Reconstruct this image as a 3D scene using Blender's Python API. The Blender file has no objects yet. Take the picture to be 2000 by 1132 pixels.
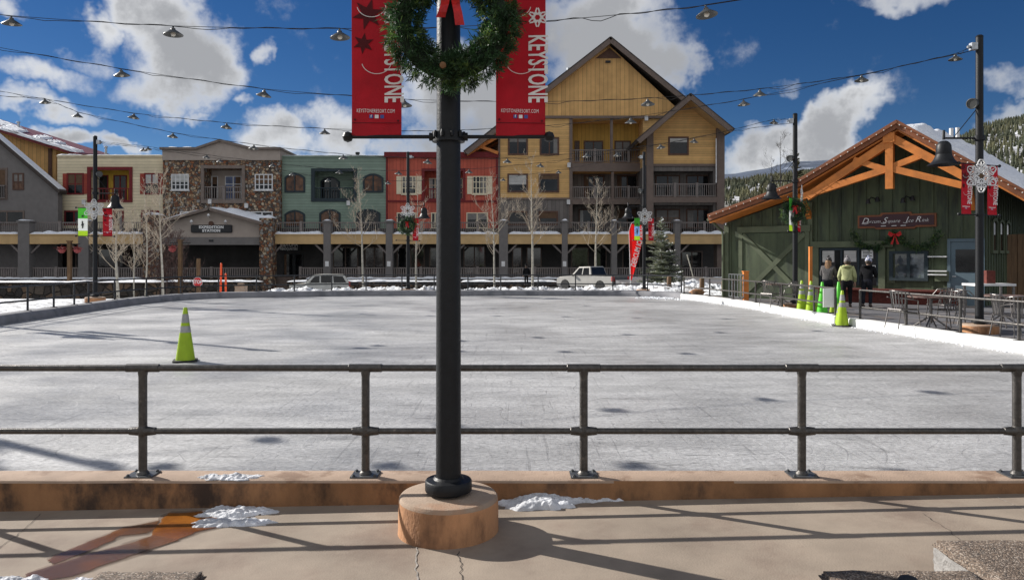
import bpy, bmesh, math, random
from mathutils import Vector, Matrix, noise
R = math.radians
F, EYE, HY = 1450.0, 1.75, 503.0
scene = bpy.context.scene
COL = scene.collection

# ------------------------------------------------------------------ camera
cam_d = bpy.data.cameras.new('camera')
cam = bpy.data.objects.new('camera', cam_d)
COL.objects.link(cam)
cam.location = (0, 0, EYE)
cam.rotation_euler = (R(90), 0, 0)
cam_d.sensor_width = 36
cam_d.lens = 36 * F / 2000
cam_d.shift_y = -(566 - HY) / 2000
cam_d.clip_start = 0.05
cam_d.clip_end = 9000
scene.camera = cam

# ------------------------------------------------------------------ light
SUN_AZ = (-0.865, 0.50)
SUN_EL = 28.0
sun_d = bpy.data.lights.new('sun', 'SUN')
sun = bpy.data.objects.new('sun', sun_d)
COL.objects.link(sun)
sun_d.energy = 4.8
sun_d.angle = R(0.5)
sun_d.color = (1.0, 0.955, 0.89)
_sd = Vector((SUN_AZ[0] * math.cos(R(SUN_EL)), SUN_AZ[1] * math.cos(R(SUN_EL)), math.sin(R(SUN_EL))))
sun.rotation_euler = _sd.to_track_quat('Z', 'Y').to_euler()
sun.location = (-30, 20, 30)
scene.view_settings.view_transform = 'Standard'
scene.view_settings.look = 'None'
scene.view_settings.gamma = 1
scene.view_settings.exposure = 0.66

# ------------------------------------------------------------------ sky with clouds (world, by direction)
W = bpy.data.worlds.new('World')
scene.world = W
W.use_nodes = True
nt = W.node_tree
nt.nodes.clear()
N = nt.nodes.new
Lk = nt.links.new
def wmath(op, a, b=None, c=None, clamp=False):
    n = N('ShaderNodeMath'); n.operation = op; n.use_clamp = clamp
    for i, v in enumerate((a, b, c)):
        if v is None: continue
        if isinstance(v, (int, float)): n.inputs[i].default_value = v
        else: Lk(v, n.inputs[i])
    return n.outputs[0]
sky = N('ShaderNodeTexSky')
sky.sky_type = 'NISHITA'
sky.sun_disc = False
sky.sun_elevation = R(SUN_EL)
sky.sun_rotation = math.atan2(SUN_AZ[0], SUN_AZ[1])
sky.altitude = 2800
sky.air_density = 1.0
sky.dust_density = 0.3
sky.ozone_density = 2.5
hsv = N('ShaderNodeHueSaturation')
hsv.inputs['Hue'].default_value = 0.508
hsv.inputs['Saturation'].default_value = 1.30
hsv.inputs['Value'].default_value = 0.43
Lk(sky.outputs[0], hsv.inputs['Color'])
tc = N('ShaderNodeTexCoord')
def wnoise(scale, detail, rough, off=(0, 0, 0), stretch=(1, 1, 1)):
    mp = N('ShaderNodeMapping')
    mp.inputs['Location'].default_value = off
    mp.inputs['Scale'].default_value = stretch
    Lk(tc.outputs['Generated'], mp.inputs['Vector'])
    n = N('ShaderNodeTexNoise')
    n.inputs['Scale'].default_value = scale
    n.inputs['Detail'].default_value = detail
    n.inputs['Roughness'].default_value = rough
    Lk(mp.outputs[0], n.inputs['Vector'])
    return n.outputs['Fac']
sep = N('ShaderNodeSeparateXYZ')
Lk(tc.outputs['Generated'], sep.inputs[0])
az0 = wmath('ARCTAN2', sep.outputs[0], sep.outputs[1])
el0 = wmath('ARCSINE', sep.outputs[2])
w1 = wnoise(9, 5, 0.6, (3, 1, 7))
w2 = wnoise(9, 5, 0.6, (11, 5, 2))
az = wmath('ADD', az0, wmath('MULTIPLY', wmath('SUBTRACT', w1, 0.5), 0.14))
el = wmath('ADD', el0, wmath('MULTIPLY', wmath('SUBTRACT', w2, 0.5), 0.12))
def to_dir(px, py):
    a = math.atan((px - 1000) / F)
    return a, math.atan((HY - py) / F * math.cos(a))
# px, py, rx, ry, weight, tilt(deg): where each cloud stands in the sky, as azimuth / elevation
BLOBS = [(372, 105, 120, 92, 1.25, -20), (300, 20, 85, 75, 1.2, 0), (425, 150, 95, 48, 1.1, 0), (330, 165, 120, 40, .8, 0),
 (95, 150, 85, 26, .80, 12), (150, 110, 45, 36, .70, 0), (125, 215, 78, 27, .95, 0), (182, 52, 36, 30, .75, 40), (10, 8, 36, 24, .85, 0),
 (540, 112, 26, 42, .85, -35), (565, 272, 105, 40, .95, 0), (465, 220, 26, 16, .7, 0), (372, 214, 20, 14, .65, 0), (640, 262, 70, 52, .85, 0),
 (1170, 85, 175, 120, 1.25, 0), (1290, 130, 70, 55, 1.0, 0), (905, 190, 150, 120, 1.15, 0), (1230, 10, 120, 60, 1.1, 0), (820, 288, 120, 42, 1.0, 0),
 (1770, -6, 115, 22, .85, 0), (1600, 255, 150, 50, 1.25, 30), (1480, 300, 100, 52, 1.15, 10), (1668, 200, 62, 36, 1.1, 20), (1565, 152, 55, 14, .55, 0),
 (1975, 160, 42, 24, .6, 0), (1960, 228, 60, 24, .62, 15), (150, 275, 60, 20, .95, 0), (235, 290, 40, 18, .9, 0)]
tot = None
for px, py, rx, ry, wt, tilt in BLOBS:
    a0, e0 = to_dir(px, py)
    sx, sy = rx / F * 1.14, ry / F * 1.14
    da = wmath('SUBTRACT', az, a0)
    de = wmath('SUBTRACT', el, e0)
    ct, st = math.cos(R(tilt)), math.sin(R(tilt))
    u = wmath('MULTIPLY', wmath('ADD', wmath('MULTIPLY', da, ct), wmath('MULTIPLY', de, st)), 1 / sx)
    v = wmath('MULTIPLY', wmath('SUBTRACT', wmath('MULTIPLY', de, ct), wmath('MULTIPLY', da, st)), 1 / sy)
    d2 = wmath('ADD', wmath('MULTIPLY', u, u), wmath('MULTIPLY', v, v))
    m = wmath('MULTIPLY', wmath('SUBTRACT', 1.0, d2, clamp=True), wt)
    tot = m if tot is None else wmath('MAXIMUM', tot, m)
fine = wnoise(13, 10, 0.62, (0.3, 0.9, 0.1))
mid = wnoise(7, 6, 0.55, (4.3, 2.2, 1.4))
# clouds elsewhere in the sky (out of the picture), added for fill light
front = N('ShaderNodeMapRange'); Lk(sep.outputs[1], front.inputs[0])
front.inputs[1].default_value = 0.55; front.inputs[2].default_value = 0.15; front.inputs[3].default_value = 0.0; front.inputs[4].default_value = 1.0
other = wmath('MULTIPLY', wmath('MULTIPLY', wmath('SUBTRACT', wnoise(2.4, 4, .5, (7, 7, 7)), 0.40, clamp=True), 5.0, clamp=True), front.outputs[0])
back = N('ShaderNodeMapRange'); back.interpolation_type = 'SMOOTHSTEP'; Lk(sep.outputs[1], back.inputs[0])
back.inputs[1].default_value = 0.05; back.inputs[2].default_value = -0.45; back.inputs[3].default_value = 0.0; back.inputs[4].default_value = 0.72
other = wmath('MAXIMUM', other, back.outputs[0])      # unseen bright cloud added behind the viewer to lift the shaded facades
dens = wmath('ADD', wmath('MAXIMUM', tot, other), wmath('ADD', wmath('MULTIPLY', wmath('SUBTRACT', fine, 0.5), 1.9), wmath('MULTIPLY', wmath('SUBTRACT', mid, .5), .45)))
al = N('ShaderNodeMapRange'); al.interpolation_type = 'SMOOTHSTEP'
Lk(dens, al.inputs[0]); al.inputs[1].default_value = 0.12; al.inputs[2].default_value = 1.0
core = N('ShaderNodeMapRange'); core.interpolation_type = 'SMOOTHSTEP'
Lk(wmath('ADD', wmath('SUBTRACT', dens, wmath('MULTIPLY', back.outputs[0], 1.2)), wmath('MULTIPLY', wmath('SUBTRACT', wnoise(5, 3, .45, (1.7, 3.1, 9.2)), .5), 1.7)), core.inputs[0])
core.inputs[1].default_value = 0.50; core.inputs[2].default_value = 1.20
cc = N('ShaderNodeMix'); cc.data_type = 'RGBA'
Lk(core.outputs[0], cc.inputs['Factor'])
cc.inputs['A'].default_value = (5.6, 5.7, 5.85, 1)
cc.inputs['B'].default_value = (2.75, 2.83, 3.0, 1)
sm = N('ShaderNodeMix'); sm.data_type = 'RGBA'
Lk(al.outputs[0], sm.inputs['Factor']); Lk(hsv.outputs[0], sm.inputs['A']); Lk(cc.outputs['Result'], sm.inputs['B'])
bg = N('ShaderNodeBackground'); bg.inputs['Strength'].default_value = 0.088
Lk(sm.outputs['Result'], bg.inputs['Color'])
wo = N('ShaderNodeOutputWorld'); Lk(bg.outputs[0], wo.inputs[0])
W.cycles.sampling_method = 'AUTOMATIC'

# ------------------------------------------------------------------ helpers
def at(px, py, Y):
    return Vector(((px - 1000) / F * Y, Y, EYE - (py - HY) / F * Y))
def PX(px, Y): return (px - 1000) / F * Y
def PZ(py, Y): return EYE - (py - HY) / F * Y
WK_A, WK_B = -0.0115, 0.0175          # the walkway slopes up gently to the right
def walk_z(x): return WK_A + WK_B * x
def on_walk(px, py):
    m, k = (px - 1000) / F, (py - HY) / F
    Y = (EYE - WK_A) / (k + WK_B * m)
    return Vector((m * Y, Y, WK_A + WK_B * m * Y))
def srgb(r, g, b):
    def f(c):
        c /= 255.0
        return c / 12.92 if c <= 0.04045 else ((c + 0.055) / 1.055) ** 2.4
    return (f(r), f(g), f(b))

WM = {}
class MB:
    def __init__(self): self.v, self.f, self.M = [], [], None
    def add(self, vs, fs):
        o = len(self.v)
        for p in vs:
            p = Vector(p)
            self.v.append(self.M @ p if self.M is not None else p)
        self.f += [tuple(i + o for i in q) for q in fs]
        return self
    def box(self, x0, x1, y0, y1, z0, z1):
        if x0 > x1: x0, x1 = x1, x0
        if y0 > y1: y0, y1 = y1, y0
        if z0 > z1: z0, z1 = z1, z0
        return self.add([(x0, y0, z0), (x1, y0, z0), (x1, y1, z0), (x0, y1, z0), (x0, y0, z1), (x1, y0, z1), (x1, y1, z1), (x0, y1, z1)],
                 [(0, 3, 2, 1), (4, 5, 6, 7), (0, 1, 5, 4), (1, 2, 6, 5), (2, 3, 7, 6), (3, 0, 4, 7)])
    def bar(self, p, q, w, d, up=(0, 0, 1)):
        # rectangular bar from p to q; w across (in the plane of up x dir), d the other way
        p, q = Vector(p), Vector(q)
        t = (q - p).normalized(); u = Vector(up)
        s = t.cross(u)
        if s.length < 1e-5: s = t.cross(Vector((1, 0, 0)))
        s.normalize(); n = s.cross(t).normalized()
        vs = []
        for c in (p, q):
            for a, b in ((-1, -1), (1, -1), (1, 1), (-1, 1)):
                vs.append(c + s * (a * w / 2) + n * (b * d / 2))
        return self.add(vs, [(0, 1, 2, 3), (7, 6, 5, 4), (0, 4, 5, 1), (1, 5, 6, 2), (2, 6, 7, 3), (3, 7, 4, 0)])
    def tube(self, pts, r, n=8, cap=True):
        pts = [Vector(p) for p in pts]
        rs = r if isinstance(r, (list, tuple)) else [r] * len(pts)
        vs, fs, prev = [], [], None
        for i, p in enumerate(pts):
            a = pts[max(0, i - 1)]; b = pts[min(len(pts) - 1, i + 1)]
            t = (b - a).normalized()
            if prev is None:
                s = t.cross(Vector((0, 0, 1)))
                if s.length < 1e-4: s = t.cross(Vector((1, 0, 0)))
            else:
                s = prev - t * prev.dot(t)
                if s.length < 1e-6: s = t.orthogonal()
            s.normalize(); prev = s; k = t.cross(s)
            for j in range(n):
                g = 2 * math.pi * j / n
                vs.append(p + s * (math.cos(g) * rs[i]) + k * (math.sin(g) * rs[i]))
        for i in range(len(pts) - 1):
            for j in range(n):
                a, b = i * n + j, i * n + (j + 1) % n
                fs.append((a, a + n, b + n, b))
        if cap:
            fs.append(tuple(range(n))); fs.append(tuple(reversed(range((len(pts) - 1) * n, len(pts) * n))))
        return self.add(vs, fs)
    def lathe(self, prof, c=(0, 0, 0), n=24, axis='Z', closed=False):
        # prof: (radius, height) pairs
        vs, fs = [], []
        for r, h in prof:
            for j in range(n):
                g = 2 * math.pi * j / n
                a, b = r * math.cos(g), r * math.sin(g)
                vs.append({'Z': (c[0] + a, c[1] + b, c[2] + h), 'Y': (c[0] + a, c[1] + h, c[2] + b), 'X': (c[0] + h, c[1] + a, c[2] + b)}[axis])
        m = len(prof)
        for i in range(m - 1):
            for j in range(n):
                a, b = i * n + j, i * n + (j + 1) % n
                fs.append((a, b, b + n, a + n))
        if not closed:
            fs.append(tuple(reversed(range(n)))); fs.append(tuple(range((m - 1) * n, m * n)))
        return self.add(vs, fs)
    def prism(self, poly, y0, y1, plane='XZ'):
        # poly 2D list; extruded from y0 to y1 along the third axis
        n = len(poly)
        def P(a, b, c): return {'XZ': (a, c, b), 'XY': (a, b, c), 'YZ': (c, a, b)}[plane]
        vs = [P(a, b, y0) for a, b in poly] + [P(a, b, y1) for a, b in poly]
        fs = [tuple(range(n)), tuple(reversed(range(n, 2 * n)))]
        for i in range(n):
            j = (i + 1) % n
            fs.append((i, i + n, j + n, j))
        return self.add(vs, fs)
    def quad(self, a, b, c, d): return self.add([a, b, c, d], [(0, 1, 2, 3)])
    def ring(self, outer, inner, y0, y1):
        # frame between two polygons of equal count in XZ
        n = len(outer)
        vs = [(a, y0, b) for a, b in outer] + [(a, y0, b) for a, b in inner] + [(a, y1, b) for a, b in outer] + [(a, y1, b) for a, b in inner]
        fs = []
        for i in range(n):
            j = (i + 1) % n
            fs += [(i, j, n + j, n + i), (2 * n + i, 3 * n + i, 3 * n + j, 2 * n + j), (i, 2 * n + i, 2 * n + j, j), (n + i, n + j, 3 * n + j, 3 * n + i)]
        return self.add(vs, fs)
    def build(self, name, mat, parent=None, smooth=False, world=False, bevel=0, recalc=True):
        vs = self.v
        if parent is not None and world:
            I = WM[parent.name].inverted()
            vs = [I @ p for p in vs]
        me = bpy.data.meshes.new(name)
        me.from_pydata([tuple(p) for p in vs], [], self.f)
        if recalc:
            bm = bmesh.new(); bm.from_mesh(me)
            bmesh.ops.recalc_face_normals(bm, faces=bm.faces)
            if bevel:
                bmesh.ops.remove_doubles(bm, verts=bm.verts, dist=1e-5)
                bmesh.ops.bevel(bm, geom=[e for e in bm.edges if len(e.link_faces) == 2 and e.calc_face_angle(0) > .5], offset=bevel, segments=2, affect='EDGES', clamp_overlap=True)
            bm.to_mesh(me); bm.free()
        if smooth:
            for p in me.polygons: p.use_smooth = True
            if smooth != 'all': me.set_sharp_from_angle(angle=R(40))
        me.materials.append(mat)
        o = bpy.data.objects.new(name, me)
        COL.objects.link(o)
        if parent is not None:
            o.parent = parent
            if parent.name in WM: WM[o.name] = WM[parent.name]
        return o
    def thing(self, name, mat, label, cat, group=None, smooth=False, base=None, bevel=0):
        # a top-level thing of one mesh, with its origin at the middle of its base
        lo = Vector((min(p.x for p in self.v), min(p.y for p in self.v), min(p.z for p in self.v)))
        hi = Vector((max(p.x for p in self.v), max(p.y for p in self.v), max(p.z for p in self.v)))
        b = Vector(base) if base is not None else Vector(((lo.x + hi.x) / 2, (lo.y + hi.y) / 2, lo.z))
        self.v = [p - b for p in self.v]
        o = self.build(name, mat, None, smooth, bevel=bevel)
        o.location = b
        WM[o.name] = Matrix.Translation(b)
        tag(o, label, cat, group)
        return o
    def struct(self, name, mat, kind='structure', smooth=False):
        o = self.build(name, mat, None, smooth)
        o['kind'] = kind
        return o
def tag(o, label, cat, group=None):
    o['label'] = label; o['category'] = cat
    if group: o['group'] = group
    elif 'group' in o: del o['group']
    return o
def thing(name, label, cat, loc=(0, 0, 0), rotz=0, group=None):
    o = bpy.data.objects.new(name, None)
    COL.objects.link(o)
    o.empty_display_size = 0.1
    o.location = loc; o.rotation_euler = (0, 0, rotz)
    WM[o.name] = Matrix.Translation(Vector(loc)) @ Matrix.Rotation(rotz, 4, 'Z')
    return tag(o, label, cat, group)
def dup(root, loc, rotz=0, label=None, scale=None, group=None):
    r = root.copy(); COL.objects.link(r)
    r.location = loc; r.rotation_euler = (0, 0, rotz)
    if scale: r.scale = scale if isinstance(scale, (tuple, list)) else (scale,) * 3
    if label: r['label'] = label
    if group: r['group'] = group
    for ch in list(root.children):
        c = ch.copy(); COL.objects.link(c); c.parent = r
        for g in list(ch.children):
            d = g.copy(); COL.objects.link(d); d.parent = c
    return r
FACE = Matrix(((1, 0, 0, 0), (0, 0, -1, 0), (0, 1, 0, 0), (0, 0, 0, 1)))      # flat letters stood up, facing -y
DOWN = Matrix(((0, 1, 0, 0), (0, 0, -1, 0), (-1, 0, 0, 0), (0, 0, 0, 1)))     # letters reading downward, facing -y
def text_mesh(body, size, M, sx=1, shear=0, off=0, align='CENTER', ext=0.002, space=1.0):
    cu = bpy.data.curves.new('txt', 'FONT')
    cu.body = body; cu.size = size; cu.align_x = align; cu.align_y = 'CENTER'
    cu.shear = shear; cu.offset = off; cu.extrude = ext; cu.resolution_u = 3; cu.space_character = space
    o = bpy.data.objects.new('txt', cu); COL.objects.link(o)
    dg = bpy.context.evaluated_depsgraph_get(); dg.update()
    me = bpy.data.meshes.new_from_object(o.evaluated_get(dg))
    bpy.data.objects.remove(o); bpy.data.curves.remove(cu)
    me.transform(M @ Matrix.Diagonal((sx, 1, 1, 1)))
    mb = MB()
    mb.add([v.co for v in me.vertices], [tuple(p.vertices) for p in me.polygons])
    bpy.data.meshes.remove(me)
    return mb

# ------------------------------------------------------------------ materials
def mat(name, col, rough=0.7, metal=0.0, var=0.18, scale=3.0, bump=0.15, bscale=30.0, boards=None, bd=0.25, spec=0.5, col2=None, thr=(0.45, 0.6), stretch=(1, 1, 1), detail=4, trans=0):
    """base colour with noise variation (optionally a second colour in patches), fine bump, optional board joints (axis, spacing)"""
    m = bpy.data.materials.new(name); m.use_nodes = True
    t = m.node_tree; t.nodes.clear(); n = t.nodes.new; l = t.links.new
    out = n('ShaderNodeOutputMaterial'); p = n('ShaderNodeBsdfPrincipled')
    l(p.outputs[0], out.inputs[0])
    p.inputs['Roughness'].default_value = rough; p.inputs['Metallic'].default_value = metal
    p.inputs['Specular IOR Level'].default_value = spec
    c = n('ShaderNodeTexCoord'); mp = n('ShaderNodeMapping'); mp.inputs['Scale'].default_value = stretch
    l(c.outputs['Object'], mp.inputs[0])
    a = n('ShaderNodeTexNoise'); a.inputs['Scale'].default_value = scale; a.inputs['Detail'].default_value = detail; a.inputs['Roughness'].default_value = .6
    l(mp.outputs[0], a.inputs['Vector'])
    mr = n('ShaderNodeMapRange'); l(a.outputs['Fac'], mr.inputs[0])
    mr.inputs[1].default_value = .3; mr.inputs[2].default_value = .7
    mr.inputs[3].default_value = 1 - var; mr.inputs[4].default_value = 1 + var
    fac = mr.outputs[0]
    base = None
    if col2 is not None:
        a2 = n('ShaderNodeTexNoise'); a2.inputs['Scale'].default_value = scale * .7; a2.inputs['Detail'].default_value = 8; a2.inputs['Roughness'].default_value = .65
        mp2 = n('ShaderNodeMapping'); mp2.inputs['Location'].default_value = (5, 3, 8); mp2.inputs['Scale'].default_value = stretch
        l(c.outputs['Object'], mp2.inputs[0]); l(mp2.outputs[0], a2.inputs['Vector'])
        m2 = n('ShaderNodeMapRange'); m2.interpolation_type = 'SMOOTHSTEP'; l(a2.outputs['Fac'], m2.inputs[0])
        m2.inputs[1].default_value = thr[0]; m2.inputs[2].default_value = thr[1]
        mx = n('ShaderNodeMix'); mx.data_type = 'RGBA'; l(m2.outputs[0], mx.inputs['Factor'])
        mx.inputs['A'].default_value = (*col, 1); mx.inputs['B'].default_value = (*col2, 1)
        base = mx.outputs['Result']
    sc = n('ShaderNodeVectorMath'); sc.operation = 'SCALE'
    if base is None: sc.inputs[0].default_value = col
    else: l(base, sc.inputs[0])
    height = None
    if boards:
        ax, sp = boards
        sx = n('ShaderNodeSeparateXYZ'); l(c.outputs['Object'], sx.inputs[0])
        dv = n('ShaderNodeMath'); dv.operation = 'DIVIDE'; l(sx.outputs['XYZ'.index(ax)], dv.inputs[0]); dv.inputs[1].default_value = sp
        fr = n('ShaderNodeMath'); fr.operation = 'FRACT'; l(dv.outputs[0], fr.inputs[0])
        fl = n('ShaderNodeMath'); fl.operation = 'FLOOR'; l(dv.outputs[0], fl.inputs[0])
        wn = n('ShaderNodeTexWhiteNoise'); wn.noise_dimensions = '1D'; l(fl.outputs[0], wn.inputs['W'])
        r2 = n('ShaderNodeMapRange'); l(wn.outputs['Value'], r2.inputs[0]); r2.inputs[3].default_value = .88; r2.inputs[4].default_value = 1.1
        ml = n('ShaderNodeMath'); ml.operation = 'MULTIPLY'; l(fac, ml.inputs[0]); l(r2.outputs[0], ml.inputs[1]); fac = ml.outputs[0]
        gp = n('ShaderNodeMapRange'); gp.interpolation_type = 'SMOOTHSTEP'; l(fr.outputs[0], gp.inputs[0])
        gp.inputs[1].default_value = 0; gp.inputs[2].default_value = .22
        gp.inputs[3].default_value = .62; gp.inputs[4].default_value = 1.0
        mg = n('ShaderNodeMath'); mg.operation = 'MULTIPLY'; l(fac, mg.inputs[0]); l(gp.outputs[0], mg.inputs[1]); fac = mg.outputs[0]
        height = gp.outputs[0]
    l(fac, sc.inputs['Scale']); l(sc.outputs[0], p.inputs['Base Color'])
    b = n('ShaderNodeTexNoise'); b.inputs['Scale'].default_value = bscale; b.inputs['Detail'].default_value = 5
    l(mp.outputs[0], b.inputs['Vector'])
    bp = n('ShaderNodeBump'); bp.inputs['Strength'].default_value = bump; bp.inputs['Distance'].default_value = .02
    l(b.outputs['Fac'], bp.inputs['Height'])
    if height is not None:
        b2 = n('ShaderNodeBump'); b2.inputs['Strength'].default_value = bd * 3; b2.inputs['Distance'].default_value = .03
        l(height, b2.inputs['Height']); l(bp.outputs[0], b2.inputs['Normal']); l(b2.outputs[0], p.inputs['Normal'])
    else: l(bp.outputs[0], p.inputs['Normal'])
    if trans:
        tr = n('ShaderNodeBsdfTranslucent'); l(sc.outputs[0], tr.inputs[0])
        ms = n('ShaderNodeMixShader'); ms.inputs[0].default_value = trans
        l(p.outputs[0], ms.inputs[1]); l(tr.outputs[0], ms.inputs[2]); l(ms.outputs[0], out.inputs[0])
    return m
def stone_mat(name, cols, scale, mortar=(.16, .14, .12), rough=.85):
    m = bpy.data.materials.new(name); m.use_nodes = True
    t = m.node_tree; t.nodes.clear(); n = t.nodes.new; l = t.links.new
    out = n('ShaderNodeOutputMaterial'); p = n('ShaderNodeBsdfPrincipled'); l(p.outputs[0], out.inputs[0])
    p.inputs['Roughness'].default_value = rough
    c = n('ShaderNodeTexCoord'); nz = n('ShaderNodeTexNoise'); nz.inputs['Scale'].default_value = 2.2
    l(c.outputs['Object'], nz.inputs['Vector'])
    ad = n('ShaderNodeMix'); ad.data_type = 'VECTOR'; ad.inputs['Factor'].default_value = .06
    l(c.outputs['Object'], ad.inputs['A']); l(nz.outputs['Color'], ad.inputs['B'])
    v = n('ShaderNodeTexVoronoi'); v.inputs['Scale'].default_value = scale; l(ad.outputs['Result'], v.inputs['Vector'])
    e = n('ShaderNodeTexVoronoi'); e.feature = 'DISTANCE_TO_EDGE'; e.inputs['Scale'].default_value = scale; l(ad.outputs['Result'], e.inputs['Vector'])
    sp = n('ShaderNodeSeparateColor'); l(v.outputs['Color'], sp.inputs[0])
    cr = n('ShaderNodeValToRGB'); cr.color_ramp.interpolation = 'CONSTANT'
    for i, cl in enumerate(cols):
        el_ = cr.color_ramp.elements[i] if i < 2 else cr.color_ramp.elements.new(i / len(cols))
        el_.position = i / len(cols); el_.color = (*cl, 1)
    l(sp.outputs[0], cr.inputs[0])
    nn = n('ShaderNodeTexNoise'); nn.inputs['Scale'].default_value = scale * 4; l(c.outputs['Object'], nn.inputs['Vector'])
    r1 = n('ShaderNodeMapRange'); l(nn.outputs['Fac'], r1.inputs[0]); r1.inputs[3].default_value = .5; r1.inputs[4].default_value = 1.5
    sc = n('ShaderNodeVectorMath'); sc.operation = 'SCALE'; l(cr.outputs[0], sc.inputs[0]); l(r1.outputs[0], sc.inputs['Scale'])
    ed = n('ShaderNodeMapRange'); ed.interpolation_type = 'SMOOTHSTEP'; l(e.outputs['Distance'], ed.inputs[0]); ed.inputs[1].default_value = .01; ed.inputs[2].default_value = .09
    mx = n('ShaderNodeMix'); mx.data_type = 'RGBA'; l(ed.outputs[0], mx.inputs['Factor']); mx.inputs['A'].default_value = (*mortar, 1); l(sc.outputs[0], mx.inputs['B'])
    l(mx.outputs['Result'], p.inputs['Base Color'])
    b = n('ShaderNodeBump'); b.inputs['Strength'].default_value = .9; b.inputs['Distance'].default_value = .08
    l(ed.outputs[0], b.inputs['Height']); l(b.outputs[0], p.inputs['Normal'])
    return m
def glass_mat(name, col=(.012, .013, .014), rough=.06):
    m = mat(name, col, rough, var=.7, scale=.8, bump=.03, bscale=2, spec=.4)
    return m
M = {}
M['pole'] = mat('black_pole_paint', (.008, .009, .011), .48, 0, .25, 14, .12, 60)
M['pole'].node_tree.nodes['Principled BSDF'].inputs['Specular IOR Level'].default_value = .3
M['rail'] = mat('grey_rail_steel', (.085, .08, .075), .42, .75, .3, 25, .2, 120, col2=(.16, .14, .12), thr=(.58, .7))
M['railfar'] = mat('dark_rail_paint', (.035, .038, .043), .5, .3, .25, 8, .05, 40)
M['galv'] = mat('galvanised_steel', (.42, .44, .46), .4, .8, .25, 20, .1, 80)
M['concrete'] = mat('tan_concrete', srgb(160, 140, 122), .9, 0, .13, 5, .25, 90, col2=srgb(160, 128, 104), thr=(.5, .68))
M['conc_rust'] = mat('stained_concrete', srgb(144, 104, 70), .88, 0, .35, 3, .3, 70, col2=srgb(66, 50, 40), thr=(.46, .64), stretch=(1, 1, .55), detail=8)
M['curb_top'] = mat('curb_concrete', srgb(160, 138, 120), .9, 0, .15, 4, .25, 80, col2=srgb(128, 104, 86), thr=(.52, .66))
M['aggregate'] = None
M['snow'] = mat('snow', (.80, .82, .86), .65, 0, .10, 9, .9, 26, spec=.3)
M['snowdirty'] = mat('snow_bank_snow', (.72, .74, .77), .75, 0, .12, 5, .9, 9, col2=(.20, .19, .18), thr=(.47, .62), spec=.3)
M['snowold'] = mat('old_snow', (.56, .57, .60), .75, 0, .25, 9, .8, 30, col2=(.42, .42, .43), thr=(.52, .7), spec=.3, detail=8)
M['shopglass'] = mat('shop_window_glass', (.02, .02, .021), .05, 0, .8, .9, .05, 1.5, spec=.9)
M['white'] = mat('white_paint', (.78, .78, .76), .55, 0, .08, 6, .2, 40)
M['padgrey'] = mat('grey_wall_concrete', (.20, .20, .215), .75, 0, .2, 2, .2, 30, col2=(.13, .135, .15), thr=(.5, .65))
M['asphalt'] = mat('asphalt', (.06, .062, .068), .8, 0, .3, 1.2, .4, 60)
M['patio'] = mat('patio_pavers', (.10, .10, .11), .8, 0, .3, 1.5, .3, 40, col2=(.16, .13, .11), thr=(.5, .62))
M['ground'] = mat('slush_ground', (.075, .072, .072), .85, 0, .3, .8, .5, 8, col2=(.62, .64, .68), thr=(.57, .62))
M['road'] = mat('road_asphalt', (.06, .062, .068), .7, 0, .3, .6, .4, 20, col2=(.4, .42, .46), thr=(.60, .68))
M['red'] = mat('red_banner_cloth', srgb(140, 8, 24), .75, 0, .2, 4, .1, 50, trans=.26)
M['darkred'] = mat('dark_red_print', srgb(92, 8, 20), .75, 0, .12, 4, .1, 50, trans=.3)
M['letter'] = mat('white_lettering', (.75, .75, .74), .6, 0, .05, 4, .02, 30)
M['lettershade'] = mat('cream_lettering', (.62, .60, .52), .6, 0, .05, 4, .02, 30)
M['blueicon'] = mat('blue_icon', srgb(60, 80, 150), .6)
M['green'] = mat('green_banner_cloth', srgb(70, 165, 50), .7, 0, .1, 4, .1, 50, trans=.3)
M['lime'] = mat('lime_banner_cloth', srgb(160, 200, 40), .7, 0, .1, 4, .1, 50, trans=.3)
M['banner_white'] = mat('white_banner_cloth', (.65, .68, .66), .7, 0, .1, 4, .1, 50, trans=.3)
M['banner_blue'] = mat('blue_banner_cloth', srgb(110, 150, 200), .7, 0, .5, 8, .1, 50, trans=.3)
M['dark'] = mat('dark_paint', (.015, .016, .018), .6)
M['glass'] = glass_mat('window_glass')
M['glass_warm'] = mat('window_glass_over_wood', (.10, .042, .016), .06, 0, .9, 1.6, .02, 2, spec=.4)
M['glass_blue'] = mat('window_glass_blue_blind', (.06, .09, .2), .06, 0, .7, 1.2, .02, 2, spec=.4)
M['blind'] = mat('pale_blind', (.5, .5, .48), .6, 0, .12, 3, .1, 8, boards=('Z', .06))
M['bulb'] = mat('bulb_glass', (.75, .73, .66), .12, 0, .03, 3, 0, 3)
M['shade'] = mat('lamp_shade_enamel', (.07, .073, .072), .4, .2, .2, 8, .05, 20)
M['wire'] = mat('black_wire', (.012, .012, .014), .6)
M['needle'] = mat('wreath_needles', (.030, .075, .026), .6, 0, .75, 10, 0, 5, col2=(.14, .22, .05), thr=(.52, .62), trans=.35)
M['needle_back'] = mat('wreath_core', (.012, .025, .012), .9)
M['bow'] = mat('red_ribbon', srgb(205, 30, 32), .45, 0, .3, 18, .3, 40, col2=srgb(220, 130, 90), thr=(.62, .68), trans=.3)
M['cone'] = mat('lime_cone_plastic', (.36, .52, .012), .45, 0, .12, 4, .1, 30, trans=.2)
M['conegreen'] = mat('green_cone_plastic', (.10, .62, .03), .45, 0, .12, 4, .1, 30, trans=.2)
M['reflect'] = mat('grey_reflective_band', (.30, .30, .29), .35, .1, .2, 12, .1, 40)
M['rubber'] = mat('black_rubber', (.02, .02, .02), .8)
M['orange'] = mat('orange_plastic', srgb(235, 85, 30), .5)
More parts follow.
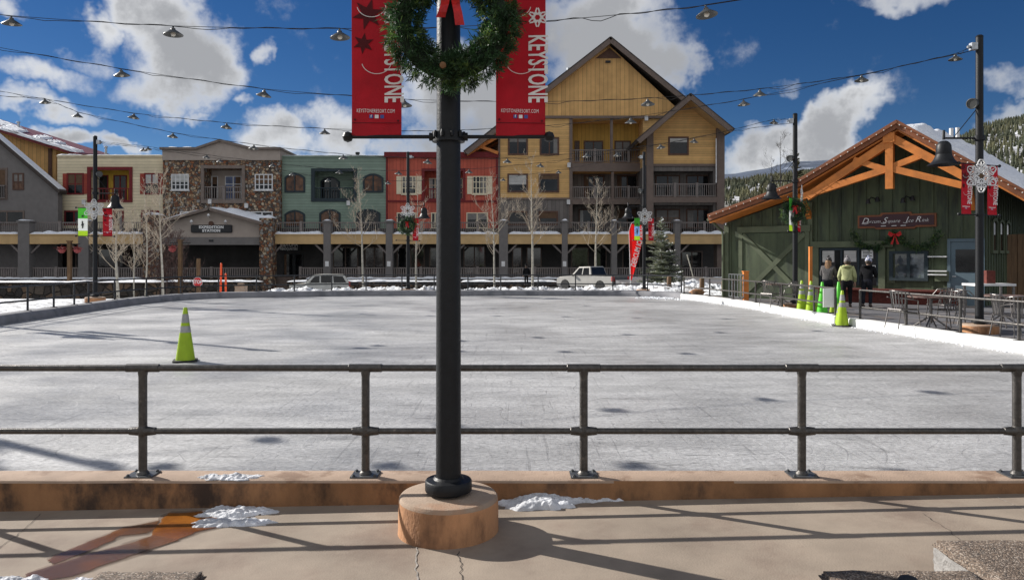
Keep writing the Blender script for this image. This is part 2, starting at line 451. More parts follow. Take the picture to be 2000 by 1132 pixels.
M['stopred'] = mat('stop_sign_red', srgb(190, 22, 24), .4)
M['wood'] = mat('weathered_brown_wood', (.13, .075, .035), .8, 0, .3, 3, .3, 30, stretch=(4, 4, .6))
M['timber'] = mat('stained_orange_timber', srgb(198, 118, 48), .55, 0, .25, 2.2, .2, 30, stretch=(1, 1, 1))
M['timberdark'] = mat('dark_stained_fascia', srgb(122, 70, 38), .6, 0, .25, 2.2, .2, 30)
M['shingle'] = mat('dark_roof_shingles', (.06, .048, .042), .9, 0, .35, 5, .5, 20)
M['redroof'] = mat('red_metal_roof', srgb(112, 34, 38), .5, .1, .2, 2, .1, 10, boards=('X', .6))
M['greenboard'] = mat('green_board', srgb(74, 84, 62), .8, 0, .30, 1.4, .3, 22, stretch=(3, 3, .5), col2=srgb(46, 54, 46), thr=(.45, .7))
M['greentrim'] = mat('green_trim', srgb(88, 96, 74), .8, 0, .2, 2, .2, 25)
M['bluedoor'] = mat('blue_grey_door', srgb(84, 102, 112), .6, 0, .12, 2, .1, 25)
M['maroon'] = mat('maroon_sign', srgb(56, 20, 28), .5, 0, .2, 5, .1, 20)
M['brick'] = mat('red_brick', srgb(92, 42, 34), .9, 0, .3, 12, .4, 40)
M['bark'] = mat('pale_aspen_bark', (.47, .44, .37), .85, 0, .3, 7, .3, 30, col2=(.07, .06, .05), thr=(.62, .68), stretch=(1, 1, 1))
M['twig'] = mat('aspen_twigs', (.47, .40, .31), .85, 0, .3, 3)
M['darktwig'] = mat('dark_twigs', (.05, .04, .032), .85, 0, .3, 3)
M['redtwig'] = mat('brown_shrub_twigs', (.09, .05, .042), .85, 0, .4, 4)
M['spruce'] = mat('spruce_needles', (.15, .17, .11), .8, 0, .4, 6, 0, 5, col2=(.34, .34, .19), thr=(.55, .7))
M['sprucetrunk'] = mat('spruce_trunk', (.10, .075, .045), .9)
M['forest'] = mat('forest_needles', (.040, .048, .026), .9, 0, .5, .05, 0, 1, col2=(.11, .105, .05), thr=(.45, .6))
M['grey_stucco'] = mat('grey_stucco', srgb(116, 112, 110), .9, 0, .1, 2, .4, 30)
M['greybeam'] = mat('grey_beam', srgb(112, 98, 90), .85, 0, .12, 2, .2, 20)
M['greyboard'] = mat('grey_board', srgb(112, 106, 102), .85, 0, .12, 1.5, .2, 20, boards=('X', .4))
M['railwood'] = mat('grey_brown_railing', srgb(122, 114, 110), .85, 0, .15, 3, .2, 20)
M['yellow'] = mat('yellow_siding', srgb(214, 172, 112), .85, 0, .10, 1.2, .1, 20, boards=('Z', .22))
M['yellowv'] = mat('yellow_boards', srgb(212, 168, 108), .85, 0, .10, 1.2, .1, 20, boards=('X', .42))
M['yellowplain'] = mat('yellow_fascia', srgb(196, 164, 116), .8, 0, .12, 1, .2, 12)
M['cream'] = mat('cream_siding', srgb(222, 208, 176), .85, 0, .08, 1, .1, 20, boards=('Z', .30))
M['teal'] = mat('green_lap_siding', srgb(128, 146, 132), .85, 0, .09, 1, .1, 20, boards=('Z', .28))
M['redsid'] = mat('red_siding', srgb(182, 88, 70), .85, 0, .10, 1, .1, 20, boards=('X', .35))
M['redtrim'] = mat('dark_red_trim', srgb(110, 24, 28), .75)
M['shutter'] = mat('red_shutter', srgb(158, 66, 52), .8, 0, .1, 2, .1, 10, boards=('Z', .1))
M['creamtrim'] = mat('cream_trim', srgb(216, 204, 176), .75, 0, .08, 2, .1, 20)
M['navytrim'] = mat('dark_slate_trim', srgb(34, 48, 54), .75)
M['browntrim'] = mat('brown_trim', srgb(92, 66, 54), .8)
M['whitetrim'] = mat('white_window_trim', (.66, .66, .66), .6)
M['taupe'] = mat('taupe_stucco', srgb(166, 154, 144), .9, 0, .08, 1.5, .3, 30)
M['taupedark'] = mat('dark_taupe_cornice', srgb(120, 108, 100), .85)
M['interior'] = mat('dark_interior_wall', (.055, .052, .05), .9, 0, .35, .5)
M['fieldstone'] = stone_mat('brown_fieldstone', [srgb(140, 112, 88), srgb(104, 90, 80), srgb(166, 136, 104), srgb(120, 80, 58), srgb(142, 138, 132), srgb(84, 74, 68), srgb(176, 160, 136), srgb(140, 90, 60)], 4.4, (.045, .038, .032))
M['wallstone'] = stone_mat('dark_wall_stone', [srgb(96, 86, 76), srgb(70, 62, 56), srgb(112, 92, 74), srgb(58, 54, 52)], 2.4, (.03, .026, .022))
M['skin'] = mat('skin', (.52, .32, .23), .55, 0, .06)
M['hair'] = mat('light_brown_hair', (.26, .15, .075), .6, 0, .3, 20)
M['plate'] = mat('dark_base_plate', (.10, .105, .11), .4, .5, .2, 10, .05, 40)
M['darkhair'] = mat('dark_hair', (.045, .03, .02), .6, 0, .3, 20)
M['greyjacket'] = mat('grey_tweed_jacket', (.09, .085, .085), .9, 0, .6, 30, .4, 60)
M['olive'] = mat('olive_green_jacket', (.34, .36, .17), .7, 0, .12, 6, .3, 15)
M['black_cloth'] = mat('black_cloth', (.012, .012, .014), .85, 0, .3, 6, .3, 20)
M['navy_cloth'] = mat('dark_navy_trousers', (.018, .019, .026), .85, 0, .3, 6, .3, 20)
M['hatgrey'] = mat('grey_knit_hat', (.2, .19, .2), .9, 0, .7, 25, .6, 40)
M['hatblue'] = mat('blue_grey_knit_hat', (.22, .25, .38), .9, 0, .7, 22, .6, 40, col2=(.6, .6, .66), thr=(.5, .56))
M['hatblack'] = mat('black_white_knit_hat', (.03, .03, .03), .9, 0, .5, 22, .6, 40, col2=(.55, .5, .5), thr=(.58, .62))
for _k in ('black_cloth', 'navy_cloth'): M[_k].node_tree.nodes['Principled BSDF'].inputs['Specular IOR Level'].default_value = .08
M['boot'] = mat('brown_boot', (.06, .045, .04), .8)
M['silvercar'] = mat('tan_silver_car_paint', (.50, .48, .44), .3, .3, .08, 2, .03, 5)
M['whitecar'] = mat('white_car_paint', (.55, .55, .52), .3, .1, .1, 2, .03, 5)
M['chairmetal'] = mat('brushed_chair_metal', (.16, .15, .145), .38, .8, .2, 20, .1, 60)
M['tabletop'] = mat('dark_table_top', (.15, .10, .085), .45, 0, .2, 6)
M['amber'] = mat('amber_lens', (.8, .3, .02), .3)
M['redlens'] = mat('red_lens', (.5, .01, .01), .3)
M['flower'] = mat('faded_red_flowers', (.30, .06, .06), .8, 0, .5, 20, .4, 40)
# ================================================================== GROUND, ICE, WALKWAY
def sstep(a, b, x):
    t = max(0.0, min(1.0, (x - a) / (b - a))); return t * t * (3 - 2 * t)
def gz(x, y):
    far = -0.55 - 0.027 * (6 - max(-40, min(40, x)))
    far = max(-1.5, min(-0.25, far))
    return -0.42 + (far + 0.42) * sstep(37.5, 48, y)
def axis(lo, hi, n): return [lo + (hi - lo) * i / n for i in range(n + 1)]
gx = [-4000, -1200, -400, -150] + axis(-80, 80, 64) + [150, 400, 1200, 4000]
gy = [-4000, -1000, -200, -60] + axis(-30, 110, 70) + [200, 500, 1500, 5000]
mb = MB()
mb.add([(x, y, gz(x, y)) for y in gy for x in gx], [(j * len(gx) + i, j * len(gx) + i + 1, (j + 1) * len(gx) + i + 1, (j + 1) * len(gx) + i) for j in range(len(gy) - 1) for i in range(len(gx) - 1)])
mb.struct('ground', M['ground'], smooth='all')
# street beyond the rink
mb = MB(); xs = axis(-70, 70, 56); ys = axis(47, 64, 8)
mb.add([(x, y, gz(x, y) + .012) for y in ys for x in xs], [(j * len(xs) + i, j * len(xs) + i + 1, (j + 1) * len(xs) + i + 1, (j + 1) * len(xs) + i) for j in range(len(ys) - 1) for i in range(len(xs) - 1)])
mb.struct('street', M['road'], smooth='all')

def smooth_path(pts, n=10):
    P = [Vector((p[0], p[1], 0)) for p in pts]
    out = []
    for i in range(len(P) - 1):
        p0, p1, p2, p3 = P[max(0, i - 1)], P[i], P[i + 1], P[min(len(P) - 1, i + 2)]
        for k in range(n):
            t = k / n
            out.append(0.5 * ((2 * p1) + (p2 - p0) * t + (2 * p0 - 5 * p1 + 4 * p2 - p3) * t * t + (3 * p1 - p0 - 3 * p2 + p3) * t ** 3))
    out.append(P[-1]); return out
RINK = smooth_path([(-12.9, 5.58), (-13.2, 12), (-13.3, 19.2), (-13.75, 24.4), (-13.95, 27.6), (-13.6, 30.4), (-12.5, 31.9), (-10.6, 32.7), (-7, 33.8), (-2, 34.1), (2, 34.1), (4.7, 33.9), (6.2, 33.0), (7.2, 31.7), (8.1, 27.4), (8.55, 19.7), (9.36, 13.57), (10.0, 8.5), (10.3, 5.58)])
def normals(path):
    out = []
    for i in range(len(path)):
        t = (path[min(len(path) - 1, i + 1)] - path[max(0, i - 1)]).normalized()
        out.append(Vector((-t.y, t.x, 0)))
    return out
RN = normals(RINK)
def offset_path(d, i0=0, i1=None):
    i1 = len(RINK) - 1 if i1 is None else i1
    return [RINK[i] + RN[i] * d for i in range(i0, i1 + 1)]
def idx_at_px(px, lo=0):
    m = (px - 1000) / F
    best = None
    for i in range(lo, len(RINK) - 1):
        a, b = RINK[i].x - m * RINK[i].y, RINK[i + 1].x - m * RINK[i + 1].y
        if a * b <= 0: best = i
    return best
I_WHITE0 = idx_at_px(1330)

def ice_material():
    m = bpy.data.materials.new('rink_ice'); m.use_nodes = True
    t = m.node_tree; t.nodes.clear(); n = t.nodes.new; l = t.links.new
    out = n('ShaderNodeOutputMaterial'); p = n('ShaderNodeBsdfPrincipled'); l(p.outputs[0], out.inputs[0])
    c = n('ShaderNodeTexCoord')
    def nz(scale, det, rgh, st, rot=0, loc=(0, 0, 0)):
        mp = n('ShaderNodeMapping'); mp.inputs['Scale'].default_value = st; mp.inputs['Rotation'].default_value = (0, 0, rot); mp.inputs['Location'].default_value = loc
        mp.vector_type = 'TEXTURE' if False else 'POINT'
        l(c.outputs['Object'], mp.inputs[0])
        a = n('ShaderNodeTexNoise'); a.inputs['Scale'].default_value = scale; a.inputs['Detail'].default_value = det; a.inputs['Roughness'].default_value = rgh
        l(mp.outputs[0], a.inputs['Vector']); return a.outputs['Fac']
    def mr(v, a, b, c0, c1):
        r = n('ShaderNodeMapRange'); r.interpolation_type = 'SMOOTHSTEP'; l(v, r.inputs[0])
        r.inputs[1].default_value = a; r.inputs[2].default_value = b; r.inputs[3].default_value = c0; r.inputs[4].default_value = c1; return r.outputs[0]
    def mul(a, b):
        r = n('ShaderNodeMath'); r.operation = 'MULTIPLY'; l(a, r.inputs[0]); l(b, r.inputs[1]); return r.outputs[0]
    big = mr(nz(.16, 4, .55, (1, 1, 1)), .3, .7, .80, 1.12)
    medium = mr(nz(1.1, 7, .7, (.6, 1.6, 1)), .3, .72, .74, 1.14)
    s1 = mr(nz(1.5, 5, .6, (9, .35, 1), .9), .60, .68, 1, .80)
    s2 = mr(nz(1.5, 5, .6, (10, .30, 1), -.5, (4, 4, 0)), .61, .68, 1, .80)
    s3 = mr(nz(2.2, 6, .65, (.7, 5, 1), .12, (9, 2, 0)), .58, .68, 1, .64)
    def cuts(scale, k, loc, c1, wd):
        a = nz(scale, 1.5, .4, (1, 1, 1), 0, loc)
        q = n('ShaderNodeMath'); q.operation = 'MULTIPLY'; l(a, q.inputs[0]); q.inputs[1].default_value = k
        fr = n('ShaderNodeMath'); fr.operation = 'PINGPONG'; l(q.outputs[0], fr.inputs[0]); fr.inputs[1].default_value = 1
        line = mr(fr.outputs[0], 0, wd, 1, 0)
        mk = mr(nz(.9, 3, .6, (1, 1, 1), 0, (loc[1], 5, loc[0])), .48, .60, 0, 1)
        r = n('ShaderNodeMapRange'); l(mul(line, mk), r.inputs[0]); r.inputs[3].default_value = 1; r.inputs[4].default_value = c1; return r.outputs[0]
    s4 = mul(mul(cuts(.30, 34, (1, 7, 3), 1.22, .07), cuts(.42, 30, (5, 2, 9), .72, .06)), mul(cuts(.24, 46, (8, 8, 1), .78, .07), cuts(.55, 22, (3, 11, 4), 1.2, .05)))
    gr = mr(nz(34, 4, .7, (.5, 1, 1)), .32, .66, .70, 1.14)
    sp = mr(nz(16, 3, .6, (1, 1, 1), 0, (3, 3, 3)), .70, .75, 1, 1.4)
    s5 = mr(nz(6, 4, .62, (.4, 3.2, 1), .06, (6, 1, 2)), .60, .68, 1, .60)
    s6 = mr(nz(11, 3, .6, (2.6, .35, 1), 1.1, (2, 9, 2)), .63, .70, 1, .72)
    big = mul(big, mul(s5, s6))
    f = mul(mul(mul(mul(big, medium), mul(s1, s2)), mul(s3, s4)), mul(gr, sp))
    sc = n('ShaderNodeVectorMath'); sc.operation = 'SCALE'; sc.inputs[0].default_value = (.47, .468, .468); l(f, sc.inputs['Scale'])
    l(sc.outputs[0], p.inputs['Base Color'])
    l(mr(nz(.35, 5, .6, (1, 1, 1), 0, (2, 2, 8)), .35, .65, .28, .62), p.inputs['Roughness'])
    p.inputs['Specular IOR Level'].default_value = .38
    b = n('ShaderNodeBump'); b.inputs['Strength'].default_value = .35; b.inputs['Distance'].default_value = .02
    l(f, b.inputs['Height']); l(b.outputs[0], p.inputs['Normal'])
    return m
mb = MB()
mid_pts = [Vector((p.x * .5 - 0.6, 5.58 + (p.y - 5.58) * .5, 0)) for p in RINK]
nR = len(RINK); cpt = Vector((-1.5, 12, 0))
mb.add(list(RINK) + mid_pts + [cpt], [(i, i + 1, nR + i + 1, nR + i) for i in range(nR - 1)] + [(nR + i, nR + i + 1, 2 * nR) for i in range(nR - 1)] + [(nR - 1, 0, nR, 2 * nR - 1), (2 * nR - 1, nR, 2 * nR)])
mb.struct('ice', ice_material())

# near walkway, sloping up gently to the right
def walkway_material(wet=False):
    m = mat('walkway_wet' if wet else 'walkway_concrete', srgb(142, 129, 115) if not wet else srgb(120, 72, 26), .88 if not wet else .22, 0, .20 if not wet else .3, 1.6, .14, 90,
            col2=srgb(122, 106, 94) if not wet else srgb(92, 66, 52), thr=(.46, .72) if not wet else (.44, .52), spec=.4, detail=8)
    return m
mb = MB()
xs = axis(-16, 16, 32); ys = [-25, -8, 0, 3, 4, 4.6, 5.36]
mb.add([(x, y, walk_z(max(-10, min(10, x)))) for y in ys for x in xs], [(j * len(xs) + i, j * len(xs) + i + 1, (j + 1) * len(xs) + i + 1, (j + 1) * len(xs) + i) for j in range(len(ys) - 1) for i in range(len(xs) - 1)])
mb.struct('walkway', walkway_material())
def walk_sheet(poly_px, name, m, lift=.004, jitter=.0, seed=1):
    rnd = random.Random(seed)
    pts = [on_walk(*p) for p in poly_px]
    dense = []
    for i, p in enumerate(pts):
        q = pts[(i + 1) % len(pts)]
        for k in range(8):
            t = k / 8
            d = p.lerp(q, t)
            w = noise.noise(Vector((d.x * 9, d.y * 9, seed))) * jitter + noise.noise(Vector((d.x * 30, d.y * 30, seed))) * jitter * .4
            dense.append((d.x + w, d.y + w * .5))
    bm = bmesh.new()
    vs = [bm.verts.new((x, y, walk_z(x) + lift)) for x, y in dense]
    f = bm.faces.new(vs)
    bmesh.ops.triangulate(bm, faces=[f])
    me = bpy.data.meshes.new(name); bm.to_mesh(me); bm.free(); me.materials.append(m)
    for pl in me.polygons:
        if pl.normal.z < 0: pl.flip()
    o = bpy.data.objects.new(name, me); COL.objects.link(o); o['kind'] = 'structure'
    return o
def wet_mat(name, c1, c2, alpha, rough):
    m = mat(name, c1, rough, 0, .3, 2.5, .08, 40, col2=c2, thr=(.4, .62), spec=.4, detail=8)
    t = m.node_tree; out = [q for q in t.nodes if q.type == 'OUTPUT_MATERIAL'][0]; pr = t.nodes['Principled BSDF']
    pr.inputs['Alpha'].default_value = alpha
    return m
DAMP = wet_mat('damp_concrete', srgb(110, 84, 66), srgb(96, 74, 60), .42, .55)
AMBER = wet_mat('amber_meltwater', srgb(146, 88, 28), srgb(112, 62, 22), .80, .16)
BROWN = wet_mat('brown_meltwater', srgb(92, 66, 52), srgb(112, 68, 34), .78, .2)
S_A = [(425, 996), (366, 1002), (327, 1003), (312, 1018), (300, 1031), (297, 1047), (345, 1055), (388, 1038), (425, 1030)]
S_B = [(297, 1047), (262, 1059), (228, 1069), (176, 1082), (118, 1101), (52, 1122), (50, 1142), (140, 1126), (205, 1103), (280, 1078), (345, 1055)]
S_C = [(314, 1017), (245, 1031), (196, 1050), (133, 1074), (96, 1094), (104, 1103), (150, 1086), (196, 1066), (236, 1047), (284, 1042), (303, 1032)]
def grow_px(poly, d):
    cx_, cy_ = sum(p[0] for p in poly) / len(poly), sum(p[1] for p in poly) / len(poly)
    out = []
    for i in range(len(poly)):
        a, b_, c_ = poly[i - 1], poly[i], poly[(i + 1) % len(poly)]
        nx, ny = -(c_[1] - a[1]), c_[0] - a[0]; L = math.hypot(nx, ny) or 1
        out.append((b_[0] + nx / L * d, b_[1] + ny / L * d * .6))
    return out
sgn_ = lambda poly: 1 if sum(poly[i - 1][0] * poly[i][1] - poly[i][0] * poly[i - 1][1] for i in range(len(poly))) < 0 else -1
for k_, (po, m_) in enumerate(((S_A, AMBER), (S_B, BROWN), (S_C, BROWN))):
    walk_sheet(grow_px(po, 5 * sgn_(po)), 'water', DAMP, .0035 + .0006 * k_, .045, 5 + k_)
    walk_sheet(po, 'water', m_, .0058 + .0006 * k_, .03, 1 + k_)
def strip(poly_px, w, name, m, seed=2, wob=.008):
    pts = [on_walk(*p) for p in poly_px]
    path = []
    for i in range(len(pts) - 1):
        for k in range(14):
            d = pts[i].lerp(pts[i + 1], k / 14)
            d.x += noise.noise(Vector((d.y * 16, seed, 0))) * wob * 2; d.y += noise.noise(Vector((d.x * 16, seed, 5))) * wob
            path.append(d)
    path.append(pts[-1])
    vs, fs = [], []
    for i, p in enumerate(path):
        t = (path[min(len(path) - 1, i + 1)] - path[max(0, i - 1)]).normalized()
        n_ = Vector((-t.y, t.x, 0)); ww = w * (.5 + .7 * abs(noise.noise(Vector((i * .9, seed, 1)))))
        for s in (-1, 1):
            q = p + n_ * s * ww; vs.append((q.x, q.y, walk_z(q.x) + .004))
    fs = [(2 * i, 2 * i + 1, 2 * i + 3, 2 * i + 2) for i in range(len(path) - 1)]
    MB().add(vs, fs).struct(name, m)
crackm = mat('crack_filler', (.035, .03, .026), .95)
pale = mat('pale_joint', (.30, .27, .24), .95, 0, .4, 30)
strip([(815, 1068), (812, 1098), (816, 1145)], .007, 'walkway_joint', pale, 3)
strip([(895, 1076), (899, 1100), (905, 1140)], .004, 'walkway_crack', crackm, 4, .014)
strip([(1800, 1002), (1850, 1033), (1905, 1080)], .002, 'walkway_crack', crackm, 5)
strip([(80, 1003), (40, 1040), (-10, 1075)], .003, 'walkway_crack', crackm, 6)
strip([(1940, 968), (1990, 990), (2040, 1012)], .003, 'walkway_joint', pale, 7)

# patio at the rink house
mb = MB()
pp = offset_path(.28, I_WHITE0 + 2)
poly = [(p.x, p.y) for p in pp] + [(40, 5.0), (40, 60), (7.6, 60), (7.0, 36)]
mb.prism(poly, -.5, .15, 'XY')
mb.struct('patio', M['patio'])

# ================================================================== CURBS AND RAILINGS
mb = MB()
nn_ = 60
prof = [(5.352, -.5), (5.345, .128), (5.352, .143), (5.372, .15), (5.585, .15), (5.60, .142), (5.603, -.5)]
for a in range(nn_):
    pass
vs = []; 
for i in range(nn_ + 1):
    x = -14 + 26 * i / nn_
    for y, z in prof:
        vs.append((x, y + noise.noise(Vector((x * 1.3, z * 3, 0))) * .004, z + (noise.noise(Vector((x * 2, y * 3, 2))) * .003 if z > 0 else 0)))
k_ = len(prof)
mb.add(vs, [(i * k_ + j, i * k_ + j + 1, (i + 1) * k_ + j + 1, (i + 1) * k_ + j) for i in range(nn_) for j in range(k_ - 1)] + [tuple(range(k_)), tuple(range(nn_ * k_, nn_ * k_ + k_))])
cb = thing('concrete_curb', 'low rust-stained tan concrete curb along the near edge of the ice', 'curb', (0, 5.47, -.5))
allf = mb.f; top_f = [f for f in allf if len(f) == 4 and min(mb.v[i].z for i in f) > .12 and min(mb.v[i].y for i in f) > 5.343]
full = mb
side_mb = MB(); side_mb.v = [p.copy() for p in full.v]; side_mb.f = [f for f in allf if f not in top_f]
top_mb = MB(); top_mb.v = [p.copy() for p in full.v]; top_mb.f = top_f
for q_, nm_, m_ in ((side_mb, 'curb_face', M['conc_rust']), (top_mb, 'curb_top', M['curb_top'])):
    used_ = sorted({i for f in q_.f for i in f}); mp_ = {o_: n_ for n_, o_ in enumerate(used_)}
    q_.v = [q_.v[i] for i in used_]; q_.f = [tuple(mp_[i] for i in f) for f in q_.f]
    q_.build(nm_, m_, cb, True, True, recalc=False)

def rink_wall(name, i0, i1, prof, m, label, end_pts=None):
    mb = MB(); vs = []
    k = len(prof)
    n = i1 - i0 + 1
    for i in range(i0, i1 + 1):
        for d, z in prof:
            p = RINK[i] + RN[i] * d
            vs.append((p.x, p.y, z + noise.noise(Vector((p.x * .8, p.y * .8, d))) * .012))
    mb.add(vs, [(i * k + j, i * k + j + 1, (i + 1) * k + j + 1, (i + 1) * k + j) for i in range(n - 1) for j in range(k - 1)] + [tuple(range(k)), tuple(range((n - 1) * k, n * k))])
    return mb.thing(name, m, label, 'wall', smooth=True)
grey_prof = [(0.0, -.4), (0.0, .02), (.03, .15), (.09, .225), (.18, .25), (.50, .25), (.52, .22), (.52, -.8)]
white_prof = [(0.0, -.4), (0.0, .185), (.02, .205), (.27, .205), (.28, .195), (.28, -.4)]
i_gap0, i_gap1 = idx_at_px(1632), idx_at_px(1668)
rink_wall('rink_wall', 0, I_WHITE0, grey_prof, M['padgrey'], 'low rounded grey wall curving round the left and far side of the ice')
rink_wall('rink_wall', I_WHITE0, i_gap0, white_prof, M['white'], 'low white painted wall along the ice, farther piece beside the row of cones')
rink_wall('rink_wall', max(i_gap1, i_gap0 + 1), nR - 1, white_prof, M['white'], 'low white painted wall along the ice, nearer piece before the patio tables')
# ragged ridge of scraped snow at the foot of the white wall and far corner
mb = MB(); rnd = random.Random(4)
for i in range(I_WHITE0 - 12, nR - 6):
    for k in range(12):
        t = rnd.random(); p = RINK[i].lerp(RINK[i + 1], t) - RN[i] * abs(rnd.gauss(0, .14 if i > I_WHITE0 + 3 else .5))
        r = rnd.uniform(.012, .05 if i < I_WHITE0 + 3 else .03)
        mb.lathe([(0.001, -r * .4), (r * rnd.uniform(.8, 1.4), 0), (r * .7, r * .5), (0.001, r * .8)], (p.x, p.y, 0), 6)
mb.struct('scraped_snow', M['snow'], 'stuff')

def post_hits(pxs, d):
    path = offset_path(d); out = []
    for px in pxs:
        m = (px - 1000) / F; cand = []
        for i in range(len(path) - 1):
            a, b = path[i].x - m * path[i].y, path[i + 1].x - m * path[i + 1].y
            if a * b <= 0 and a != b: cand.append(path[i].lerp(path[i + 1], a / (a - b)))
        if cand: out.append(max(cand, key=lambda p: p.y) if px < 1300 else cand[-1])
    return out
def railing(name, pts, zb, label, m, top=.95, midz=.54, r=.026, follow=True, group=None):
    root = thing(name, label, 'railing', (pts[0].x, pts[0].y, zb), group=group)
    for p in pts:
        b = MB()
        b.tube([(p.x, p.y, zb - .05), (p.x, p.y, top)], r * 1.15, 10)
        b.box(p.x - .07, p.x + .07, p.y - .06, p.y + .06, zb - .02, zb + .014)
        b.build('post', m, root, True, True)
    for nm, z in (('top_rail', top), ('mid_rail', midz)):
        MB().tube([(p.x, p.y, z) for p in pts], r, 10).build(nm, m, root, True, True)
    return root
left_px = [-420, -250, -110, 54, 105, 145, 173, 224, 286, 353, 427, 501, 575, 648, 715, 785, 848, 914, 978, 1051, 1124, 1197, 1265, 1331]
lp = [RINK[6] + RN[6] * .3, RINK[14] + RN[14] * .3] + post_hits(left_px[3:], .3)
railing('rink_railing', lp, .25, 'dark two-bar pipe railing curving along the left and far rink wall', M['railfar'])
railing('rink_railing', post_hits([1336, 1386, 1432, 1476, 1527, 1590, 1632], .16), .2, 'grey pipe railing on the white wall in front of the garage door and cones', M['rail'], .93, .50)
railing('rink_railing', post_hits([1680, 1770, 1876, 1990, 2140, 2400], .16), .2, 'grey pipe railing on the white wall in front of the patio tables', M['rail'], .93, .50)

# near railing on the curb
YR = 5.47
root = thing('rink_railing', 'near grey steel pipe railing bolted on the tan curb, right across the view', 'railing', (0, YR, .15))
posts = [PX(p, YR) for p in (-590, -158, 279, 714, 1140, 1566, 1986, 2410)]
ZT, ZM = .938, .474
for i, x in enumerate(posts):
    b = MB()
    b.tube([(x, YR, .15), (x, YR, ZT)], .0305, 16)
    b.lathe([(.046, 0), (.042, .012), (.034, .02), (.031, .024)], (x, YR, .162), 16)
    b.lathe([(.031, 0), (.036, .012), (.036, .06), (.031, .075)], (x, YR, ZM - .037), 16)
    b.lathe([(.031, 0), (.034, .02), (.036, .05)], (x, YR, ZT - .06), 16)
    b.lathe([(.024, -.125), (.030, -.12), (.030, .12), (.024, .125)], (x, YR, ZT), 14, 'X')
    b.lathe([(.022, -.10), (.028, -.095), (.034, -.03), (.034, .03), (.028, .095), (.022, .10)], (x, YR, ZM), 14, 'X')
    p = b.build('post', M['rail'], root, True, True)
    b = MB(); b.box(x - .1, x + .1, YR - .085, YR + .085, .146, .160)
    pl = b.build('base_plate', M['plate'], p, False, True, bevel=.003)
    b = MB()
    for sx in (-1, 1):
        for sy in (-1, 1):
            b.lathe([(.013, 0), (.013, .009), (.007, .010), (.007, .015)], (x + sx * .078, YR + sy * .063, .160), 6)
    b.build('bolt', M['plate'], p, False, True)
for nm, z, r in (('top_rail', ZT, .0245), ('mid_rail', ZM, .0225)):
    MB().tube([(posts[0] + (posts[-1] - posts[0]) * i / 40, YR, z) for i in range(41)], r, 14).build(nm, M['rail'], root, True, True)

# exposed aggregate blocks at the viewer's feet
agg = bpy.data.materials.new('exposed_aggregate'); agg.use_nodes = True
t = agg.node_tree; p = t.nodes['Principled BSDF']; p.inputs['Roughness'].default_value = .9
c = t.nodes.new('ShaderNodeTexCoord'); v = t.nodes.new('ShaderNodeTexVoronoi'); v.inputs['Scale'].default_value = 130
t.links.new(c.outputs['Object'], v.inputs['Vector'])
hs = t.nodes.new('ShaderNodeSeparateColor'); t.links.new(v.outputs['Color'], hs.inputs[0])
cr = t.nodes.new('ShaderNodeValToRGB'); t.links.new(hs.outputs[0], cr.inputs[0])
cr.color_ramp.interpolation = 'CONSTANT'
for i, (q, cl) in enumerate([(0, srgb(92, 78, 66)), (.25, srgb(120, 104, 90)), (.5, srgb(68, 60, 54)), (.72, srgb(148, 136, 124)), (.86, srgb(100, 88, 78))]):
    e = cr.color_ramp.elements[i] if i < 2 else cr.color_ramp.elements.new(q)
    e.position = q; e.color = (*cl, 1)
t.links.new(cr.outputs[0], p.inputs['Base Color'])
bn = t.nodes.new('ShaderNodeBump'); bn.inputs['Strength'].default_value = .8; bn.inputs['Distance'].default_value = .006
t.links.new(v.outputs['Distance'], bn.inputs['Height']); bn.invert = True; t.links.new(bn.outputs[0], p.inputs['Normal'])
side = mat('rough_block_side', (.25, .24, .23), .95, 0, .3, 6, 1.0, 40, col2=(.10, .09, .08), thr=(.62, .70), detail=8)
def stone_block(x0, x1, y0, y1, z0, z1, label, seed):
    root = thing('stone_block', label, 'stone block', ((x0 + x1) / 2, (y0 + y1) / 2, z0))
    def rough(b, amp):
        for p in b.v:
            w = noise.noise_vector(p * 9 + Vector((seed, 0, 0))) * amp + noise.noise_vector(p * 40) * amp * .5
            p += w
    def slab(za, zb, inset, amp):
        b = MB(); n = 40
        bm = bmesh.new(); bmesh.ops.create_cube(bm, size=1)
        bmesh.ops.scale(bm, vec=(x1 - x0 - inset, y1 - y0 - inset, zb - za), verts=bm.verts)
        bmesh.ops.translate(bm, vec=((x0 + x1) / 2, (y0 + y1) / 2, (za + zb) / 2), verts=bm.verts)
        bmesh.ops.bevel(bm, geom=list(bm.edges), offset=.022, segments=2, affect='EDGES')
        bmesh.ops.subdivide_edges(bm, edges=[e for e in bm.edges if e.calc_length() > .06], cuts=24, use_grid_fill=True)
        bm.verts.ensure_lookup_table()
        b.add([v.co.copy() for v in bm.verts], [tuple(v.index for v in f.verts) for f in bm.faces]); bm.free()
        rough(b, amp); return b
    slab(z0, z1 - .022, .012, .010).build('block_side', side, root, 'all', True)
    slab(z1 - .05, z1, 0, .006).build('block_top', agg, root, 'all', True)
stone_block(2.305, 4.4, 1.2, 4.10, -.02, .20, 'large aggregate-topped stone block with a rough pale side, lower right corner', 1)
stone_block(1.52, 2.29, 2.2, 3.70, -.02, .20, 'low aggregate stone block in front of the pale-sided corner block', 2)
stone_block(-2.16, -1.585, 2.2, 3.88, -.10, .12, 'low aggregate stone block at the lower left below the wet stain', 3)
b = MB(); b.lathe([(.046, 0), (.046, .018), (.038, .03), (.02, .037), (0.002, .039)], (1.885, 3.53, .2), 20)
b.thing('ground_light', M['dark'], 'small black dome fixture on the low block, bottom edge', 'ground light', smooth=True)

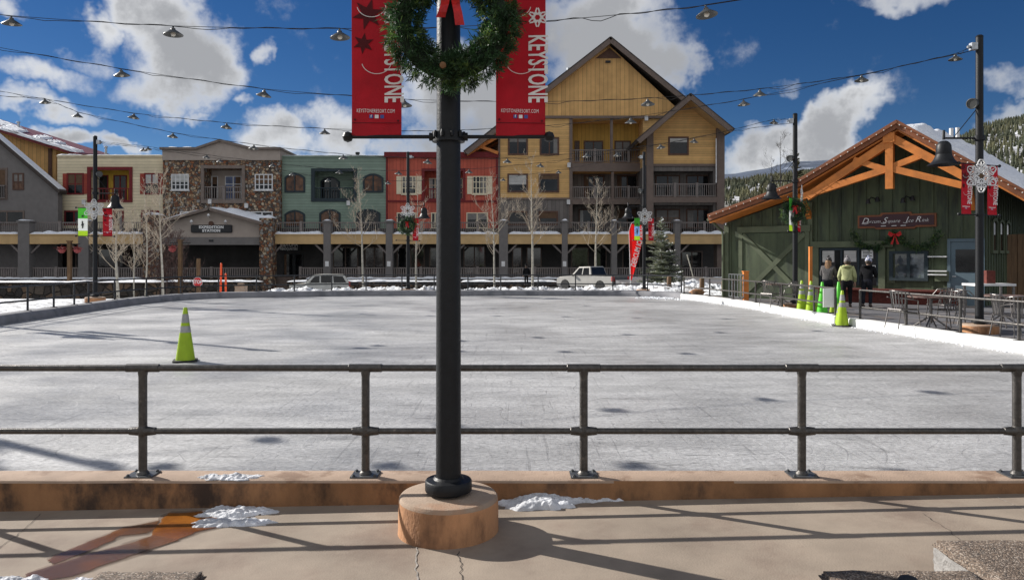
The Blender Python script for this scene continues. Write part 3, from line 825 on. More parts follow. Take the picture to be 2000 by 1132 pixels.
# snow lumps near the viewer
def snow_patch(cx, cy, rx, ry, h, zf, label, seed, rot=0, n=90, name='snow_patch', m=None, rough=1.0):
    b = MB(); vs = []; fs = []; keep = {}
    ca, sa = math.cos(rot), math.sin(rot)
    for j in range(n + 1):
        for i in range(n + 1):
            u, v = i / n * 2.3 - 1.15, j / n * 2.3 - 1.15
            a = math.atan2(v, u); rr = math.hypot(u, v)
            edge = .78 + .42 * noise.noise(Vector((math.cos(a) * 1.6, math.sin(a) * 1.6, seed))) + .16 * noise.noise(Vector((math.cos(a) * 6, math.sin(a) * 6, seed)))
            q = rr / max(.25, edge)
            if q > 1.06: continue
            x = cx + (u * rx * ca - v * ry * sa); y = cy + (u * rx * sa + v * ry * ca)
            P = Vector((x, y, seed))
            hh = h * max(0, 1 - q * q) ** .55 * (.75 + .55 * noise.noise(P * (1.1 / max(rx, .1)))) + rough * (.015 * noise.noise(P * 17) + .010 * noise.noise(P * 48)) * min(1, max(0, (1.03 - q) * 5))
            keep[(i, j)] = len(vs); vs.append((x, y, zf(x) + max(-.004, hh) if q < 1 else zf(x) - .004))
    for j in range(n):
        for i in range(n):
            k = [(i, j), (i + 1, j), (i + 1, j + 1), (i, j + 1)]
            if all(q in keep for q in k): fs.append(tuple(keep[q] for q in k))
    b.add(vs, fs)
    return b.thing(name, m or M['snowold'], label, 'snow', smooth='all')
def sp(px, py, rxpx, rypx, h, label, seed, curb=False, rot=0):
    h *= .75
    if curb:
        Y = (EYE - .15) * F / (py - HY); c_ = Vector((PX(px, Y), Y, .15)); zf = lambda x: .15
    else:
        c_ = on_walk(px, py); zf = walk_z
    snow_patch(c_.x, c_.y, rxpx / F * c_.y, rypx, h, zf, label, seed, rot)
sp(448, 931, 82, .085, .028, 'thin crust of snow on top of the curb beside the second post', 3.3, True)
sp(455, 1002, 105, .13, .05, 'patch of old snow against the foot of the curb above the wet stain', 5.1)
sp(440, 1022, 92, .105, .055, 'lumpy old snow patch in front, melting into the brown wet stain', 8.7)
sp(1060, 983, 95, .16, .10, 'heap of old snow between the curb and the round concrete base', 2.2)
sp(1165, 976, 62, .07, .04, 'thin tail of snow along the curb right of the concrete base', 9.4)
sp(20, 1140, 80, .10, .06, 'white snow clump at the bottom left corner', 6.6)
sp(165, 1139, 40, .05, .05, 'small snow clump against the low left stone block', 12.2)
# ================================================================== STREET LAMPS, BANNERS, WREATHS
def bell_lamp(root, ox, oz, sgn, arm):
    b = MB()
    b.tube([(0, 0, oz), (sgn * (arm + .02), 0, oz)], .021, 10)
    b.lathe([(.11, -.05), (.11, .05)], (0, 0, oz), 16)
    b.tube([(sgn * .06, 0, oz + .62), (sgn * arm * .72, 0, oz + .02)], .009, 6)
    b.lathe([(.028, -.03), (.028, .16), (.02, .17)], (sgn * arm, 0, oz), 12)
    b.build('lamp_arm', M['pole'], root, True)
    b = MB(); x = sgn * arm
    b.lathe([(.05, -.06), (.085, -.075), (.125, -.12), (.145, -.17), (.155, -.33), (.15, -.345), (.165, -.38), (.20, -.46), (.26, -.53), (.315, -.565), (.31, -.575), (.25, -.545), (.19, -.47), (.14, -.38)], (x, 0, oz), 28, closed=True)
    b.lathe([(.001, -.055), (.05, -.06)], (x, 0, oz), 28, closed=True)
    s = b.build('lamp_shade', M['pole'], root, True)
    b = MB(); b.lathe([(.04, -.38), (.06, -.42), (.06, -.50), (.03, -.53)], (x, 0, oz), 14)
    b.build('bulb', M['bulb'], s, True)
def street_lamp(loc, label, bell=-1, bdir=0.0, flood=-1, top=6.1, near=False, group='street lamps round the rink'):
    root = thing('street_lamp', label, 'street lamp', loc, group=group)
    r0 = .082
    b = MB()
    b.tube([(0, 0, .02), (0, 0, top * .4), (0, 0, top)], [r0, r0 * .95, r0 * .88], 28)
    b.lathe([(r0 * .9, 0), (r0 * .95, .02), (r0 * .6, .05), (.01, .06)], (0, 0, top - .01), 24)
    b.build('pole', M['pole'], root, True)
    b = MB()
    b.lathe([(.10, 0), (.10, .022), (.150, .024), (.152, .03), (.152, .085), (.145, .094), (.10, .10), (.088, .115)], (0, 0, 0), 36)
    b.build('flange', M['pole'], root, True)
    bell_lamp(root, 0, 3.95, bell, .76)
    b = MB()
    d = Vector((flood * .8, -.6, -.25)).normalized()
    Mx = Matrix.Translation((flood * .17, -.05, 4.68)) @ d.to_track_quat('Z', 'Y').to_matrix().to_4x4()
    b.M = Mx; b.lathe([(.03, -.14), (.07, -.12), (.10, -.05), (.115, .06), (.10, .065), (.09, .05)], (0, 0, 0), 18)
    b.M = None; b.tube([(0, 0, 4.68), (flood * .14, -.04, 4.68)], .02, 8)
    b.build('floodlight', M['shade'], root, True)
    b = MB(); b.box(flood * .07, flood * .2, -.07, .05, top - .28, top - .13); b.tube([(flood * .2, -.01, top - .2), (flood * .27, -.02, top - .22)], .03, 8)
    b.build('junction_box', M['galv'], root, False, bevel=.006)
    c_, s_ = math.cos(bdir), math.sin(bdir)
    for z in (2.318, 3.39):
        for sg in (-1, 1):
            b = MB()
            b.tube([(sg * c_ * .06, sg * s_ * .06, z), (sg * c_ * .64, sg * s_ * .64, z)], .0125, 10)
            b.lathe([(.001, -.036), (.026, -.026), (.036, 0), (.026, .026), (.001, .036)], (sg * c_ * .655, sg * s_ * .655, z), 14)
            b.tube([(sg * c_ * .075, sg * s_ * .075 , z), (sg * c_ * .125, sg * s_ * .125, z)], .027, 10)
            b.build('banner_arm', M['pole'], root, True)
        b = MB(); b.lathe([(.084, -.03), (.094, -.028), (.094, .028), (.084, .03)], (0, 0, z), 28)
        if near:
            for a in range(10):
                g = 2 * math.pi * a / 10; b.lathe([(.012, -.02), (.014, 0), (.008, .022)], (math.cos(g) * .1, math.sin(g) * .1, z + .012), 6)
            b.lathe([(.084, -.036), (.106, -.034), (.106, -.022), (.084, -.02)], (0, 0, z), 28)
        b.build('clamp', M['pole'], root, True)
    return root
DR = mat('drum_concrete', srgb(178, 130, 92), .88, 0, .3, 3.0, .35, 60, col2=srgb(104, 74, 54), thr=(.50, .72), stretch=(1.1, 1.1, .5), detail=8)
def drum(x, y, z0, z1, r, label):
    root = thing('concrete_base', label, 'lamp base', (x, y, z0), group='round concrete lamp bases')
    h = z1 - z0
    b = MB(); b.lathe([(r * 1.01, 0), (r, .02), (r * .995, h - .05), (r * .985, h - .03)], (0, 0, 0), 64)
    b.build('drum_side', DR, root, True)
    b = MB(); b.lathe([(r * .985, h - .03), (r * .98, h - .018), (r * .95, h - .004), (r * .9, h), (.02, h + .002)], (0, 0, 0), 64)
    b.build('drum_top', M['concrete'], root, True)
PNX, PNY, PNZ = PX(876, 4.83), 4.83, .217
drum(PNX, PNY, -.03, PNZ, .325, 'big round tan concrete base under the nearest lamp post, streaked with rust')
street_lamp((PNX, PNY, PNZ), 'tall black lamp post in the middle foreground on a round concrete base', 1, 0, 1, near=True)
LAMPS = {
 'L0': (at(186, 570, 28.3), 'black street lamp left of the ice with green and red banners', 1, .3),
 'R1': (at(1913, 560, 15.8), 'black street lamp on the patio at right with two red banners and a large snowflake', -1, .42),
 'R2': (at(1553, 560, 24.0), 'black street lamp in front of the green rink house with a wreath', -1, .9),
 'F1': (at(797, 560, 35.4), 'black street lamp with a wreath behind the far rink railing', 1, .7),
 'F2': (at(1258, 560, 35.4), 'black street lamp beside the red feather flag at the far right corner of the ice', -1, .5),
 'X1': (Vector((-14.8, 19.9, 0)), 'black street lamp just outside the left edge, its shadow reaching the cone', -1, .35),
 'X2': (Vector((-13.6, 12.1, 0)), 'black street lamp outside the left edge carrying the two topmost lamp cables', 1, -.5),
 'X3': (Vector((11.4, 8.5, 0)), 'black street lamp outside the right edge carrying the topmost lamp cable', -1, .5)}
LB = {}
for k, (p, lab, bell, bd) in LAMPS.items():
    z0 = .15 if k in ('R1', 'R2') else .02
    zb = {'R1': .34, 'R2': .27, 'L0': .25}.get(k, .25)
    top = 6.1 if not k.startswith('F') else 6.5
    street_lamp((p.x, p.y, zb), lab, bell, bd, bell if k not in ('L0',) else 1, top)
    LB[k] = (p.x, p.y, zb, bd)
    drum(p.x, p.y, z0 - .1, zb, .36, {'L0': 'round tan concrete base with snow on it under the left street lamp', 'R1': 'round tan concrete base under the right lamp post on the patio', 'R2': 'round concrete base of the lamp post by the stacked cones',
        'F1': 'concrete base of the far lamp post left of the near post', 'F2': 'concrete base of the lamp post beside the feather flag', 'X1': 'concrete base of the lamp post just outside the left edge', 'X2': 'concrete base of the lamp post far outside the left edge', 'X3': 'concrete base of the lamp post outside the right edge'}[k])

# ---- banners (built facing -y; origin at the middle of the lower edge)
BW, BH = .322, 1.06
def cloth(w, z0, z1, y=0.0, amp=.010, x0=None, seed=0, nx=8, nz=14, th=.0015):
    b = MB(); x0 = -w / 2 if x0 is None else x0
    f = lambda x, z: y + amp * math.sin(z * 5.1 + seed) * (1 - (z / BH) * .6) + amp * .6 * math.sin(x * 15 + z * 3 + seed)
    vs = [(x0 + w * i / nx, f(x0 + w * i / nx, z0 + (z1 - z0) * j / nz), z0 + (z1 - z0) * j / nz) for j in range(nz + 1) for i in range(nx + 1)]
    k = nx + 1
    b.add(vs, [(j * k + i, j * k + i + 1, (j + 1) * k + i + 1, (j + 1) * k + i) for j in range(nz) for i in range(nx)])
    return b
def star_poly(cx, cz, r, n=6, inner=.5, rot=0):
    return [(cx + (r if i % 2 == 0 else r * inner) * math.cos(rot + math.pi * i / n), cz + (r if i % 2 == 0 else r * inner) * math.sin(rot + math.pi * i / n)) for i in range(2 * n)]
def logo_flake(b, cx, cz, r, y):
    # white crystal: open centre, six forked arms
    for k in range(6):
        a = R(30 + 60 * k); c, s = math.cos(a), math.sin(a)
        P = lambda u, v: (cx + r * (u * c - v * s), y, cz + r * (u * s + v * c))
        for sg in (-1, 1):
            b.bar(P(.28, 0), P(.62, .20 * sg), r * .15, .003, (0, 1, 0))
            b.bar(P(.62, .20 * sg), P(.98, .06 * sg), r * .15, .003, (0, 1, 0))
            b.bar(P(.30, .05 * sg), P(.50, .34 * sg), r * .14, .003, (0, 1, 0))
def red_banner(label, amp=.013, slits=True, group='red banners on the lamp posts'):
    root = thing('banner', label, 'banner', (0, 0, 0), group=group)
    c = cloth(BW, 0, BH, 0, amp); cl = c.build('cloth', M['red'], root, True)
    b = MB(); b.box(-BW / 2 + .001, BW / 2 - .001, -.014, -.010, .083, .0865)
    for x, z in ((-BW / 2 + .022, .105), (BW / 2 - .022, .100)): b.lathe([(.007, 0), (.007, .003)], (x, -.017, z), 10, 'Y')
    b.build('hem_and_grommets', M['darkred'], root)
    b = MB()
    b.prism(star_poly(-.085, .60, .07, 6, .45, .4), -.0165, -.0150)
    b.prism(star_poly(-.055, .79, .105, 6, .42, .25), -.0165, -.0150)
    b.prism(star_poly(-.09, .985, .07, 6, .45, .7), -.0165, -.0150)
    b.build('crystal_print', M['darkred'], root)
    mb = text_mesh('KEYSTONE', .176, Matrix.Translation((.106, -.018, .437)) @ DOWN, .505, 0, .0032)
    for v in mb.v: pass
    mb.build('lettering', M['letter'], root)
    text_mesh('KEYSTONERESORT.COM', .034, Matrix.Translation((-.005, -.018, .162)) @ FACE, .60, 0, 0, space=1.12).build('web_address', M['letter'], root)
    b = MB(); logo_flake(b, .108, .765, .062, -.018); b.build('emblem', M['letter'], root)
    b = MB()
    for x in (-.035, .035): b.box(x - .012, x + .012, -.0185, -.016, .115, .138)
    ic = b.build('icon', M['blueicon'], root)
    b = MB(); b.box(-.012, .012, -.0185, -.016, .115, .138); b.build('icon', M['letter'], root)
    text_mesh('f', .024, Matrix.Translation((-.035, -.019, .127)) @ FACE, 1, 0, .0008).build('letter', M['letter'], ic)
    ripple = lambda x, z: amp * math.sin(z * 5.1) * (1 - (z / BH) * .6) + amp * .6 * math.sin(x * 15 + z * 3)
    if slits:
        b = MB()
        for cx, cz in ((0.0, .50), (-.03, .865)):
            pts = [(cx + .095 * math.cos(R(a)), -.020, cz - .02 + .075 * math.sin(R(a))) for a in range(190, 351, 10)]
            b.tube(pts, .0026, 5)
        b.build('wind_slit', M['letter'], root, True)
    for ch in root.children_recursive:
        if ch.name.startswith('cloth'): continue
        for v in ch.data.vertices: v.co.y += ripple(v.co.x, v.co.z) + .011
    return root
def tri_banner(label, midm, group):
    root = thing('banner', label, 'banner', (0, 0, 0), group=group)
    cloth(BW, 0, .20, 0, .004).build('lower_band', M['lime'], root, True)
    cloth(BW, .2, .66, 0, .004).build('middle_band', midm, root, True)
    cloth(BW, .66, BH, 0, .004).build('upper_band', M['green'], root, True)
    b = MB(); b.prism([(-.03, .28), (.02, .30), (.035, .42), (.06, .46), (.02, .47), (.01, .56), (-.03, .57), (-.035, .46), (-.06, .40), (-.02, .38)], -.018, -.014)
    b.prism(star_poly(0, .75, .06, 5, .5), -.018, -.014)
    b.build('figure_print', M['dark'], root)
    return root
z0 = PNZ + 2.318 + .005
yb = PNY - .005
proto = red_banner('red banner left of the near post, half covered by the wreath')
proto.location = (PX(735.5, yb), yb, z0)
b2 = dup(proto, (PX(1017, yb), yb, z0), 0, 'red banner right of the near post with white crystal emblem visible')
b2.rotation_euler = (0, 0, R(2))
def hang(src, lamp, sg, label, group=None):
    x, y, z, bd = LB[lamp]
    d = .42
    o = src if src.location.length < .01 else dup(src, (0, 0, 0))
    o.location = (x + sg * d * math.cos(bd), y + sg * d * math.sin(bd), z + 2.318 + .005); o.rotation_euler = (0, 0, bd)
    tag(o, label, 'banner', group or 'red banners on the lamp posts'); return o
hang(dup(proto, (0, 0, 0)), 'R1', -1, 'red banner left of the patio lamp post, under the snowflake')
hang(dup(proto, (0, 0, 0)), 'R1', 1, 'red banner right of the patio lamp post at the right edge')
hang(dup(proto, (0, 0, 0)), 'R2', 1, 'narrow red banner beside the wreath in front of the rink house')
hang(dup(proto, (0, 0, 0)), 'L0', 1, 'red banner on the left street lamp before the cream building')
hang(dup(proto, (0, 0, 0)), 'F1', 1, 'small red banner on the far lamp post left of the near post')
hang(dup(proto, (0, 0, 0)), 'F2', 1, 'red banner between the feather flag lamp post and the spruce')
hang(dup(proto, (0, 0, 0)), 'X1', 1, 'red banner on the lamp post just outside the left edge')
gb = tri_banner('x', M['banner_white'], 'green banners on the lamp posts')
hang(gb, 'L0', -1, 'green, white and lime banner on the left street lamp', 'green banners on the lamp posts')
hang(gb, 'R2', -1, 'green and white banner on the lamp post before the rink garage door', 'green banners on the lamp posts')
hang(gb, 'X1', -1, 'green and white banner on the lamp post just outside the left edge', 'green banners on the lamp posts')
gb2 = tri_banner('x', M['banner_blue'], 'green banners on the lamp posts')
hang(gb2, 'F2', -1, 'green, blue and lime banner above the red feather flag', 'green banners on the lamp posts')

# ---- wreaths
def needles(b, p, d, n, L, rnd, w=.0035, spread=.9):
    d = d.normalized(); s = d.orthogonal().normalized(); k = d.cross(s)
    ax = L * 1.1
    for i in range(n):
        t = i / n; g = rnd.uniform(0, 6.283)
        side = (s * math.cos(g) + k * math.sin(g))
        o = p + d * (ax * t); q = o + (d * rnd.uniform(.35, .8) + side * spread * rnd.uniform(.4, .9)) * L * rnd.uniform(.6, 1.1)
        e = (q - o).cross(Vector((rnd.uniform(-1, 1), rnd.uniform(-1, 1), rnd.uniform(-1, 1))))
        if e.length < 1e-6: continue
        e.normalize(); m_ = o.lerp(q, .55)
        b.add([o, m_ + e * w, q, m_ - e * w], [(0, 1, 2, 3)])
def wreath_parts(root, Rm, rt, nspr, nn, L, seed, w, bow=True):
    rnd = random.Random(seed); b = MB()
    for i in range(nspr):
        a = rnd.uniform(0, 6.283); g = rnd.uniform(0, 6.283)
        rr = rt * rnd.uniform(.35, .8)
        c = Vector((math.cos(a) * Rm, 0, math.sin(a) * Rm)); o = Vector((math.cos(a), 0, math.sin(a)))
        nrm = o * math.cos(g) + Vector((0, 1, 0)) * math.sin(g)
        if nrm.y > .75: continue
        tn = Vector((-math.sin(a), 0, math.cos(a)))
        d = nrm * rnd.uniform(.4, 1) + tn * rnd.uniform(-1, 1) * .9 + Vector((0, 0, -.15))
        needles(b, c + nrm * rr, d, nn, L * rnd.uniform(.7, 1.25), rnd, w)
    b.build('greenery', M['needle'], root, recalc=False)
    b = MB(); nA = 40
    for i in range(nA): pass
    b.tube([(math.cos(2 * math.pi * i / nA) * Rm, 0, math.sin(2 * math.pi * i / nA) * Rm) for i in range(nA + 1)], rt * .5, 8)
    b.build('core', M['needle_back'], root, True)
    if bow:
        b = MB(); zt = Rm - rt * 1.15; y = -rt * .95
        s = Rm / .32
        def ribbon(pts, wd):
            vs = []
            for (x, yy, z), tw in pts:
                h = Vector((math.cos(tw), math.sin(tw) * .6, math.sin(tw) * .25)) * wd * .5
                c = Vector((x, yy, z)); vs += [c - h, c + h]
            n = len(pts)
            o = [v + Vector((0, .003, 0)) for v in vs]
            b.add(vs + o, [(2 * i, 2 * i + 1, 2 * i + 3, 2 * i + 2) for i in range(n - 1)] + [(2 * n + 2 * i + 2, 2 * n + 2 * i + 3, 2 * n + 2 * i + 1, 2 * n + 2 * i) for i in range(n - 1)])
        for sg in (-1, 1):
            ribbon([((sg * .012 * s, y, zt + .02 * s), 1.2), ((sg * .045 * s, y - .03 * s, zt + .055 * s), .9), ((sg * .085 * s, y - .02 * s, zt + .05 * s), 1.5), ((sg * .09 * s, y + .01 * s, zt + .01 * s), 2.0), ((sg * .05 * s, y + .01 * s, zt - .015 * s), 1.2), ((sg * .01 * s, y, zt + .005 * s), 1)], .075 * s)
            ribbon([((sg * .01 * s, y, zt), .2), ((sg * .028 * s, y - .012 * s, zt - .05 * s), .1 * sg), ((sg * .036 * s, y + .012 * s, zt - .10 * s), -.5), ((sg * .05 * s, y - .012 * s, zt - .16 * s), .5), ((sg * .062 * s, y + .0 * s, zt - .19 * s - (.05 * s if sg > 0 else 0)), .1)], .06 * s)
        b.lathe([(.001, -.022 * s), (.022 * s, -.012 * s), (.024 * s, .01 * s), (.001, .022 * s)], (0, y - .012 * s, zt + .012 * s), 10)
        b.build('bow', M['bow'], root, True, recalc=False)
    return root
wy = PNY - .205
wr = thing('wreath', 'large green pine wreath with a red bow on the near post', 'wreath', (PX(882, wy), wy, PZ(44, wy)), group='wreaths on the lamp posts')
wreath_parts(wr, .303, .108, 1600, 15, .056, 3, .0034)
wires = MB()
rnd = random.Random(9)
for a in (40, 75, 110, 150, 300, 20): 
    g = R(a); p = Vector((math.cos(g) * .25, -.06, math.sin(g) * .25))
    wires.tube([p + Vector((math.cos(g) * -.09 * t_ + .02 * math.sin(t_ * 7 + a), -.02 * math.sin(t_ * 5), math.sin(g) * -.09 * t_ + .03 * math.sin(t_ * 6))) for t_ in [i / 8 for i in range(9)]], .0022, 5)
wires.build('light_wire', M['wire'], wr)
b = MB(); b.lathe([(.001, -.02), (.02, -.008), (.02, .01), (.001, .03)], (-.012 - .03, -.13, -.30), 10, 'Y'); b.build('pine_cone', mat('pine_cone', (.2, .1, .04), .8), wr, True)
sw = thing('wreath', 'green wreath on the lamp post in front of the rink house', 'wreath', (0, 0, 0), group='wreaths on the lamp posts')
wreath_parts(sw, .24, .12, 260, 10, .075, 5, .008)
x, y, z, bd = LB['R2']; sw.location = (x - .10, y - .20, PZ(413, y)); sw.rotation_euler = (0, 0, R(-14)); sw.scale = (1.18,) * 3
x, y, z, bd = LB['F1']; dup(sw, (x, y - .2, PZ(441, y)), 0, 'round green wreath with a red bow on the far lamp post', 1.25)

# ---- white snowflake decorations
def snowflake(label):
    root = thing('snowflake_decoration', label, 'snowflake', (0, 0, 0), group='white snowflakes on the lamp posts')
    b = MB()
    for k in range(6):
        a = R(30 + 60 * k + 0); c, s = math.cos(a), math.sin(a)
        P = lambda u, v: (u * c - v * s, 0, u * s + v * c)
        for sg in (-1, 1):
            for path in ([(.06, 0), (.10, .055), (.16, .03), (.13, 0)], [(.17, .02), (.205, .10), (.245, .085), (.215, .02)], [(.22, .02), (.27, .075), (.34, .03), (.34, 0)], [(.09, .045), (.13, .10), (.16, .085)]):
                for i in range(len(path) - 1):
                    b.bar(P(path[i][0], path[i][1] * sg), P(path[i + 1][0], path[i + 1][1] * sg), .022, .02, (0, 1, 0))
        b.bar(P(.10, 0), P(.30, 0), .016, .018, (0, 1, 0))
    b.build('flake', M['whitetrim'], root)
    b = MB(); b.lathe([(.05, -.008), (.05, .008)], (0, .02, 0), 16, 'Y'); b.build('hub', M['wood'], root)
    return root
sf = snowflake('large white snowflake decoration on the right patio lamp post')
x, y, z, bd = LB['R1']; sf.location = (x - .06, y - .16, PZ(345, y))
x, y, z, bd = LB['L0']; dup(sf, (x + .04, y - .16, PZ(409, y)), R(8), 'white snowflake decoration on the left street lamp', 1.1)
x, y, z, bd = LB['R2']; dup(sf, (x + .2, y - .04, PZ(383, y)), R(64), 'white snowflake seen edge-on before the rink house roof')
x, y, z, bd = LB['F1']; dup(sf, (x, y - .16, PZ(412, y)), 0, 'white snowflake decoration on the far lamp above a wreath', 1.05)
x, y, z, bd = LB['F2']; dup(sf, (x, y - .16, PZ(423, y)), R(-12), 'white snowflake decoration beside the spruce above the feather flag', 1.1)
x, y, z, bd = LB['X1']; dup(sf, (x, y - .16, 3.35), R(-20), 'white snowflake on the lamp post just outside the left edge')

# ================================================================== CABLES WITH PENDANT LAMPS
def pend_proto():
    root = thing('pendant_lamp', 'x', 'pendant lamp', (0, 0, 0), group='pendant lamps strung over the rink')
    b = MB()
    b.lathe([(.012, .0), (.014, -.03), (.03, -.035), (.034, -.06), (.036, -.065)], (0, 0, 0), 14)
    b.lathe([(.034, -.055), (.06, -.072), (.135, -.125), (.137, -.131), (.132, -.130), (.055, -.080), (.03, -.066)], (0, 0, 0), 26, closed=True)
    b.build('shade', M['shade'], root, True)
    b = MB(); b.lathe([(.014, -.066), (.02, -.085), (.034, -.11), (.034, -.128), (.022, -.145), (.003, -.152)], (0, 0, 0), 14)
    b.build('bulb', M['bulb'], root, True)
    return root
pp_ = pend_proto(); used = [False]
ORD = ['first', 'second', 'third', 'fourth', 'fifth', 'sixth', 'seventh', 'eighth', 'ninth', 'tenth', 'eleventh', 'twelfth']
PR = random.Random(12); OFF = {}
def cable(name_desc, start, pts, end, lamps, label):
    # pts: (px, py, Y) the wire passes through; lamps: px of the pendant lamps (a subset)
    P = [Vector(start)] + [at(*p) for p in pts] + [Vector(end)]
    dense = []
    for i in range(len(P) - 1):
        L = (P[i + 1] - P[i]).length
        for k in range(14):
            t = k / 14; q = P[i].lerp(P[i + 1], t); q.z -= .012 * L * 4 * t * (1 - t) * .35
            dense.append(q)
    dense.append(P[-1])
    b = MB(); b.tube(dense, .0045, 5)
    # the power lead, loosely wound round the carrying wire, slack loops in places
    rnd = random.Random(len(pts) + int(P[1].x * 10))
    w = []
    for i, q in enumerate(dense):
        g = i * 1.3
        w.append(q + Vector((0, .012 * math.cos(g), .012 * math.sin(g) - (.05 * max(0, math.sin(i * .45 + rnd.random() * .3)) ** 6))))
    b.tube(w, .005, 5)
    b.thing('light_cable', M['wire'], label, 'cable')
    n = 0
    for px, py, Y in pts:
        if px not in lamps: continue
        p = at(px, py, Y)
        lab = ('%s pendant lamp from the left on the %s' % (ORD[n], name_desc)) if px > 0 else ('%s pendant lamp outside the left edge on the %s' % (ORD[OFF.setdefault(name_desc, 0)], name_desc))
        if px > 0: n += 1
        else: OFF[name_desc] += 1
        o = pp_ if not used[0] else dup(pp_, (0, 0, 0)); used[0] = True
        o.location = p; o['label'] = lab
        o.rotation_euler = (PR.uniform(-.1, .1), PR.uniform(-.12, .12), PR.uniform(0, 6))
TOPZ = 6.1
def ltop(k, dz=0):
    x, y, z, bd = LB[k]; return (x, y, z + (6.1 if not k.startswith('F') else 6.5) - .15 + dz)
cable('topmost cable', ltop('X2'), [(-560, -40, 11.95), (-290, -6, 11.6), (22, 31, 11.2), (338, 51, 10.7), (663, 56, 10.3), (880, 53, 10.0), (1120, 37, 9.7), (1378, 11, 9.4)], ltop('X3'), [-560, -290, 22, 338, 663, 1378], 'topmost black lamp cable sagging behind the wreath')
cable('second cable from the top', ltop('X2', -.15), [(-350, 30, 12.5), (-60, 82, 12.8), (236, 134, 13.2), (517, 174, 13.6), (790, 194, 14.0), (1040, 199, 14.3), (1265, 192, 14.6), (1484, 174, 15.0), (1683, 146, 15.35), (1866, 105, 15.7)], ltop('R1'), [-350, -60, 236, 517, 790, 1265, 1484, 1683, 1866], 'second black lamp cable from the top, ending on the right patio lamp post')
cable('third cable from the top', ltop('X1'), [(0, 178, 19.4), (262, 221, 18.9), (443, 240, 18.5), (634, 251, 18.0), (830, 256, 17.6), (1060, 246, 17.2), (1232, 229, 16.9), (1452, 194, 16.5)], ltop('R1', -.1), [262, 443, 634, 1232, 1452], 'third black lamp cable from the top, ending at the right patio lamp')
cable('cable to the rink house lamp', ltop('X1', -.05), [(87, 192, 19.9), (152, 219, 20.0), (338, 259, 20.4), (496, 282, 20.8), (670, 301, 21.2), (836, 310, 21.6), (991, 309, 22), (1146, 298, 22.4), (1290, 281, 22.9), (1356, 270, 23.2), (1512, 233, 23.9)], ltop('R2'), [87, 152, 338, 496, 670, 836, 991, 1146, 1290, 1356, 1512], 'long lamp cable before the facades to the lamp by the rink house')
cable('lower cable before the stone building', ltop('L0'), [(289, 286, 28), (404, 302, 27.5), (533, 318, 27), (663, 331, 26.5), (779, 333, 26), (916, 330, 25.6), (1056, 318, 25.2), (1205, 297, 24.8), (1420, 256, 24.2)], ltop('R2', -.1), [289, 404, 533, 663, 779, 916, 1056, 1205], 'lamp cable from the left street lamp across the stone and green facades')
cable('lowest cable before the facades', ltop('L0', -.05), [(280, 288, 28.5), (430, 310, 29.5), (571, 336, 30.3), (640, 348, 30.8), (758, 353, 31.6), (983, 347, 33), (1091, 332, 33.8), (1180, 316, 34.4)], ltop('F2'), [280, 430, 571, 640, 758, 983, 1091], 'lowest lamp cable from the left street lamp to the lamp by the feather flag')

# ================================================================== TRAFFIC CONES
def make_cone(label, m, h=.91, bands=True):
    root = thing('traffic_cone', label, 'traffic cone', (0, 0, 0), group='traffic cones')
    b = MB(); r0, r1 = .155 * h / .91, .03
    rr = lambda z: r0 + (r1 - r0) * (z - .03) / (h - .03)
    b.lathe([(rr(.03), .03), (rr(h * .5), h * .5), (rr(h - .01), h - .01), (r1 * .8, h), (r1 * .7, h - .02)], (0, 0, 0), 28)
    b.build('cone_body', m, root, True)
    b = MB(); s = .19 * h / .91
    b.prism([(-s, -s * .8), (-s * .8, -s), (s * .8, -s), (s, -s * .8), (s, s * .8), (s * .8, s), (-s * .8, s), (-s, s * .8)], 0, .03, 'XY'); b.build('foot', M['rubber'], root)
    if bands:
        for z0_, z1_ in ((h * .54, h * .66), (h * .72, h * .88)):
            b = MB(); b.lathe([(rr(z0_) + .002, z0_), (rr(z1_) + .002, z1_)], (0, 0, 0), 28, closed=True); b.build('reflective_band', M['reflect'], root, True)
    return root
c1 = make_cone('lone lime-yellow traffic cone with grey bands standing on the ice', M['cone'])
Yc = 12.55; c1.location = (PX(362, Yc), Yc, 0); c1.rotation_euler = (0, 0, R(20))
for px, py, Y, lab, s in [(1566, 604, 22.6, 'lime cone with grey bands beside the patio lamp post, leftmost of the row', 1), (1584, 607, 22.0, 'lime banded cone second from the left behind the railing', 1), (1592, 607, 22.4, 'shorter lime cone tucked behind the second cone of the row', .6),
                       (1626, 610, 21.6, 'small lime cone left of the white notice board', .55), (1645, 628, 18.95, 'tall lime cone with grey bands standing in the gap of the white wall', 1), (1638, 622, 19.5, 'small lime cone beside the tall cone in the wall gap', .6)]:
    o = dup(c1, (PX(px, Y), Y, .15 if py < 615 else .005), R(px), lab, s)
cg = make_cone('bright green traffic cone without bands in the middle of the row', M['conegreen'], .9, False)
cg.location = (PX(1606, 21.4), 21.4, .15)
dup(cg, (PX(1638, 21.6), 21.6, .15), R(10), 'bright green cone half hidden behind the white notice board')
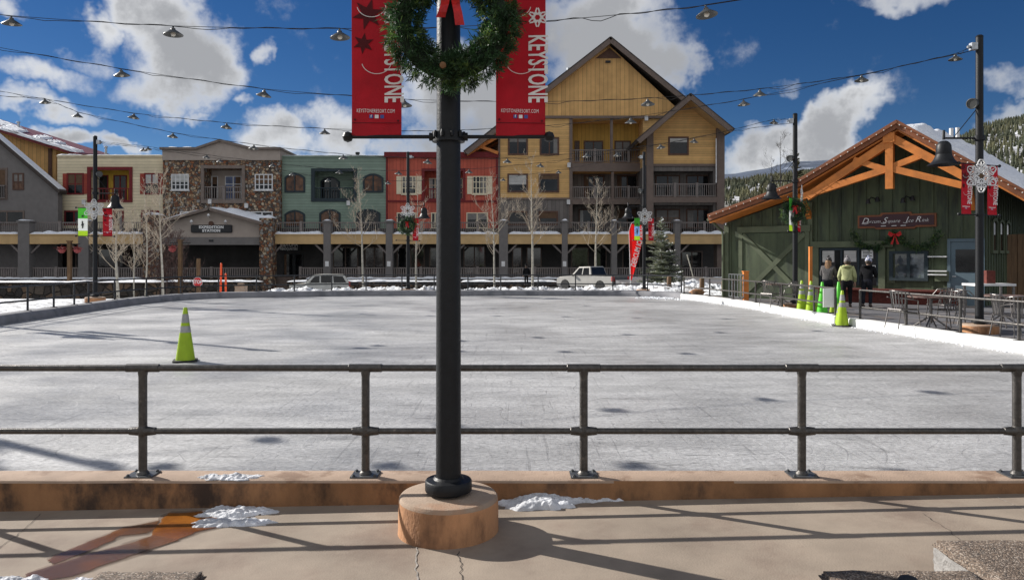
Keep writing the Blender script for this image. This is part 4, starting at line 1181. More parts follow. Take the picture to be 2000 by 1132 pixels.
# ================================================================== MAIN STREET BUILDINGS
FY, CY = 74.0, 70.0
def X7(px, Y=FY): return PX(px, Y)
def Z7(py, Y=FY): return PZ(py, Y)
def holed_wall(mb, x0, x1, z0, z1, y, holes, depth):
    xs = sorted({x0, x1} | {h[0] for h in holes} | {h[1] for h in holes}); zs = sorted({z0, z1} | {h[2] for h in holes} | {h[3] for h in holes})
    for i in range(len(xs) - 1):
        for j in range(len(zs) - 1):
            cx, cz = (xs[i] + xs[i + 1]) / 2, (zs[j] + zs[j + 1]) / 2
            if any(h[0] < cx < h[1] and h[2] < cz < h[3] for h in holes): continue
            mb.quad((xs[i], y, zs[j]), (xs[i + 1], y, zs[j]), (xs[i + 1], y, zs[j + 1]), (xs[i], y, zs[j + 1]))
    for a, b, c, d in holes:
        y2 = y + depth
        mb.quad((a, y, c), (a, y2, c), (a, y2, d), (a, y, d)); mb.quad((b, y, d), (b, y2, d), (b, y2, c), (b, y, c))
        mb.quad((a, y, d), (a, y2, d), (b, y2, d), (b, y, d)); mb.quad((a, y, c), (b, y, c), (b, y2, c), (a, y2, c))
        mb.quad((a, y2, c), (b, y2, c), (b, y2, d), (a, y2, d))
def shell(mb, x0, x1, z0, z1, y0, y1, roof=True):
    mb.quad((x0, y0, z0), (x0, y0, z1), (x0, y1, z1), (x0, y1, z0)); mb.quad((x1, y0, z0), (x1, y1, z0), (x1, y1, z1), (x1, y0, z1))
    mb.quad((x0, y1, z0), (x0, y1, z1), (x1, y1, z1), (x1, y1, z0))
    if roof: mb.quad((x0, y0, z1), (x1, y0, z1), (x1, y1, z1), (x0, y1, z1))
def arc_poly(x0, x1, z0, z1, rise, n=8):
    p = [(x0, z0), (x1, z0)]
    for i in range(n + 1):
        t = i / n; p.append((x1 + (x0 - x1) * t, z1 - rise + rise * math.sin(math.pi * t) ** .8))
    return p
WR = random.Random(21)
CURT = [M['blind'], mat('brown_curtain', (.12, .07, .04), .9), mat('grey_curtain', (.20, .19, .18), .9)]
def window(root, px0, px1, py0, py1, Y, frame, pane, bars=(1, 0), fw=.12, rise=0, trim=None, proud=.07, sill=False):
    x0, x1, z1, z0 = PX(px0, Y), PX(px1, Y), PZ(py0, Y), PZ(py1, Y)
    b = MB()
    if rise: 
        o = arc_poly(x0, x1, z0, z1, rise); i_ = arc_poly(x0 + fw, x1 - fw, z0 + fw, z1 - fw, rise * .85)
        b.ring(o, i_, Y - proud, Y + .02)
    else:
        b.ring([(x0, z0), (x1, z0), (x1, z1), (x0, z1)], [(x0 + fw, z0 + fw), (x1 - fw, z0 + fw), (x1 - fw, z1 - fw), (x0 + fw, z1 - fw)], Y - proud, Y + .02)
    nb, nh = bars
    for k in range(nb):
        x = x0 + (x1 - x0) * (k + 1) / (nb + 1); w = .045 if nb > 1 else .06
        b.box(x - w, x + w, Y - proud * .8, Y + .012, z0 + fw * .9, z1 - fw * .9 - (rise * .1))
    for k in range(nh):
        z = z0 + (z1 - z0) * (k + 1) / (nh + 1); b.box(x0 + fw * .9, x1 - fw * .9, Y - proud * .7, Y + .011, z - .035, z + .035)
    if sill: b.box(x0 - .08, x1 + .08, Y - proud - .06, Y + .01, z0 - .10, z0 - .002)
    w_ = b.build('window', frame, root, False, True)
    b = MB()
    if rise: b.prism(arc_poly(x0 + fw * .8, x1 - fw * .8, z0 + fw * .8, z1 - fw * .8, rise * .85), Y - .022, Y + .005)
    else: b.box(x0 + fw * .8, x1 - fw * .8, Y - .022, Y + .005, z0 + fw * .8, z1 - fw * .8)
    b.build('pane', pane, w_, False, True)
    if Y > 60 and x1 - x0 > .9 and not rise and pane is not M['shopglass']:
        k = WR.random(); a, c = x0 + fw * .85, x1 - fw * .85; zt = z1 - fw * .85; zb = z0 + fw * .85
        b = MB()
        if k < .34: b.box(a, c, Y - .027, Y - .0225, zt - (zt - zb) * WR.uniform(.2, .6), zt)
        elif k < .62: b.box(a, a + (c - a) * WR.uniform(.15, .3), Y - .027, Y - .0225, zb, zt); 
        elif k < .78: b.box(c - (c - a) * WR.uniform(.2, .45), c, Y - .027, Y - .0225, zb, zt)
        if b.v: b.build('curtain', WR.choice(CURT), w_, False, True)
    return w_
def balustrade(root, x0, x1, z0, z1, y, m, pitch=.20, posts=(), name='balustrade', w=.055):
    b = MB()
    b.box(x0, x1, y - .06, y + .06, z1 - .10, z1); b.box(x0, x1, y - .04, y + .04, z0 + .06, z0 + .14)
    n = max(2, int((x1 - x0) / pitch))
    for i in range(n):
        x = x0 + (x1 - x0) * (i + .5) / n; b.box(x - w / 2, x + w / 2, y - .025, y + .025, z0 + .13, z1 - .09)
    for px_ in posts: b.box(px_ - .12, px_ + .12, y - .12, y + .12, z0, z1 + .08)
    return b.build(name, m, root, False, True)
BASEZ = -1.6
def building(name, label, px0, px1, Y=FY, cat='building', group='row of buildings across the street'):
    return thing(name, label, cat, ((PX(px0, Y) + PX(px1, Y)) / 2, Y, BASEZ), group=group)
def snow_strip(root, x0, x1, y0, y1, z, h, seed=1, name='snow_cap', nx=None):
    nx = nx or max(6, int((x1 - x0) / .15)); ny = 5
    b = MB(); vs = []
    for j in range(ny + 1):
        for i in range(nx + 1):
            x = x0 + (x1 - x0) * i / nx; y = y0 + (y1 - y0) * j / ny
            e = min(1, min(i, nx - i) / 3.0); f = math.sin(math.pi * min(1, (j + .02) / ny * 1.0)) if j else 0
            hh = h * (.55 + .9 * abs(noise.noise(Vector((x * .7, y, seed)))) + .3 * noise.noise(Vector((x * 2.6, y * 2, seed)))) * (e ** .5) * (1 if 0 < j < ny else 0.0)
            vs.append((x, y - (.05 if j == 1 else 0), z + max(0, hh)))
    k = nx + 1
    b.add(vs, [(j * k + i, j * k + i + 1, (j + 1) * k + i + 1, (j + 1) * k + i) for j in range(ny) for i in range(nx)])
    return b.build(name, M['snow'], root, 'all', True)
GZ = Z7(446)      # top of the ground storey behind the arcade
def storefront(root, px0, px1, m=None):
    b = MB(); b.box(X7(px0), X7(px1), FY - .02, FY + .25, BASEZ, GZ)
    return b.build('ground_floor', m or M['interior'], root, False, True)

# ---- grey gabled house at the far left
g = building('gabled_house', 'grey stucco gabled house at the left edge with a snowy sloping roof edge', -220, 113, 73)
Y = 72.6
b = MB(); b.prism([(X7(-220, Y), BASEZ), (X7(113, Y), BASEZ), (X7(113, Y), Z7(372, Y)), (X7(-58, Y), Z7(228, Y)), (X7(-220, Y), Z7(365, Y))], Y, Y + .75)
b.build('wall', M['grey_stucco'], g, False, True)
b = MB()
for s, (xa, za, xb, zb_) in enumerate(((-60, 222, 121, 376), (-56, 222, -236, 376))):
    p, q = Vector((X7(xa, Y), Y + .2, Z7(za, Y))), Vector((X7(xb, Y), Y + .2, Z7(zb_, Y)))
    b.bar(p, q, 1.2, .34, (0, 0, 1))
r = b.build('roof', M['shingle'], g, False, True)
b = MB(); p, q = Vector((X7(-58, Y), Y + .2, Z7(219, Y))), Vector((X7(119, Y), Y + .2, Z7(370, Y))); b.bar(p, q, 1.1, .16, (0, 0, 1)); b.build('snow', M['snow'], r, False, True)
window(g, 25, 47, 338, 371, Y, M['browntrim'], M['glass_warm'], (1, 1), .13)
window(g, -30, 15, 328, 390, Y, M['greybeam'], M['glass'], (1, 0), .2)
balustrade(g, X7(-60, Y), X7(13, Y), Z7(389, Y), Z7(362, Y), Y - .22, M['railwood'])
window(g, -20, 48, 411, 440, Y, M['greybeam'], M['glass'], (1, 0), .15)
# ---- tan board house with red metal roof behind it
t = building('lodge', 'tan board lodge with a snow-streaked red metal roof behind the grey gable', -220, 112, 78)
Y = 78.0
b = MB(); b.prism([(X7(-260, Y), BASEZ), (X7(109, Y), BASEZ), (X7(109, Y), Z7(287, Y)), (X7(-260, Y), Z7(180, Y))], Y, Y + 9)
b.build('wall', M['yellowv'], t, False, True)
b = MB(); b.box(X7(95, Y), X7(102, Y), Y - .1, Y, BASEZ, Z7(290, Y)); b.build('corner_trim', M['browntrim'], t, False, True)
b = MB()
a0, a1 = Vector((X7(-260, 77), 77, Z7(172, 77))), Vector((X7(150, 77), 77, Z7(299, 77)))
c0, c1 = Vector((X7(-260, 92), 92, Z7(150, 92))), Vector((X7(214, 92), 92, Z7(301, 92)))
dz = Vector((0, 0, .3))
b.add([a0, a1, c1, c0, a0 - dz, a1 - dz, c1 - dz, c0 - dz], [(0, 1, 2, 3), (7, 6, 5, 4), (0, 4, 5, 1), (1, 5, 6, 2), (2, 6, 7, 3), (3, 7, 4, 0)])
rf = b.build('roof', M['redroof'], t, False, True)
b = MB(); rnd = random.Random(5)
def lerp2(u, v): return a0.lerp(a1, u).lerp(c0.lerp(c1, u), v) + Vector((0, -.02, .09))
for u0, u1, v0, v1 in ((.62, .985, -.005, .14), (.62, .70, .10, .62), (.76, .80, .2, .7), (.83, .87, .2, .55), (.90, .985, .1, .3), (.55, .66, .4, .8)):
    n = 14; vs = []
    for j in range(n + 1):
        for i in range(n + 1):
            u = u0 + (u1 - u0) * i / n; v = v0 + (v1 - v0) * j / n
            e = min(i, n - i, j, n - j)
            P = lerp2(u + .006 * noise.noise(Vector((i * .8, j * .8, u0 * 9))), v + .03 * noise.noise(Vector((j * .9, i * .5, v0 * 7))))
            P.z += (.1 + .08 * noise.noise(Vector((i * .5, j * .5, 3)))) if e > 0 else -.1
            vs.append(P)
    b.add(vs, [(j * (n + 1) + i, j * (n + 1) + i + 1, (j + 1) * (n + 1) + i + 1, (j + 1) * (n + 1) + i) for j in range(n) for i in range(n)])
b.build('snow', M['snow'], rf, 'all', True)
b = MB(); 
for px_, py_ in ((36, 252), (207, 300)):
    q = at(px_, py_, 86); b.tube([(q.x, q.y, q.z - .8), (q.x, q.y, q.z + .7)], .13, 10); b.lathe([(.2, 0), (.2, .12), (.05, .2)], (q.x, q.y, q.z + .7), 10)
b.build('roof_vents', M['galv'], rf, True, True)

# ---- cream building
c = building('townhouse', 'cream lap-sided building with dark red shutters and a recessed red balcony', 113, 318)
b = MB(); lo = (X7(173), X7(257), Z7(393), Z7(328))
holed_wall(b, X7(112), X7(318), GZ, Z7(305), FY, [lo], 1.9); shell(b, X7(112), X7(318), GZ, Z7(305), FY, FY + 11)
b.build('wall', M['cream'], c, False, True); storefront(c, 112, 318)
b = MB(); b.box(X7(112), X7(318), FY - .12, FY + .35, Z7(306.5), Z7(303)); b.build('coping', M['creamtrim'], c, False, True)
snow_strip(c, X7(112), X7(160), FY - .1, FY + .5, Z7(303), .14, 4); snow_strip(c, X7(168), X7(317), FY - .1, FY + .4, Z7(303), .07, 6)
b = MB(); b.ring([(X7(171), Z7(395)), (X7(259), Z7(395)), (X7(259), Z7(326)), (X7(171), Z7(326))], [(X7(178), Z7(391)), (X7(253), Z7(391)), (X7(253), Z7(332)), (X7(178), Z7(332))], FY - .1, FY + .05)
b.build('balcony_surround', M['redtrim'], c, False, True)
b = MB(); b.box(lo[0] + .05, lo[1] - .05, FY + 1.83, FY + 1.88, lo[2] + .02, lo[3] - .02); b.build('balcony_back_wall', mat('yellow_balcony_wall', srgb(196, 160, 60), .85), c, False, True)
window(c, 188, 212, 342, 391, FY + 1.83, M['redtrim'], M['glass'], (0, 0), .1); window(c, 222, 248, 342, 391, FY + 1.83, M['redtrim'], M['glass'], (1, 0), .1)
balustrade(c, X7(178), X7(253), Z7(393), Z7(367), FY + .1, M['redtrim'], .3)
for a, bb in ((131, 164), (282, 312)):
    window(c, a, bb, 338, 380, FY, M['redtrim'], M['glass'], (1, 1), .14)
    for q in (a - 8, bb + .5):
        s = MB(); s.box(X7(q), X7(q + 7.5), FY - .06, FY + .01, Z7(379), Z7(339)); s.build('shutter', M['shutter'], c, False, True)
window(c, 126, 164, 411, 440, FY, M['redtrim'], M['glass'], (1, 0), .15); window(c, 208, 242, 411, 440, FY, M['redtrim'], M['glass'], (1, 0), .15); window(c, 276, 312, 411, 440, FY, M['redtrim'], M['glass'], (1, 0), .15)

# ---- stone building with a stepped cornice
s_ = building('townhouse', 'brown fieldstone building with a taupe pedimented cornice and white windows', 318, 547)
Y = FY - .5
b = MB(); lo = (X7(398, Y), X7(474, Y), Z7(391, Y), Z7(328, Y))
holed_wall(b, X7(318, Y), X7(548, Y), GZ, Z7(312, Y), Y, [lo], 1.9); shell(b, X7(318, Y), X7(548, Y), GZ, Z7(312, Y), Y, FY + 11, False)
b.build('wall', M['fieldstone'], s_, False, True); storefront(s_, 318, 548)
crn = [(318, 313), (548, 313), (548, 291), (494, 291), (432, 275), (385, 291), (318, 291)]
b = MB(); b.prism([(X7(a, Y), Z7(z, Y)) for a, z in crn], Y - .12, Y + 6); b.build('cornice', M['taupe'], s_, False, True)
top_ = [(315, 291), (385, 291), (432, 275), (494, 291), (550, 291)]
b = MB()
for i in range(len(top_) - 1):
    (xa, za), (xb, zb_) = top_[i], top_[i + 1]
    o = .004 * i
    b.prism([(X7(xa, Y), Z7(za + 2, Y)), (X7(xb, Y), Z7(zb_ + 2, Y)), (X7(xb, Y), Z7(zb_ - 2.5, Y)), (X7(xa, Y), Z7(za - 2.5, Y))], Y - .42 + o, Y + 6.2)
b.build('cornice_moulding', M['taupedark'], s_, False, True)
snow_strip(s_, X7(318, Y), X7(380, Y), Y - .2, Y + 2, Z7(288.6, Y), .12, 9)
b = MB(); b.ring([(lo[0] - .25, lo[2] - .3), (lo[1] + .25, lo[2] - .3), (lo[1] + .25, lo[3] + .25), (lo[0] - .25, lo[3] + .25)], [(lo[0] + .05, lo[2] + .05), (lo[1] - .05, lo[2] + .05), (lo[1] - .05, lo[3] - .05), (lo[0] + .05, lo[3] - .05)], Y - .12, Y + .06)
b.build('balcony_surround', M['taupedark'], s_, False, True)
b = MB(); b.box(lo[0] + .02, lo[1] - .02, Y + 1.84, Y + 1.88, lo[2] + .02, lo[3] - .02); b.build('balcony_back_wall', M['taupe'], s_, False, True)
window(s_, 402, 426, 344, 391, Y + 1.83, M['whitetrim'], M['glass'], (1, 0), .07); window(s_, 440, 472, 344, 391, Y + 1.83, M['whitetrim'], M['glass_blue'], (1, 2), .07)
balustrade(s_, lo[0], lo[1], Z7(390, Y), Z7(364, Y), Y + .1, M['railwood'], .22, [X7(437, Y)])
for a, bb in ((335, 369), (498, 533)): window(s_, a, bb, 340, 371, Y, M['whitetrim'], M['glass'], (3, 2), .10, sill=True)
window(s_, 352, 392, 413, 446, Y, M['whitetrim'], M['glass_blue'], (1, 0), .1); window(s_, 491, 533, 413, 446, Y, M['whitetrim'], M['glass'], (1, 0), .1)

# ---- green building
q_ = building('townhouse', 'grey-green lap-sided building with dark arched windows', 547, 754)
b = MB(); lo = (X7(611), X7(695), Z7(391), Z7(332))
holed_wall(b, X7(547), X7(754), GZ, Z7(306), FY, [lo], 1.9); shell(b, X7(547), X7(754), GZ, Z7(306), FY, FY + 11)
b.build('wall', M['teal'], q_, False, True); storefront(q_, 548, 754)
b = MB(); b.box(X7(547.5), X7(753.5), FY - .1, FY + .35, Z7(307), Z7(304)); b.build('coping', M['teal'], q_, False, True)
snow_strip(q_, X7(548), X7(752), FY - .08, FY + .4, Z7(304), .06, 3)
b = MB(); b.ring([(X7(608), Z7(394)), (X7(697), Z7(394)), (X7(697), Z7(329)), (X7(608), Z7(329))], [(X7(615), Z7(387)), (X7(691), Z7(387)), (X7(691), Z7(335)), (X7(615), Z7(335))], FY - .1, FY + .05); b.build('balcony_surround', M['navytrim'], q_, False, True)
window(q_, 626, 664, 345, 391, FY + 1.88, M['navytrim'], M['glass'], (1, 1), .15, .5)
balustrade(q_, X7(614), X7(692), Z7(390), Z7(366), FY + .1, M['navytrim'], .25)
for a, bb, p0, p1, gl in ((556, 596, 338, 376, 'glass_warm'), (709, 749, 339, 376, 'glass_warm'), (556, 596, 410, 444, 'glass_warm'), (624, 665, 408, 446, 'glass_warm'), (696, 743, 408, 446, 'glass')):
    window(q_, a, bb, p0, p1, FY, M['navytrim'], M[gl], (1, 0), .17, .42, proud=.1)
b = MB(); b.tube([(X7(686), FY + 3, Z7(306)), (X7(686), FY + 3, Z7(292))], .16, 10); b.lathe([(.24, 0), (.24, .2)], (X7(686), FY + 3, Z7(293)), 10); b.build('chimney_pipe', M['dark'], q_, True, True)

# ---- red building
r_ = building('townhouse', 'red board building with cream shutters behind the near post', 754, 973)
b = MB(); lo = (X7(827), X7(906), Z7(390), Z7(332))
holed_wall(b, X7(754), X7(973), GZ, Z7(300), FY, [lo], 1.9); shell(b, X7(754), X7(973), GZ, Z7(300), FY, FY + 11)
b.build('wall', M['redsid'], r_, False, True); storefront(r_, 754, 973)
b = MB(); b.box(X7(751), X7(974), FY - .3, FY + .4, Z7(308), Z7(297.5)); b.box(X7(754), X7(972), FY - .08, FY - .002, Z7(395), Z7(391)); b.box(X7(754), X7(757.5), FY - .09, FY - .002, GZ, Z7(308)); b.box(X7(968.5), X7(972.5), FY - .09, FY - .002, GZ, Z7(308))
b.build('cornice', M['redtrim'], r_, False, True)
b = MB(); b.ring([(X7(824), Z7(393)), (X7(909), Z7(393)), (X7(909), Z7(329)), (X7(824), Z7(329))], [(X7(829), Z7(388)), (X7(904), Z7(388)), (X7(904), Z7(334)), (X7(829), Z7(334))], FY - .1, FY + .05); b.build('balcony_surround', M['redtrim'], r_, False, True)
balustrade(r_, X7(828), X7(905), Z7(390), Z7(368), FY + .1, M['redtrim'], .25)
window(r_, 838, 862, 348, 390, FY + 1.88, M['creamtrim'], M['glass'], (1, 2), .08); window(r_, 884, 904, 348, 390, FY + 1.88, M['creamtrim'], M['glass'], (1, 2), .08)
for a, bb, p0, p1 in ((785, 813, 344, 379), (923, 951, 344, 379)):
    window(r_, a, bb, p0, p1, FY, M['creamtrim'], M['glass'], (3, 2), .09, sill=True)
    for q in (a - 10.5, bb + .7):
        s = MB(); s.box(X7(q), X7(q + 9.8), FY - .06, FY + .01, Z7(p1), Z7(p0)); s.build('shutter', M['creamtrim'], r_, False, True)
for a, bb in ((775, 813), (842, 858), (911, 953)): window(r_, a, bb, 415, 446, FY, M['creamtrim'], M['glass'], (1, 0), .1)

# ---- big yellow gabled lodge
y_ = building('lodge', 'tall yellow gabled lodge with balconies, vents and a cross gable at right', 973, 1416)
Y = FY
b = MB(); hl = [(X7(1118), X7(1256), Z7(318), Z7(233)), (X7(1118), X7(1256), Z7(388), Z7(334)), (X7(1118), X7(1256), Z7(446), Z7(398))]
holed_wall(b, X7(973), X7(1330), Z7(388), Z7(229), Y, hl[:2], 2.6); shell(b, X7(973), X7(1330), Z7(388), Z7(229), Y, Y + 14, False)
b.build('wall', M['yellow'], y_, False, True)
b = MB(); holed_wall(b, X7(973), X7(1330), GZ, Z7(388), Y, hl[2:], 2.6); shell(b, X7(973), X7(1330), GZ, Z7(388.2), Y, Y + 14, False); b.build('lower_wall', M['greyboard'], y_, False, True)
storefront(y_, 973, 1416)
b = MB(); b.prism([(X7(973), Z7(229)), (X7(1330), Z7(229)), (X7(1330), Z7(200)), (X7(1190), Z7(86)), (X7(973), Z7(262))] if False else [(X7(1000), Z7(229)), (X7(1340), Z7(229)), (X7(1190), Z7(90))], Y - .15, Y + 14)
b.build('gable_boards', M['yellowv'], y_, False, True)
# roof slabs with deep overhang
def roof_slab(b, xa, za, xb, zb_, ya, yb_, th, Yp):
    p, q = Vector((X7(xa, Yp), (ya + yb_) / 2, Z7(za, Yp))), Vector((X7(xb, Yp), (ya + yb_) / 2, Z7(zb_, Yp)))
    b.bar(p, q, yb_ - ya, th, (0, 0, 1))
b = MB(); roof_slab(b, 1191, 80, 908, 300, Y - 1.1, Y + 15, .32, Y); roof_slab(b, 1189, 80, 1345, 206, Y - 1.1, Y + 15, .32, Y)
rf = b.build('roof', M['shingle'], y_, False, True)
b = MB()
roof_slab(b, 1190, 85.5, 912, 302, Y - 1.16, Y - 1.04, .42, Y); roof_slab(b, 1190, 85.5, 1340, 207, Y - 1.165, Y - 1.045, .42, Y)
b.build('rake_board', M['greybeam'], rf, False, True)
b = MB()
b.box(X7(973), X7(1318), Y - .28, Y - .16, Z7(232), Z7(227)); b.box(X7(973), X7(977), Y - .1, Y - .003, GZ, Z7(231)); b.box(X7(1112), X7(1118), Y - .12, Y - .003, GZ, Z7(232)); b.box(X7(973), X7(1117), Y - .09, Y - .002, Z7(390), Z7(386)); 
b.box(X7(1192), X7(1197), Y - .06, Y + .3, Z7(335), Z7(232)); b.box(X7(1194), X7(1199), Y - .06, Y + .3, Z7(446), Z7(336)); b.box(X7(1118), X7(1256), Y - .14, Y - .005, Z7(335), Z7(318)); b.box(X7(1118), X7(1256), Y - .14, Y - .005, Z7(399), Z7(388))
b.build('beams', M['greybeam'], y_, False, True)
b = MB(); b.prism([(X7(1163), Z7(115)), (X7(1213), Z7(115)), (X7(1190), Z7(95))], Y - .22, Y - .15); b.build('gable_vent', M['browntrim'], y_, False, True)
b = MB(); b.box(X7(1182), X7(1192), Y - .3, Y - .15, Z7(124), Z7(120)); b.build('gable_lamp', M['dark'], y_, False, True)
b = MB()
for (xa, za, zb_) in ((1120, 135, 106), (1126, 130, 115)):
    b.tube([(X7(xa), Y + 6, Z7(za)), (X7(xa), Y + 6, Z7(zb_))], .15, 10); b.lathe([(.24, 0), (.24, .25)], (X7(xa), Y + 6, Z7(zb_ + 2)), 10)
b.build('chimney_pipe', M['galv'], rf, True, True)
# left eave end with sunlit soffit and brackets
for i, (x0_, yy) in enumerate(((962, Y - .3), (962, Y + 3.2))):
    b = MB(); b.bar((X7(973), yy, Z7(300)), (X7(935), yy, Z7(286)), .3, .3, (0, 1, 0))
    b.bar((X7(973), yy, Z7(268)), (X7(912), yy, Z7(303)), .3, .35, (0, 1, 0))
    b.build('eave_bracket', M['timber'], y_, False, True)
b = MB(); roof_slab(b, 1190, 89.5, 914, 304, Y - 1.0, Y + 14, .06, Y); b.build('soffit', M['yellowplain'], rf, False, True)
# balconies in the middle bay
for p0, p1 in ((292, 317), (364, 388)): balustrade(y_, X7(1118), X7(1256), Z7(p1), Z7(p0), Y + .1, M['railwood'], .2, [X7(1162), X7(1228)])
back = MB(); back.box(X7(1118) + .02, X7(1256) - .02, Y + 2.5, Y + 2.58, Z7(318) + .02, Z7(233) - .02); back.build('balcony_back_wall', mat('warm_yellow_wall', srgb(190, 150, 72), .85, 0, .1, 1, .1, 20, boards=('X', .4)), y_, False, True)
back = MB()
for h in hl[1:]: back.box(h[0] + .02, h[1] - .02, Y + 2.5, Y + 2.58, h[2] + .02, h[3] - .02)
back.build('balcony_back_wall', M['greyboard'], y_, False, True)
for a, bb, p0, p1 in ((1140, 1178, 275, 317), (1200, 1232, 275, 317), (1122, 1132, 275, 317), (1140, 1180, 342, 388), (1205, 1245, 342, 388), (1130, 1180, 408, 446), (1205, 1245, 408, 446)):
    window(y_, a, bb, p0, p1, Y + 2.49, M['browntrim'], M['glass'], (1, 0), .13)
for a, bb, p0, p1 in ((992, 1031, 268, 303), (1054, 1092, 268, 303), (991, 1031, 339, 376), (1052, 1092, 339, 376), (992, 1030, 412, 440), (1052, 1090, 412, 440)):
    window(y_, a, bb, p0, p1, Y, M['browntrim'], M['glass'], (1, 0) if p0 < 300 else (0, 0), .16)
# cross gable wing
Yw = 70.6
b = MB(); hw = [(X7(1274, Yw), X7(1393, Yw), Z7(385, Yw), Z7(334, Yw)), (X7(1274, Yw), X7(1393, Yw), Z7(446, Yw), Z7(400, Yw))]
b.prism([(X7(1262, Yw), Z7(322, Yw)), (X7(1398, Yw), Z7(322, Yw)), (X7(1398, Yw), Z7(240, Yw)), (X7(1349, Yw), Z7(197, Yw)), (X7(1262, Yw), Z7(270, Yw))], Yw, Y + 10)
b.build('wing_wall', M['yellow'], y_, False, True)
b = MB(); holed_wall(b, X7(1262, Yw), X7(1398, Yw), Z7(446, Yw), Z7(322, Yw), Yw + .04, hw, 1.8); shell(b, X7(1262, Yw), X7(1398, Yw), Z7(446, Yw), Z7(322, Yw), Yw + .04, Y + 10, False); b.build('wing_lower_wall', M['greyboard'], y_, False, True)
b = MB(); roof_slab(b, 1350, 184, 1244, 275, Yw - 2.2, Y + 12, .3, Yw - 2.2); roof_slab(b, 1348, 184, 1434, 254, Yw - 2.2, Y + 12, .3, Yw - 2.2)
rf2 = b.build('wing_roof', M['shingle'], y_, False, True)
b = MB(); roof_slab(b, 1349, 189.5, 1247, 277, Yw - 2.27, Yw - 2.13, .42, Yw - 2.2); roof_slab(b, 1349, 189.5, 1430, 256, Yw - 2.275, Yw - 2.135, .42, Yw - 2.2); b.build('rake_board', M['greybeam'], rf2, False, True)
b = MB(); roof_slab(b, 1349, 191, 1249, 277, Yw - 2.0, Yw, .06, Yw - 2.2); roof_slab(b, 1349, 191, 1428, 256, Yw - 2.0, Yw, .061, Yw - 2.2); b.build('soffit', M['yellowplain'], rf2, False, True)
b = MB(); b.box(X7(1262, Yw), X7(1275, Yw), Yw - .35, Yw - .003, Z7(446, Yw), Z7(258, Yw)); b.box(X7(1398.5, Yw), X7(1413, Yw), Yw - .4, Yw + .8, BASEZ, Z7(250, Yw)); b.box(X7(1262, Yw), X7(1412, Yw), Yw - .32, Yw - .41 + .05, Z7(396, Yw), Z7(385, Yw)); b.box(X7(1275, Yw), X7(1398, Yw), Yw - .1, Yw - .004, Z7(325, Yw), Z7(320, Yw))
b.build('wing_posts', M['greybeam'], y_, False, True)
window(y_, 1305, 1345, 267, 303, Yw, M['browntrim'], M['glass'], (0, 0), .16)
for a, bb in ((1280, 1328), (1340, 1385)):
    window(y_, a, bb, 342, 385, Yw + 1.82, M['browntrim'], M['glass'], (1, 0), .12); window(y_, a, bb, 408, 446, Yw + 1.82, M['browntrim'], M['glass_warm'] if a < 1300 else M['glass'], (1, 0), .12)
balustrade(y_, X7(1275, Yw), X7(1398, Yw), Z7(385, Yw), Z7(359, Yw), Yw - .2, M['railwood'], .2, [X7(1317, Yw), X7(1360, Yw)])
b = MB(); b.tube([(X7(1396, Yw), Yw - .5, Z7(272, Yw)), (X7(1396, Yw), Yw - .5, Z7(358, Yw))], .06, 8); b.build('downpipe', M['whitetrim'], y_, True, True)

# ================================================================== ARCADE ALONG THE GROUND FLOOR
ar = thing('arcade', 'long dark arcade with tan beams, snowy balcony railings and grey columns', 'arcade', (PX(760, CY), CY, BASEZ))
def cx(px): return PX(px, CY)
def cz(py): return PZ(py, CY)
cols = [(-80, -60), (41, 63), (158, 178), (634, 648), (755, 768), (876, 890), (975, 992), (1097, 1108), (1193, 1204), (1316, 1327)]
for a, bb in cols:
    b = MB(); b.box(cx(a), cx(bb), CY - .45, CY + .45, BASEZ, cz(434)); b.box(cx(a) - .1, cx(bb) + .1, CY - .55, CY + .55, cz(434), cz(431))
    b.build('column', M['grey_stucco'], ar, False, True)
    snow_strip(ar, cx(a), cx(bb), CY - .5, CY + .5, cz(431), .16, a, 'snow_cap', 8)
spans = [(-60, 41), (63, 158), (178, 284), (536, 634), (648, 755), (768, 876), (890, 975), (992, 1097), (1108, 1193), (1204, 1316), (1327, 1430)]
for i, (a, bb) in enumerate(spans):
    b = MB(); b.box(cx(a) + .01, cx(bb) - .01, CY - .42, CY - .1, cz(476.5), cz(459)); b.box(cx(a) + .012, cx(bb) - .012, CY - .5, CY - .1, cz(459), cz(457.2))
    b.build('beam', M['yellowplain'], ar, False, True)
    snow_strip(ar, cx(a) + .05, cx(bb) - .05, CY - .48, CY + .7, cz(457.4), .30, i + 2, 'snow_ledge')
    balustrade(ar, cx(a), cx(bb), cz(456), cz(433), CY + .55, M['railwood'], .2, [(cx(a) + cx(bb)) / 2])
    b = MB()
    for sg, xx in ((1, cx(a)), (-1, cx(bb))): MB().bar((xx, CY - .1, cz(494)), (xx + sg * .85, CY - .1, cz(477)), .16, .16, (0, 1, 0)).build('bracket', M['railwood'], ar, False, True)
    if i not in (3,): balustrade(ar, cx(a), cx(bb), cz(543), cz(522), CY, M['railwood'], .21, [(cx(a) + cx(bb)) / 2], 'porch_railing', .11)
balustrade(ar, cx(586), cx(634), cz(543), cz(522), CY, M['railwood'], .21, [cx(587)], 'porch_railing', .11); balustrade(ar, cx(318), cx(508), cz(543), cz(522), CY + .2, M['railwood'], .21, [cx(412)], 'porch_railing', .11)
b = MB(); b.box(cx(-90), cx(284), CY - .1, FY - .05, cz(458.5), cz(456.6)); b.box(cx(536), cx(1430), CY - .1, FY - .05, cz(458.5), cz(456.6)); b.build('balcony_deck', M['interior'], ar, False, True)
b = MB(); b.box(cx(-90), cx(530), CY - .5, FY - .05, BASEZ, cz(543.5)); b.box(cx(572), cx(1430), CY - .5, FY - .05, BASEZ, cz(543.5)); b.build('porch_floor', M['wallstone'], ar, False, True)
b = MB()
